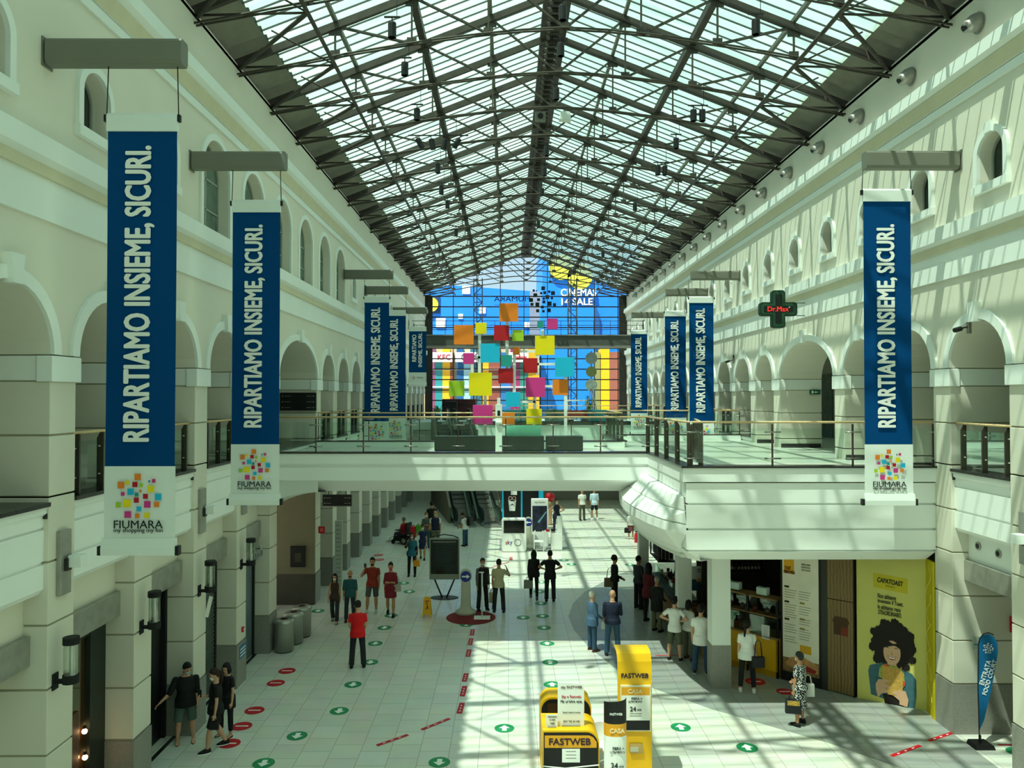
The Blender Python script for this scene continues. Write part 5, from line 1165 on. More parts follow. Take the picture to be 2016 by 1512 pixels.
m = MB(); m.prism([(.05, .45), (.2, .62), (.5, .70), (L - .02, .55), (L - .02, .35), (.4, .3)], 'y', -.02, -.016); m.obj('bread_slice', mat('bread_tan', 'C8905A', .7, noise=.2, scale=9), t); MB().prism([(.35, .40), (.55, .5), (L - .05, .42), (L - .1, .34), (.45, .34)], 'y', -.024, -.02).obj('ham_slice', mat('ham_red', '9A2A22', .6), t)
# wooden doors
t, L = seg('shop_side_frame', 'dark frame between price list and wooden cupboard', 'frame', Pm1, Pw0); MB().box(.05, L, 0, .12, 0, 3.5).obj('panel', mat('dark_frame_panel', '2A2E28', .4), t)
t, L = seg('wooden_cupboard', 'tall oak double door with a painted toast emblem', 'cupboard', Pw0, Pw1)
for a, b in ((0, L / 2 - .004), (L / 2 + .004, L)): MB().box(a, b, 0, .08, .03, 2.25).obj('door', wave_mat('oak_boards', '6E5632', '8A6E42', 4, 'X', .5, 4), t)
MB().box(0, L, 0, .08, 2.27, 3.5).obj('upper_panel', MATS['oak_boards'], t); MB().box(L - .02, L + .005, -.02, .1, 0, 3.5).obj('end_post', M_black, t)
m = MB(); m.prism([(L / 2 - .17, 1.42), (L / 2 - .17, 1.68), (L / 2 - .2, 1.76), (L / 2 - .14, 1.86), (L / 2 + .14, 1.86), (L / 2 + .2, 1.76), (L / 2 + .17, 1.68), (L / 2 + .17, 1.42)], 'y', -.005, 0); m.obj('toast_emblem', mat('emblem_brown', '4A2E14', .6), t); MB().prism([(L / 2, 1.42), (L / 2 + .17, 1.42), (L / 2 + .17, 1.62), (L / 2, 1.62)], 'y', -.008, -.005).obj('emblem_red', mat('emblem_rust', '7A2E16', .6), t)
# big yellow poster
t, L = seg('advert_wall', 'large yellow advertisement wall with a curly haired woman biting a toast', 'poster', Pp0, Pp1); H = 3.5
MB().box(0, L, 0, .08, 0, H).obj('board', mat('advert_yellow', 'CFC76A', .6, noise=.02), t)
U = lambda u: (u - 30) / 665 * L
V = lambda v: (1430 - v) * .00226
def P2(pts, y, nm, m_, n=None): MB().prism([(U(a), V(b)) for a, b in pts], 'y', y - .003, y).obj(nm, m_, t)
def EL(cx, cy, rx, ry, y, nm, m_, bump=0, n=40): P2([(cx + rx * (1 + bump * math.sin(i * 2.6) * math.cos(i * 1.7)) * math.cos(2 * PI * i / n), cy + ry * (1 + bump * math.sin(i * 2.1)) * math.sin(2 * PI * i / n)) for i in range(n)], y, nm, m_)
P2([(195, 90), (525, 118), (525, 272), (195, 238)], -.002, 'logo_plate', mat('advert_gold', 'C9B61C', .6))
text('CAPATOAST', U(480) - U(235), .11, M_ink, t, (U(358), -.012, V(165)), (PI / 2, math.radians(5), 0), bold=.03); text('fiumara', U(405) - U(315), .035, mat('advert_olive', '7A7220', .6), t, (U(358), -.012, V(213)), (PI / 2, math.radians(5), 0))
for k, (s_, a, b) in enumerate((('Non abbiamo', 238, 415), ('inventato il Toast,', 238, 482), ('lo abbiamo reso', 238, 458), ('STRAORDINARIO.', 242, 468))): text(s_, U(b) - U(a), .105, M_ink, t, (U((a + b) / 2), -.012, V(325 + k * 57)), (PI / 2, math.radians(3), 0), bold=.01)
M_sk = mat('poster_skin', 'D8A987', .6); M_hr = mat('poster_hair', '1E1611', .8)
P2([(165, 1350), (140, 1120), (155, 1060), (240, 1025), (300, 1000), (470, 1050), (560, 1080), (598, 1140), (600, 1300), (580, 1438), (165, 1360)], -.005, 'denim_shirt', mat('poster_denim', '3E6672', .7, noise=.15, scale=8))
P2([(280, 1330), (300, 1430), (480, 1430), (500, 1330)], -.008, 'dark_top', M_hr)
EL(380, 810, 205, 245, -.012, 'curly_hair', M_hr, bump=.06, n=60)
for a, b, r in ((200, 700, 40), (190, 860, 45), (230, 980, 45), (560, 830, 42), (540, 700, 45), (560, 940, 40), (300, 600, 42), (400, 580, 40), (500, 1020, 40)): EL(a, b, r, r, -.013, 'hair_curl', M_hr, bump=.15, n=24)
EL(372, 895, 82, 125, -.016, 'face', M_sk, n=36); P2([(330, 980), (410, 980), (420, 1060), (320, 1060)], -.015, 'neck', M_sk)
P2([(290, 800), (330, 770), (380, 800), (440, 790), (455, 850), (400, 815), (350, 830), (295, 850)], -.019, 'fringe', M_hr)
for a in (328, 412): P2([(a - 22, 850), (a, 838), (a + 22, 852), (a, 846)], -.020, 'eye', M_hr)
for a in (326, 414): P2([(a - 25, 825), (a, 812), (a + 25, 826), (a, 820)], -.020, 'eyebrow', M_hr)
P2([(368, 870), (382, 915), (362, 920)], -.020, 'nose', mat('poster_skin_shade', 'C08E6E', .6))
P2([(328, 928), (370, 940), (415, 930), (395, 965), (370, 972), (345, 960)], -.020, 'lips', mat('poster_lips', 'B0524A', .5)); P2([(336, 934), (370, 945), (408, 936), (390, 955), (350, 953)], -.022, 'teeth', M_paper)
P2([(250, 1060), (300, 1015), (420, 1030), (485, 1080), (495, 1200), (470, 1240), (240, 1160)], -.024, 'salad_filling', mat('salad_green', '93A850', .7, noise=.4, scale=20)); P2([(285, 1030), (330, 1015), (350, 1030), (300, 1060)], -.026, 'tomato', mat('tomato_red', 'C84A2A', .6)); P2([(470, 1160), (498, 1165), (492, 1215), (468, 1220)], -.026, 'tomato', mat('tomato_red', 'C84A2A', .6))
P2([(275, 1035), (460, 1045), (478, 1100), (468, 1335), (330, 1325), (275, 1160)], -.028, 'toast_slice', mat('toast_brown', 'C79A4A', .8, noise=.2, scale=25))
P2([(212, 1240), (240, 1185), (330, 1175), (345, 1200), (290, 1215), (352, 1240), (355, 1262), (300, 1262), (345, 1300), (270, 1330), (235, 1375), (215, 1300)], -.032, 'left_hand', M_sk)
P2([(380, 1290), (440, 1262), (500, 1265), (525, 1350), (515, 1420), (440, 1410), (440, 1370), (385, 1330), (420, 1325), (372, 1306)], -.032, 'right_hand', M_sk)
t, L = seg('advert_side', 'narrow golden side panel with pale curly lines beside the advertisement', 'panel', Pp1, (XR - .03, 17.04)); MB().box(0, L, 0, .05, 0, H).obj('panel', mat('advert_side_gold', 'D0BC10', .6, noise=.03), t)
for k in range(5): 
    a = k * .62 + .2; MB().tube([(L * (.45 + .33 * math.sin(j * .62 + k)), -.008, a + j * .075) for j in range(10)], .008, 5).obj('curl_line', mat('curl_pale', 'E8DE70', .6), t)
# red shopping bag / extinguisher on the counter edge
def extinguisher(x, y, z, label):
    t = thing('fire_extinguisher', label, 'fire extinguisher', (x, y, z)); MB().rings([(0, 0, 0, .07, .07), (0, 0, .02, .08, .08), (0, 0, .4, .08, .08), (0, 0, .48, .03, .03), (0, 0, .52, .03, .03)], 14).obj('cylinder', M_red, t, smooth=True)
    MB().box(-.03, .09, -.02, .02, .52, .56).obj('valve', M_black, t); MB().tube([(.05, 0, .54), (.13, 0, .5), (.12, 0, .2)], .012, 6).obj('hose', M_black, t, smooth=True)
x, y = G(1252, 1068); extinguisher(x, y, 0, 'red fire extinguisher at the foot of the far white column')
x, z = AT(1397, 1230, 20.2); extinguisher(x, 20.2, 0.62, 'red fire extinguisher hanging beside the snack counter')
t = thing('extinguisher_bracket', 'low steel stand carrying the fire extinguisher beside the column', 'stand', (x, 20.2, 0)); MB().box(-.08, .08, -.06, .06, 0, .62).obj('stand', M_steel, t)

# ---------------------------------------------------------------- far upper deck furniture
def sofa(px, w_, Y, lab, m_):
    x, _ = AT(px, 800, Y); t = thing('lounge_sofa', lab, 'sofa', (x, Y, Z2)); MB().box(-w_ / 2, w_ / 2, -.4, .4, .0, .42).obj('seat', m_, t, bevel=.04); MB().box(-w_ / 2, w_ / 2, .25, .42, .42, .9).obj('backrest', m_, t, bevel=.04)
    for s_ in (-1, 1): MB().box(s_ * (w_ / 2 - .08), s_ * (w_ / 2 + .04), -.4, .4, .12, .62).obj('armrest', m_, t, bevel=.03)
sofa(1025, 2.2, 50.5, 'teal lounge sofa on the far deck, left one', mat('sofa_teal', '1F6E78', .7)); sofa(1180, 2.4, 50.8, 'teal lounge sofa on the far deck, right one', mat('sofa_teal', '1F6E78', .7)); sofa(1100, 1.8, 52.0, 'grey green lounge sofa at the middle of the far deck', mat('sofa_grey', '3E5450', .7))
x, _ = AT(888, 800, 57); t = thing('massage_chair', 'bulky black massage chair by the end glazing', 'chair', (x, 57, Z2)); MB().box(-.45, .45, -.5, .5, .0, .5).obj('seat', M_black, t, bevel=.08); MB().box(-.45, .45, .3, .55, .5, 1.45).obj('backrest', M_black, t, bevel=.08); MB().box(-.5, -.35, -.5, .4, .4, .8).box(.35, .5, -.5, .4, .4, .8).obj('armrests', M_black, t, bevel=.05)
x, _ = AT(915, 790, 56); t = thing('dark_red_booth', 'dark red booth behind the massage chair', 'booth', (x - .6, 58.6, Z2)); MB().box(-1.3, 1.3, 0, .8, 0, 1.6).obj('body', mat('booth_red', '3A0E10', .5), t, bevel=.05); MB().box(-1.3, 1.3, -.05, .0, 1.1, 1.2).obj('stripe', M_black, t)
for px, Y, h_, lab in ((947, 52.5, 1.3, 'potted green plant behind the left escalator'), (1160, 55, 1.9, 'tall palm in a pot near the end glazing'), (862, 60, 1.1, 'pale leafed potted plant by the left end wall')):
    x, _ = AT(px, 800, Y); t = thing('potted_plant', lab, 'plant', (x, Y, Z2)); MB().rings([(0, 0, 0, .2, .2), (0, 0, .4, .26, .26)], 16).obj('pot', mat('pot_dark', '4A4A44', .6), t, smooth=True)
    m = MB(); random.seed(int(px))
    for k in range(26):
        a = random.uniform(0, 2 * PI); r = random.uniform(.2, .6); z = random.uniform(.6, 1) * h_; d = Vector((math.cos(a), math.sin(a), 0)); s_ = Vector((-d.y, d.x, 0)) * .07
        p0 = Vector((0, 0, .4)); p1 = d * r * .6 + Vector((0, 0, z)); p2 = d * r + Vector((0, 0, z * .82)); m.add([p0, p1 - s_, p2, p1 + s_], [(0, 1, 2, 3)])
    m.obj('leaves', mat('leaf_green', '5E9A4A', .6, noise=.3), t)
x, _ = AT(1167, 800, 53); t = thing('disc_totem', 'tall lattice totem with three round discs by the end glazing', 'totem', (x, 53.9, Z2))
for a in range(5): MB().tube([(.55 * math.cos(a * 1.257), .55 * math.sin(a * 1.257), 0), (.06 * math.cos(a * 1.257), .06 * math.sin(a * 1.257), 2.3)], .03, 6).obj('strut', M_armgrey, t, smooth=True)
MB().tube([(0, 0, 2.2), (0, 0, 5.0)], .04, 6).obj('mast', M_armgrey, t, smooth=True)
for k, z in enumerate((2.6, 3.55, 4.5)): MB().tube([(0, -.05, z), (0, .05, z)], .42 if k != 1 else .38, 24).obj('disc', mat(('disc_pale', 'disc_olive', 'disc_silver')[k], ('C0C6BC', '8A8F5C', '9AA6A8')[k], .5, noise=.2, scale=6), t)
x, _ = AT(1133, 785, 50.5); t = thing('snack_trolley', 'red and white snack trolley on the far deck', 'trolley', (x, 49.3, Z2)); MB().box(-.6, .6, -.3, .3, .4, .9).obj('cart', mat('trolley_red', '7A1E22', .5), t); MB().box(-.65, .65, -.3, .3, 1.5, 1.58).obj('roof', M_paper, t)
for a in (-.6, .6): MB().box(a - .02, a + .02, -.02, .02, .9, 1.5).obj('post', M_paper, t); MB().tube([(a * .7, -.32, .2), (a * .7, -.28, .2)], .2, 16).obj('wheel', M_black, t)
# ---------------------------------------------------------------- outside
struct(MB().box(-80, 90, 61.8, 160, -.3, -.05).obj('floor_outside', mat('outside_paving', 'A8A49A', .8, noise=.1, scale=.5)))
M_bb = mat('cinema_blue', '1E86E8', .5, noise=.04, scale=.2)
def at(px, py, Y): return AT(px, py, Y)
Yb = 95
t = thing('cinema_building', 'bright blue cinema block beyond the end glazing', 'building', (0, Yb, 0))
xs0, zt = at(842, 588, Yb); xa, za = at(893, 562, Yb); xb_, zb_ = at(1045, 573, Yb)
MB().prism([(xs0 - 12, 0), (xb_, 0), (xb_, zb_), (xa, za), (xs0 - 12, za - 1.0)], 'y', 0, 20).obj('main_block', M_bb, t)
xc0, _ = at(1043, 600, Yb); xc1, zc1 = at(1069, 545, Yb); MB().box(xc0, xc1, -.5, 15, 0, at(1050, 575, Yb)[1]).obj('concrete_block', mat('cinema_concrete', '8E9494', .8, noise=.1, scale=.5), t)
xt0, _ = at(1068, 600, Yb - 4); xt1, _ = at(1260, 600, Yb - 4); MB().box(xt0, xt1, -4, 16, 0, 26).obj('tower_block', M_bb, t)
xw0, _ = at(1152, 600, Yb - 4); xw1, _ = at(1180, 600, Yb - 4)
MB().prism([(xw0, 0), (xw1, 0), (xw1, at(1, 620, Yb - 4)[1]), (xw1 - .5, at(1, 600, Yb - 4)[1]), (xw0 + .5, at(1, 590, Yb - 4)[1]), (xw0, at(1, 610, Yb - 4)[1])], 'y', -4.3, -4).obj('window_strip', mat('cinema_glass', '2A5E96', .2), t)
M_cl = mat('cinema_letter', 'EFEBC8', .5)
xx, zz = at(1139, 576, Yb - 4.2); text('CINEMAS', at(1173, 0, Yb - 4)[0] - at(1104, 0, Yb - 4)[0], .85, M_cl, t, (xx, -4.25, zz), FRONT, bold=.03, depth=.1)
xx, zz = at(1136, 594, Yb - 4.2); text('14 SALE', at(1168, 0, Yb - 4)[0] - at(1108, 0, Yb - 4)[0], .8, M_cl, t, (xx, -4.25, zz), FRONT, bold=.03, depth=.1)
M_cy2 = mat('cinema_yellow', 'E8E040', .5)
xx, zz = at(1125, 540, Yb - 4); 
for dx, dz, r in ((-1.2, .8, 1.5), (1.0, -.3, 1.5)):
    m = MB(); m.tube([(xx + dx, -4.3, zz + dz), (xx + dx, -4.05, zz + dz)], r, 32); m.obj('yellow_disc', M_cy2, t)
xx, zz = at(849, 600, Yb); m = MB(); m.tube([(xx, -.3, zz), (xx, -.1, zz)], .9, 28); m.obj('yellow_disc', M_cy2, t); MB().box(xx - 1.1, xx + 1.1, -.1, -.05, zz - 1.1, zz + 1.1).obj('navy_square', mat('cinema_navy', '1A3A6A', .5), t)
for px, py, s_ in ((918, 571, .5), (868, 636, .6), (907, 623, .3), (950, 611, .4), (1037, 640, .35)): xx, zz = at(px, py, Yb); MB().box(xx - s_, xx + s_, -.1, 0, zz - s_, zz + s_).obj('wall_vent', M_paper, t)
# restaurant row
Yr = 78; t = thing('restaurant_row', 'row of colourful restaurant fronts beyond the end glazing', 'building', (0, Yr, 0))
strip = [(849, 857, '8A4A6A'), (857, 871, '2A8A8A'), (871, 886, 'E8B01A'), (886, 893, '8A4A2A'), (899, 913, '1E5A8A'), (913, 926, '9AC4CC'), (926, 950, '3A6A7A'), (950, 962, 'E0A41A'), (962, 985, '8A4A3A'), (985, 1005, '2A6AA0'), (1005, 1024, '8A2A5A'), (1024, 1040, '2A7A6A'), (1040, 1062, 'D8A01A'), (1174, 1182, '8A8A4A'), (1183, 1200, 'F0B80A'), (1200, 1219, '9A5A44')]
for i, (a, b, c_) in enumerate(strip): 
    xa, z1 = at(a, 690, Yr); xb2, z0 = at(b, 790, Yr); MB().box(xa, xb2, 0, 4, 0, z1 + (-.2 if i % 2 else .2)).obj('coloured_front', mat('front_%d' % i, c_, .6), t)
MB().box(at(842, 0, Yr)[0] - 5, at(1062, 0, Yr)[0], .3, 6, 0, at(0, 684, Yr)[1]).obj('back_block', mat('row_beige', 'C8B890', .7), t)
MB().box(at(1066, 0, Yr)[0], at(1172, 0, Yr)[0], 2, 6, 0, at(0, 600, Yr)[1]).obj('blue_block', M_bb, t); MB().box(at(1172, 0, Yr)[0], at(1240, 0, Yr)[0] + 8, 2, 6, 0, at(0, 690, Yr)[1]).obj('brown_block', mat('row_brown', '7A6A56', .7), t)
for a, b, s_, m_ in ((851, 891, 'KFC', M_red), (897, 941, 'Old Wild', M_ink), (1000, 1040, 'Roadhouse', M_red)):
    xa, z1 = at(a, 694, Yr); xb2, z0 = at(b, 713, Yr); MB().box(xa, xb2, -.4, -.2, z0, z1).obj('sign_panel', M_paper, t); text(s_, (xb2 - xa) * .62, (z1 - z0) * .55, m_, t, ((xa + xb2) / 2 + .2, -.42, (z0 + z1) / 2), FRONT, bold=.02)
for z in (at(0, 727, Yr)[1], at(0, 762, Yr)[1]): MB().box(at(849, 0, Yr)[0], at(1062, 0, Yr)[0], -.15, 0, z - .06, z + .06).obj('canopy_edge', M_paper, t)
xa, z1 = at(1192, 725, Yr); MB().box(at(1181, 0, Yr)[0], at(1219, 0, Yr)[0], 1.8, 2, at(0, 742, Yr)[1], at(0, 728, Yr)[1]).obj('shop_window', M_dglass, t)
# mirrored name letters fixed outside the glazing
t = thing('mirrored_name_sign', 'dark mirrored FIUMARA letters with scattered squares on the end glazing', 'sign', (0, YE + .04, 0))
xa, za = at(1008, 589, YE + .25); text('FIUMARA', at(1043, 0, YE)[0] - at(973, 0, YE)[0], .42, mat('sign_navy', '101A3A', .5), t, (xa, 0, za), FRONT, mirror=True, bold=.0, depth=.04)
text('my shopping my fun', at(1041, 0, YE)[0] - at(973, 0, YE)[0], .16, mat('sign_navy', '101A3A', .5), t, (xa, 0, at(0, 600, YE)[1]), FRONT, mirror=True)
xa, za = at(1068, 590, YE + .25); logo(t, xa, za, 2.2, 0, mats=mat('sign_dark_square', '1A2A28', .5), mirror=True)
# ---------------------------------------------------------------- people
SKIN = {'l': 'C99A7C', 'm': 'B5835F', 'd': '8A5C40'}
def soft(o, vox, it=2, fac=.5):
    r = o.modifiers.new('remesh', 'REMESH'); r.mode = 'VOXEL'; r.voxel_size = vox; r.use_smooth_shade = True
    if it: s_ = o.modifiers.new('smooth', 'SMOOTH'); s_.iterations = it; s_.factor = fac
    return o
V3 = lambda *a: Vector(a)
ARMS = {'down': ((.13, .02, -1), (.03, .14, -1)), 'back': ((.14, -.30, -1), (.05, -.05, -1)), 'swing': ((.13, .28, -1), (.03, .55, -1)), 'phone': ((.16, .12, -1), (-.45, .85, .30)), 'ear': ((.50, .45, -.6), (-.45, .20, 1)),
        'hips': ((.85, -.20, -.75), (-.85, .25, -.35)), 'point': ((.42, .25, -.9), (.75, .30, -.62)), 'reach': ((.2, .75, -.7), (-.1, 1, -.05)), 'hold': ((.12, .05, -1), (-.10, .75, -.45)), 'cross': ((.15, .2, -1), (-.9, .45, .15)),
        'face': ((.25, .7, -.6), (-.35, .1, 1)), 'strap': ((.2, .1, -1), (-.4, .7, .75)), 'seat': ((.2, .2, -1), (0, 1, -.1))}
LEGS = {'stand': (((-.05, 0, -1), (-.02, 0, -1)), ((.05, 0, -1), (.02, 0, -1))), 'wide': (((-.09, 0, -1), (-.06, -.02, -1)), ((.09, .05, -1), (.06, -.05, -1))),
        'walk': (((-.02, .30, -1), (0, .12, -1)), ((.02, -.10, -1), (0, -.50, -1))), 'walk2': (((-.02, -.10, -1), (0, -.48, -1)), ((.02, .28, -1), (0, .10, -1))),
        'ease': (((-.04, 0, -1), (-.02, -.02, -1)), ((.10, .16, -1), (.08, -.10, -1))), 'seat': (((-.1, 1, -.05), (-.02, .25, -1)), ((.1, 1, -.05), (.02, .25, -1)))}
def person(label, pos, H, yaw, legs='stand', la='down', ra='down', lean=0, turn=0, nod=0, top=('tee', 'FFFFFF'), bot=('trousers', '222222'), shoes='202020', hair=('short', '1A1410'), mask=None,
           skin='m', fem=False, w=1.0, vox=.011, belt=None, beard=None, zb=0.0, layer=None, extra=None):
    s = H / 1.75; mm = lambda nm, c_: (c_ if isinstance(c_, bpy.types.Material) else mat(nm + '_' + c_, c_, .8, noise=.06, scale=9))
    T = [(Vector(a).normalized(), Vector(b).normalized()) for a, b in LEGS[legs]]
    HX = .095; P = 0
    for (t, sh) in T: P = max(P, -(t.z * .43 + sh.z * .41) + .075)
    if legs == 'seat': P = .56
    kne = []; ank = []
    for i, (t, sh) in enumerate(T):
        hip = V3((-HX, HX)[i], 0, P); k = hip + t * .43; a = k + sh * .41; kne.append(k); ank.append(a)
    U = Matrix.Translation((0, 0, P)) @ Matrix.Rotation(-lean, 4, 'X') @ Matrix.Translation((0, 0, -P))
    hz = P + .60; HM = U @ Matrix.Translation((0, .0, hz - .012)) @ Matrix.Rotation(turn, 4, 'Z') @ Matrix.Rotation(-nod, 4, 'X') @ Matrix.Translation((0, .012, .115))
    f_ = fem
    TR = [(-.08, .125, .095), (.0, .172 if f_ else .160, .115), (.10, .150 if f_ else .152, .108), (.18, .122 if f_ else .140, .098), (.28, .138 if f_ else .155, .112 if f_ else .112), (.38, .150 if f_ else .172, .108), (.46, .150 if f_ else .172, .092), (.50, .11, .075), (.53, .062, .058), (.62, .052, .056)]
    def torso(off, z0=-1, z1=1, belly=0, flare=0):
        r = []
        for z, a, b in TR:
            if z0 <= z <= z1: r.append((0, (.012 * belly if z < .3 else 0), P + z, a * w + off, b * w + off + (belly if -.02 < z < .3 else 0)))
        m = MB(); m.rings(r, 20); return m
    SX = (.150 if f_ else .172) * w; sho = [U @ V3(-SX, 0, P + .455), U @ V3(SX, 0, P + .455)]
    elb = []; wri = []; fd = []
    for i, a in enumerate((la, ra)):
        u, f = ARMS[a] if isinstance(a, str) else a; sg = (-1, 1)[i]
        u = V3(u[0] * sg, u[1], u[2]).normalized(); f = V3(f[0] * sg, f[1], f[2]).normalized(); e = sho[i] + u * .285; q = e + f * .25; elb.append(e); wri.append(q); fd.append((u, f))
    ws = .9 if f_ else 1.0
    def limb(m, a, b, r0, r1, mid=None):
        a, b = Vector(a), Vector(b); k = 6; pts = []; rs = []
        d = (b - a).normalized()
        pts += [a - d * r0 * .8, a - d * r0 * .5]; rs += [r0 * .45, r0 * .85]
        for j in range(k + 1): t = j / k; pts.append(a.lerp(b, t)); rs.append(r0 + (r1 - r0) * t + (mid or 0) * math.sin(PI * min(1, t * 1.35)) )
        pts += [b + d * r1 * .5, b + d * r1 * .8]; rs += [r1 * .85, r1 * .45]
        m.tube(pts, rs, 12, up=(0, 1, .02))
    # ---- body
    m = MB(); st = 0; tm = torso(0); tm.xf(U); m.add(tm.v, tm.f)
    for i in range(2):
        limb(m, (( -HX, HX)[i], 0, P), kne[i], .082 * w, .055); limb(m, kne[i], ank[i], .052, .035, .014)
        m.tube([ank[i] + V3(0, -.03, -.01), ank[i] + V3(0, .03, -.03), ank[i] + V3(0, .11, -.052), ank[i] + V3(0, .165, -.062)], None, 10, ell=[(.032, .032), (.036, .034), (.042, .022), (.03, .014)], up=(0, 0, 1))
        limb(m, sho[i], elb[i], .047 * ws * w, .037 * ws); limb(m, elb[i], wri[i], .037 * ws, .025, .004)
        # hand
        f = fd[i][1]; sg = (-1, 1)[i]; n = V3(-sg, 0, 0); n = (n - f * n.dot(f)); n = n.normalized() if n.length > .2 else V3(0, 0, -1); sd = f.cross(n).normalized()
        if sd.y < 0: sd = -sd
        pk = wri[i]; m.tube([pk - f * .01, pk + f * .03, pk + f * .075, pk + f * .088], None, 10, ell=[(.024, .017), (.036, .016), (.040, .014), (.030, .010)], up=n)
        for q in range(4):
            b0 = pk + f * .08 + sd * (.028 - .019 * q); L = (.036, .040, .038, .030)[q]; c1 = (f + n * (.25 + .08 * q)).normalized(); c2 = (f * .75 + n * .75).normalized()
            m.tube([b0 - f * .015, b0, b0 + c1 * L, b0 + c1 * L + c2 * L * .8, b0 + c1 * L + c2 * L * .9], [.009, .010, .0095, .008, .005], 8, up=sd)
        tb = pk + f * .02 + sd * .03; td = (f * .7 + sd * .6 + n * .3).normalized(); m.tube([tb - td * .01, tb, tb + td * .035, tb + (td + f * .3).normalized() * .065], [.009, .012, .010, .007], 8, up=n)
    h = MB(); h.rings([(0, .022, -.118, .022, .025), (0, .020, -.105, .042, .048), (0, .012, -.08, .055, .066), (0, .004, -.04, .066, .080), (0, 0, 0, .073, .090), (0, -.003, .04, .075, .094), (0, -.006, .075, .066, .083), (0, -.008, .105, .042, .055), (0, -.008, .118, .015, .02)], 18)
    h.add([(-.012, .080, -.005), (.012, .080, -.005), (.017, .078, -.038), (-.017, .078, -.038), (0, .110, -.034), (0, .088, .008)], [(0, 5, 4, 3), (5, 1, 2, 4), (3, 4, 2), (0, 3, 2, 1), (0, 1, 5)])
    for sg in (-1, 1): h.ball((sg * .076, -.005, -.012), (.010, .02, .03), 8, 6)
    h.v = [(a * 1.06, b * 1.06, c * 1.05) for a, b, c in h.v]; h.xf(HM); m.add(h.v, h.f)
    m.v = [tuple(c * s for c in v) for v in m.v]
    body = m.obj('person', mat('skin_' + skin, SKIN[skin], .6, noise=.04), smooth=True); soft(body, vox * .8, 1, .4)
    body.location = (pos[0], pos[1], zb); body.rotation_euler = (0, 0, yaw); tag(body, label, 'person')
    def part(nm, mb, c_, it=2, vx=None, raw=False):
        mb.v = [tuple(c * s for c in v) for v in mb.v]; o = mb.obj(nm, mm(nm, c_), body, smooth=True)
        if not raw: soft(o, vx or vox, it)
        return o
    # ---- legs / skirt
    kind, bc = bot[0], bot[1]; ln = bot[2] if len(bot) > 2 else None
    if kind in ('trousers', 'shorts', 'leggings'):
        off = .006 if kind == 'leggings' else .016; g = MB(); g.rings([(0, 0, P - .10, .10 * w, .09), (0, 0, P - .05, .155 * w, .115), (0, 0, P + .02, TR[1][1] * w + off, .118 * w + off), (0, 0, P + .10, TR[2][1] * w + off * .8, .108 * w + off)], 20)
        for i in range(2):
            hp = V3((-HX, HX)[i], 0, P)
            if kind == 'shorts':
                e = hp.lerp(kne[i], ln or .85); g.tube([hp + V3(0, 0, .03), hp.lerp(e, .3), e, e - (e - hp).normalized() * -.012], [.085 * w, .094 * w, .086 * w, .080], 14)
            else:
                limb(g, hp, kne[i], .084 * w + off * .7, .056 + off); fl = .012 if kind == 'trousers' else 0
                d = (ank[i] - kne[i]); e = kne[i] + d * (ln or .98); g.tube([kne[i] - d * .05, kne[i], kne[i] + d * .35, kne[i] + d * .7, e], [.050 + off, .058 + off, .058 + off, .050 + off + fl * .5, .046 + off + fl], 12)
        part({'trousers': 'trousers', 'shorts': 'shorts', 'leggings': 'leggings'}[kind], g, bc)
    elif kind in ('skirt', 'dress'):
        L = ln or .45; g = MB(); cy = (kne[0].y + kne[1].y) / 2 * .5
        g.rings([(0, cy, P - L, .195 * w, .165), (0, cy, P - L + .02, .20 * w, .165), (0, cy * .5, P - L * .5, .19 * w, .15), (0, 0, P - .02, .178 * w, .128), (0, 0, P + .10, TR[2][1] * w + .012, .118), (0, 0, P + .14, TR[3][1] * w + .015, .11)], 22)
        part('skirt', g, bc)
    # ---- top
    tk, tc = top[0], top[1]; hem = {'crop': .08}.get(tk, top[2] if len(top) > 2 else -.05); off = .018 if tk != 'tank' else .008
    g = MB(); belly = .03 if w > 1.12 else .0
    rr = [(0, 0, P + hem, (TR[1][1]) * w + off + .026, .118 * w + off + .030), (0, 0, P + hem + .015, TR[1][1] * w + off + .024, .118 * w + off + .028)]
    rr += [(0, 0, P + .02 + .03 * k_, TR[1][1] * w + off + .020 - .006 * k_, .118 * w + off + .022 - .006 * k_) for k_ in (0, 1) if hem < -.02]
    rr += [(0, .3 * belly if z < .3 else 0, P + z, a * w + off, b * w + off + (belly if z < .3 else 0)) for z, a, b in TR if z > max(hem + .03, .06) and z < .505] + [(0, 0, P + .525, .072, .066)]
    g.rings(rr, 22); g.xf(U)
    if tk != 'tank':
        for i in range(2):
            if tk == 'long' or tk == 'jacket':
                limb(g, sho[i], elb[i], .062 * ws * w, .050); limb(g, elb[i], elb[i].lerp(wri[i], .93), .050, .036)
            elif tk == 'half': limb(g, sho[i], elb[i] , .066 * ws * w, .062)
            else:
                e = sho[i].lerp(elb[i], .62); g.tube([sho[i] - fd[i][0] * .04, sho[i] - fd[i][0] * .02, sho[i] + fd[i][0] * .05, e, e + fd[i][0] * .005], [.04, .058 * ws * w, .064 * ws * w, .062 * ws * w, .055], 12)
    nm = {'tee': 'tshirt', 'long': 'sweater', 'jacket': 'jacket', 'half': 'shirt', 'tank': 'tank_top', 'crop': 'top'}[tk]
    part(nm, g, tc)
    if layer:
        g = MB(); rr2 = [(a, b, z, c * 1.0 + .012, d + .012) for a, b, z, c, d in rr[1:]]; g.rings(rr2, 22); g.xf(U)
        for i in range(2):
            if layer[0] == 'cardigan': limb(g, sho[i], elb[i], .068 * ws * w, .056); limb(g, elb[i], elb[i].lerp(wri[i], .9), .056, .044)
        if layer[0] == 'cardigan': # open front: shift back a little
            g.v = [(a, b - .018, c) for a, b, c in g.v]
        part('vest' if layer[0] == 'vest' else 'cardigan', g, layer[1])
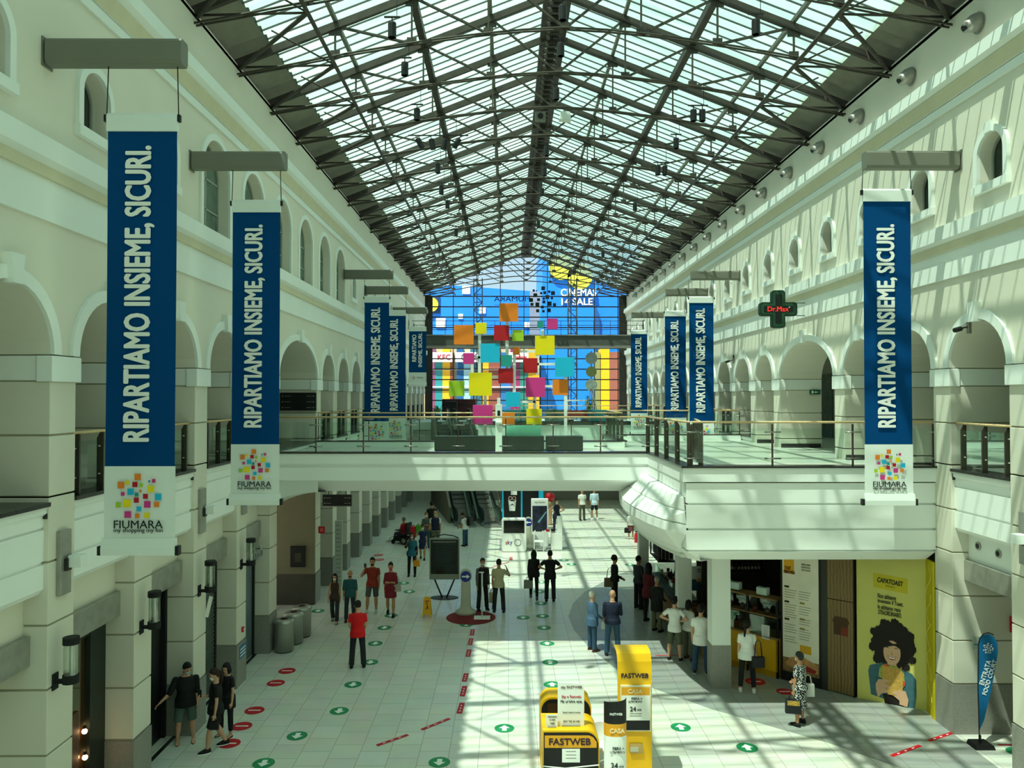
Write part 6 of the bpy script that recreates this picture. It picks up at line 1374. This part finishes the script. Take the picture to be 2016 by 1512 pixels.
    # ---- shoes
    for i in range(2):
        g = MB(); a = ank[i]; z = a.z - .075
        if shoes == 'sandals':
            g.rings([(a.x, a.y + .06, z, .045, .125), (a.x, a.y + .06, z + .014, .045, .125)], 14); part('sandal', g, '2A2018', raw=True)
        else:
            sole = shoes[1] if isinstance(shoes, tuple) else None; c_ = shoes[0] if sole else shoes
            g.rings([(a.x, a.y + .055, z + .018, .046, .135), (a.x, a.y + .055, z + .045, .048, .135), (a.x, a.y + .03, z + .07, .044, .105), (a.x, a.y - .005, z + .10, .040, .058)], 16); o = part('shoe', g, c_, raw=True)
            g = MB(); g.rings([(a.x, a.y + .055, z, .048, .138), (a.x, a.y + .055, z + .022, .050, .142)], 16); g.v = [tuple(c * s for c in v) for v in g.v]; g.obj('sole', mm('sole', sole or '151515'), o)
    # ---- hair
    hk, hc = hair
    if hk != 'bald':
        g = MB(); g.rings([(0, -.035, -.055, .045, .045), (0, -.030, -.03, .070, .066), (0, -.024, .0, .080, .080), (0, -.014, .04, .083, .096), (0, -.012, .08, .075, .091), (0, -.010, .115, .052, .066), (0, -.01, .134, .02, .03)], 18)
        if hk == 'quiff': g.ball((0, .055, .105), (.05, .045, .035), 12, 8)
        if hk in ('long', 'bob'):
            e = -.30 if hk == 'long' else -.15; g.rings([(0, -.05, e, .055, .02), (0, -.055, e + .06, .085, .035), (0, -.045, -.08, .092, .055), (0, -.03, .0, .09, .075), (0, -.02, .06, .075, .07)], 16)
            for sg in (-1, 1): g.rings([(sg * .06, .02, e * .8, .02, .02), (sg * .075, .02, -.06, .028, .035), (sg * .074, .02, .03, .022, .04)], 10)
        if hk == 'pony': g.tube([(0, -.09, .04), (0, -.13, .02), (0, -.14, -.06), (0, -.11, -.18), (0, -.10, -.26)], [.03, .035, .042, .03, .012], 10)
        if hk == 'braid': g.tube([(0, -.09, .0), (-.02, -.11, -.06), (-.03, -.11, -.18), (-.03, -.10, -.33)], [.035, .03, .025, .012], 10)
        if hk == 'bun': g.ball((0, -.08, .10), .045, 12, 8)
        if hk in ('curly', 'afro'):
            random.seed(int(pos[0] * 100) % 999); R = .115 if hk == 'curly' else .135
            for k in range(46):
                a = random.uniform(0, 2 * PI); e = random.uniform(-.5, 1.5); d = V3(math.cos(a) * math.cos(e), math.sin(a) * math.cos(e), math.sin(e))
                if d.y > .45 and d.z < .45: continue
                g.ball(tuple(V3(0, -.02, .03) + d * (R - .025)), .032, 8, 6)
        g.v = [(a * 1.06, b * 1.06, c * 1.05) for a, b, c in g.v]; g.xf(HM); part('hair', g, hc, it=1, vx=.009)
    # ---- face
    if abs(yaw) > .6 or vox < .012:
        for sg in (-1, 1):
            g = MB(); g.ball((sg * .030, .083, .004), (.013, .008, .008), 8, 6); g.xf(HM); part('eye', g, '1C1612', raw=True)
            g = MB(); g.box(sg * .030 - .017, sg * .030 + .017, .084, .092, .022, .029); g.xf(HM); part('eyebrow', g, hc if hk != 'bald' else '4A3A2A', raw=True)
        if mask:
            g = MB(); g.ball((0, .048, -.055), (.058, .056, .052), 14, 10); g.xf(HM); part('face_mask', g, mask, raw=True)
        else:
            g = MB(); g.ball((0, .078, -.068), (.024, .010, .008), 10, 6); g.xf(HM); part('mouth', g, '8A4A40', raw=True)
        if beard:
            g = MB(); g.ball((0, .030, -.078), (.060, .060, .048), 14, 10); g.xf(HM); part('beard', g, beard, raw=True)
    W = Matrix.Translation(body.location) @ Matrix.Rotation(yaw, 4, 'Z')
    body_info = {'lh': W @ ((wri[0] + fd[0][1] * .08) * s), 'rh': W @ ((wri[1] + fd[1][1] * .08) * s), 'ls': W @ (sho[0] * s), 'rs': W @ (sho[1] * s), 'W': W, 's': s, 'P': P, 'o': body}
    return body_info
def PX(fx, fy, hy):
    x, y = G(fx, fy); return (x, y), AT(fx, hy, y)[1]
def who(label, fx, fy, hy, yaw, **k):
    p, H = PX(fx, fy, hy); k.setdefault('vox', .009 if p[1] < 24 else .013); return person(label, p, H, math.radians(yaw), **k)
def tote(label, at_, w_, h, d, col, strap=.2, rz=0, cat='bag', name='handbag', pat=None):
    t = thing(name, label, cat, (at_[0], at_[1], at_[2] - h - strap), rz=rz); m_ = mat('bag_' + col, col, .6, noise=.08)
    MB().prism([(-w_ / 2 * 1.05, 0), (w_ / 2 * 1.05, 0), (w_ / 2, h), (-w_ / 2, h)], 'y', -d / 2, d / 2).obj('body', m_, t, bevel=.015)
    for q in (-1, 1): MB().tube([(-w_ * .3, q * d * .3, h), (-w_ * .2, q * d * .15, h + strap * .8), (0, 0, h + strap), (w_ * .2, q * d * .15, h + strap * .8), (w_ * .3, q * d * .3, h)], .008, 6).obj('strap', m_, t, smooth=True)
    if pat: MB().box(-w_ * .4, w_ * .4, -d / 2 - .006, -d / 2, h * .62, h * .95).obj('print', mat('print_' + pat, pat, .6, noise=.5, scale=25), t)
    return t
def phone(label, at_, rz=0): 
    t = thing('mobile_phone', label, 'phone', at_, rz=rz); MB().box(-.04, .04, -.005, .005, -.02, .13).obj('casing', M_black, t, bevel=.004); MB().box(-.035, .035, -.007, -.005, -.01, .12).obj('screen', M_dglass, t); return t
dots = None
def dot_mat():
    m = bpy.data.materials.new('spotted_cloth'); m.use_nodes = True; t = m.node_tree; p = t.nodes['Principled BSDF']; co = t.nodes.new('ShaderNodeTexCoord'); v = t.nodes.new('ShaderNodeTexVoronoi'); v.inputs['Scale'].default_value = 34
    r = t.nodes.new('ShaderNodeValToRGB'); r.color_ramp.interpolation = 'CONSTANT'; r.color_ramp.elements[0].color = (.75, .78, .74, 1); r.color_ramp.elements[1].position = .42; r.color_ramp.elements[1].color = (.015, .018, .018, 1)
    t.links.new(co.outputs['Object'], v.inputs['Vector']); t.links.new(v.outputs['Distance'], r.inputs[0]); t.links.new(r.outputs[0], p.inputs['Base Color']); p.inputs['Roughness'].default_value = .8; return m
SPOT = dot_mat(); CAMO = mat('camouflage_cloth', '5A5A44', .8, noise=.5, scale=14); FLOR = mat('floral_cloth', '6A3A3A', .8, noise=.7, scale=22)

# --- near left group
a = who('man in black shirt and green shorts pointing into the black doorway', 365, 1461, 1300, 200, legs='wide', ra='point', la='down', turn=.55, nod=.35, lean=.06, top=('half', '0C0C0E', -.12), bot=('shorts', '4E6258', 1.0), shoes='sandals', hair=('quiff', '1A1512'), mask='9CC8C8', w=1.14, skin='l')
a = who('woman in black top and black shorts stepping forward, carrying a small black bag', 424, 1476, 1313, 118, legs='walk', la='down', ra='phone', nod=.2, turn=.15, top=('tee', '0B0B0D', -.10), bot=('shorts', '101012', .9), shoes=('101012', 'E8E8E8'), hair=('pony', '2A1810'), mask='D8E4E0', w=1.05, skin='l', fem=True)
tote('small black handbag held by the woman in black shorts', a['lh'], .18, .17, .07, '101014', strap=.05); phone('dark phone in the hand of the woman in black shorts', a['rh'] + Vector((0, 0, .0)))
a = who('woman in black cap and long black top half hidden behind the woman with shorts', 447, 1449, 1303, 150, legs='ease', la='down', ra='phone', nod=.25, turn=.2, top=('tee', '0D0D10', -.22), bot=('leggings', '121214', .8), shoes='sandals', hair=('bob', '0E0C0C'), mask=None, w=1.06, skin='l', fem=True)
a = who('man in bright red t-shirt and dark jeans seen from behind', 704, 1314, 1182, 8, legs='wide', la='hold', ra='hold', nod=.3, top=('tee', 'D80E16', -.10), bot=('trousers', '1E2228'), shoes='17171A', hair=('short', '17120F'), skin='l')
phone('phone held by the man in the red t-shirt', a['lh'], rz=.2)
a = who('woman in dark brown tank top with white face mask walking towards the camera', 659, 1225, 1128, 182, legs='walk', la='down', ra='swing', top=('tank', '3A2A20'), bot=('trousers', '2A2A2E'), shoes='9A8A78', hair=('long', '1C1410'), mask='D8DEDC', fem=True, w=1.02)
a = who('man in teal shirt with beard walking beside the woman in brown', 689, 1221, 1121, 182, legs='walk2', la='down', ra='down', top=('half', '1F5458', -.08), bot=('trousers', '2A3038'), shoes='3A2A22', hair=('bald', '2A1C14'), beard='2A1C14')
a = who('man in rust red t-shirt holding a phone to his ear', 733, 1206, 1097, 182, legs='ease', ra='ear', la='down', top=('tee', '8A2A18', -.08), bot=('shorts', '4A4E50', .9), shoes=('C8C8C4', 'C8C8C4'), hair=('short', '14100E'), beard='1A1410')
phone('phone at the ear of the man in the rust red t-shirt', a['rh'])
a = who('woman in burgundy dress with bright pink face mask', 769, 1211, 1106, 184, legs='walk', la='cross', ra='down', top=('half', '7A1A28'), bot=('dress', '7A1A28', .30), shoes='1A1214', hair=('bun', '120E0C'), mask='E82A5A', fem=True)
tote('pale shoulder bag of the woman in the burgundy dress', a['ls'] + Vector((.06, -.05, -.02)), .26, .22, .1, 'A8A090', strap=.32)
a = who('woman in teal top and black cardigan raising a hand to her face mask', 811, 1134, 1048, 180, legs='stand', ra='face', la='down', top=('tee', '1F6478', -.10), bot=('leggings', '0E0E10'), shoes='202022', hair=('bob', '120E0E'), mask='D0DCD8', fem=True, layer=('cardigan', '101014'))
tote('small orange handbag of the woman in teal and black', a['lh'], .24, .24, .1, 'E8980E', strap=.12)
a = who('woman in navy dress walking behind the woman in teal', 832, 1101, 1032, 182, legs='walk', ra='ear', la='down', top=('tee', '16224A'), bot=('dress', '16224A', .36), shoes='181A20', hair=('bun', '15100E'), mask='E0E0DC', fem=True)
a = who('woman in grey top with white mask next to the man in the navy vest', 839, 1078, 1008, 182, legs='stand', ra='cross', la='hold', top=('half', '5A5A52'), bot=('trousers', '2A5A62'), shoes='202020', hair=('short', '5A4A3A'), mask='E8E8E4', fem=True)
a = who('grey haired man in navy vest and camouflage shorts with green mask', 857, 1083, 1005, 182, legs='stand', la='down', ra='hold', top=('tee', 'C8CCC8'), bot=('shorts', CAMO, .95), shoes='2A2A2A', hair=('bald', '6A6A64'), mask='8FC0A8', layer=('vest', '141A34'), w=1.05)
a = who('man in black t-shirt walking away toward the escalators', 850, 1062, 986, 0, legs='walk', top=('tee', '101012'), bot=('trousers', '1A1A1E'), hair=('short', '141010'))
# wheelchair
x, y = G(795, 1070)
t = thing('power_wheelchair', 'black powered wheelchair with red and green bags on its back', 'wheelchair', (x, y, 0), rz=math.radians(62))
MB().box(-.26, .26, -.25, .25, .42, .50).obj('seat', M_black, t, bevel=.02); MB().box(-.24, .24, -.32, -.24, .5, 1.05).obj('backrest', M_black, t, bevel=.02); MB().box(-.24, .24, -.45, .4, .14, .36).obj('chassis', M_blackm, t, bevel=.03)
for s_ in (-1, 1):
    MB().tube([(s_ * .27, -.22, .20), (s_ * .33, -.22, .20)], .20, 20).obj('rear_wheel', M_black, t); MB().tube([(s_ * .332, -.22, .20), (s_ * .335, -.22, .20)], .11, 12).obj('hub', M_clamp, t)
    MB().tube([(s_ * .27, .42, .11), (s_ * .32, .42, .11)], .11, 16).obj('front_wheel', M_black, t); MB().tube([(s_ * .16, .3, .42), (s_ * .16, .7, .25), (s_ * .16, .78, .1)], .018, 6).obj('leg_rest', M_clamp, t, smooth=True); MB().box(s_ * .25, s_ * .31, -.2, .25, .66, .71).obj('armrest', M_black, t)
    MB().box(s_ * .08, s_ * .24, .72, .9, .06, .09).obj('footplate', M_clamp, t)
p = person('person in red jacket and white mask sitting in the powered wheelchair', (x, y), 1.62, math.radians(62), legs='seat', la='seat', ra='seat', top=('jacket', 'A8141C'), bot=('trousers', '3A3E44'), shoes='B8B8B4', hair=('short', '6A6258'), mask='E4E4E0', vox=.013)
b = thing('rucksack', 'red bag hanging on the back of the wheelchair', 'bag', (x + .50, y - .30, .35)); MB().box(-.14, .14, -.12, .12, 0, .55).obj('body', M_red, b, bevel=.04); MB().tube([(-.08, 0, .54), (0, 0, .62), (.08, 0, .54)], .012, 6).obj('strap', M_black, b)
b = thing('rucksack', 'bright green bag hanging behind the red one on the wheelchair', 'bag', (x + .76, y - .34, .55)); MB().box(-.12, .12, -.1, .1, 0, .42).obj('body', mat('bag_lime', '4AA02A', .6), b, bevel=.04); MB().tube([(-.06, 0, .41), (0, 0, .48), (.06, 0, .41)], .012, 6).obj('strap', M_black, b)
a = who('man in white shirt with black backpack looking down by the escalators', 916, 1075, 1008, 60, legs='stand', la='hold', ra='hold', nod=.6, lean=.12, top=('tee', 'E4E4DE'), bot=('trousers', '2A4A62'), shoes='181818', hair=('short', '1A1410'))
b = thing('backpack', 'black backpack worn by the man by the escalators', 'backpack', tuple(a['W'] @ Vector((0, -.24, 1.0)))); b.rotation_euler = (0, 0, math.radians(60)); MB().box(-.16, .16, -.11, .08, 0, .46).obj('body', M_black, b, bevel=.05, seg=3)
for s_ in (-1, 1): MB().tube([(s_ * .11, .08, .44), (s_ * .12, .2, .46), (s_ * .12, .34, .3)], .018, 6).obj('strap', M_black, b, smooth=True)
a = who('man in dark vest and grey sleeves with face mask beside the white post', 950, 1201, 1098, 205, legs='wide', la='down', ra='down', turn=-.2, nod=.1, top=('long', '5A5A52'), bot=('trousers', '16161A'), shoes='1A1A1E', hair=('short', '2A2420'), mask='C8D0CC', layer=('vest', '14141A'))
a = who('man in beige t-shirt seen from behind with a hand at his ear', 982, 1205, 1100, -10, legs='wide', la='down', ra='ear', top=('tee', 'B8B08E', -.09), bot=('trousers', '1C2024'), shoes='2A2018', hair=('short', '14100E'))
tote('pale paper shopping bag held by the man in beige', a['lh'], .24, .34, .1, 'A59878', strap=.14)
a = who('woman with very long dark hair and black clothes walking away', 1051, 1178, 1081, 0, legs='walk', la='down', ra='hold', top=('long', '111113', -.12), bot=('leggings', '0E0E10'), shoes='4A5254', hair=('long', '100C0A'), fem=True)
tote('grey shopping bag held by the woman with very long hair', a['lh'], .32, .30, .1, '7E857C', strap=.1)
a = who('man in black t-shirt seen from behind with both hands on his hips', 1083, 1184, 1083, 0, legs='stand', la='hips', ra='hips', top=('tee', '121214', -.14), bot=('trousers', '141418'), shoes='141414', hair=('short', '100C0A'), w=1.05)
a = who('woman in black and white top standing with raised elbows by the white counter', 1096, 1053, 981, 185, legs='stand', la='hips', ra='hips', nod=.2, top=('tank', '14182A', -.12), bot=('leggings', '2A2A3A'), shoes='202020', hair=('bun', '14100E'), mask='E4E4E0', fem=True)
a = who('man in white t-shirt and camouflage trousers standing beyond the bridge', 1146, 1024, 962, 200, legs='stand', top=('tee', 'DEDED6'), bot=('trousers', CAMO), shoes='2A2A2A', hair=('short', '2A2018'))
a = who('man in pale blue shirt and dark shorts standing beyond the bridge', 1170, 1023, 960, 190, legs='wide', top=('half', 'B8CEDC', -.10), bot=('shorts', '24262C', .85), shoes=('D8D8D4', 'D8D8D4'), hair=('short', '2A2018'))
a = who('woman in white blouse and patterned skirt beside the far column', 1242, 1061, 1006, 170, legs='stand', la='down', ra='down', top=('half', 'E2E0D8'), bot=('skirt', FLOR, .40), shoes='B0A898', hair=('bob', '3A2A20'), fem=True)
tote('black handbag of the woman in the white blouse', a['rh'], .32, .24, .12, '121214', strap=.06)
a = who('woman with curly hair in black, in profile with a brown shoulder bag', 1210, 1193, 1093, -80, legs='stand', la='hold', ra='hold', top=('long', '101012'), bot=('trousers', '0E0E10'), shoes='141414', hair=('curly', '14100E'), fem=True)
tote('large brown shoulder bag of the woman with curly hair', a['ls'] + Vector((-.12, -.12, -.05)), .40, .30, .14, '6A5C3C', strap=.36)
a = who('man in dark grey jacket leaning at the far end of the coffee bar', 1257, 1198, 1094, -60, legs='stand', la='hold', ra='hold', top=('jacket', '2A3034'), bot=('trousers', '121216'), hair=('short', '16120F'))
a = who('woman in dark red top and black tights at the coffee bar', 1277, 1224, 1108, -50, legs='ease', la='hold', ra='hold', top=('long', '5A1220', -.18), bot=('leggings', '0E0E10'), shoes='121212', hair=('long', '120C0A'), fem=True)
a = who('grey haired person in black coat and khaki trousers at the coffee bar', 1293, 1243, 1135, -50, legs='stand', la='hold', ra='hold', nod=.2, top=('jacket', '141614', -.25), bot=('trousers', '6A6A52'), shoes='141414', hair=('short', '9A9488'), w=1.05)
a = who('elderly man in blue denim jacket with pale mask', 1166, 1281, 1163, -65, legs='stand', la='hold', ra='hold', top=('jacket', '44607C', -.16), bot=('trousers', '2A4660'), shoes='5A3A2E', hair=('short', 'C8C4B8'), mask='BFD8D4', skin='l', w=1.06)
tote('white paper bag held by the elderly man in denim', a['rh'], .16, .22, .06, 'D8D8CE', strap=.05)
a = who('bald man in navy sweater and blue jeans seen from behind', 1206, 1290, 1161, 0, legs='wide', la='hold', ra='phone', turn=-.35, top=('long', '101830', -.06), bot=('trousers', '33526C'), shoes='2A2E36', hair=('bald', '8A6A50'), skin='l', w=1.1)
a = who('boy in white t-shirt and olive shorts standing with hands at his sides', 1328, 1301, 1175, -25, legs='wide', la='hips', ra='hips', top=('tee', 'F2F2EC', -.10), bot=('shorts', '5C604A', 1.0), shoes=('141416', 'E8E8E8'), hair=('quiff', '14100E'), turn=-.3, skin='l', w=.92)
a = who('young woman in white shirt and olive trousers between the two boys', 1356, 1298, 1181, -55, legs='stand', la='hold', ra='hold', top=('half', 'E6E6DE'), bot=('trousers', '5E6450'), shoes='5A3A2E', hair=('bob', '14100E'), mask='DADEDA', fem=True)
a = who('young man in long white t-shirt and dark blue jeans, nearest in the queue', 1380, 1326, 1190, -15, legs='wide', la='down', ra='hold', top=('tee', 'F4F4F0', -.17), bot=('trousers', '28435C'), shoes=('1A1A1E', 'E8E8E8'), hair=('short', '14100E'), turn=-.2, skin='l')
a = who('woman in white t-shirt and black leggings waiting at the yellow counter', 1471, 1362, 1221, -15, legs='wide', la='down', ra='down', top=('tee', 'EDEEE8', -.10), bot=('leggings', '111113', .86), shoes=('E4E4E0', 'F0F0EC'), hair=('braid', '15100C'), fem=True, w=1.04, turn=-.25, skin='l')
tote('black shoulder bag of the woman at the yellow counter', a['rs'] + Vector((.06, -.16, -.02)), .30, .26, .1, '1A1A1E', strap=.42)
a = who('elderly woman in a black and white spotted dress looking at the price list', 1575, 1428, 1283, 38, legs='ease', la='down', ra='hold', top=('tee', SPOT), bot=('dress', SPOT, .50), shoes='121214', hair=('short', '2A2C2A'), mask='C8D8D4', fem=True, w=1.06, skin='m')
tote('black shopping bag with gold print carried by the woman in the spotted dress', a['lh'], .32, .30, .12, '14181C', strap=.10, rz=-.2, pat='B08A3A')
tote('white printed shoulder bag of the woman in the spotted dress', a['rs'] + Vector((.12, .05, -.2)), .26, .28, .1, 'C8C8C0', strap=.20)
a = who('dark silhouetted person standing behind the coffee bar', 1336, 1180, 1082, 100, legs='stand', top=('long', '121214'), bot=('trousers', '121214'), hair=('short', '100C0A'))
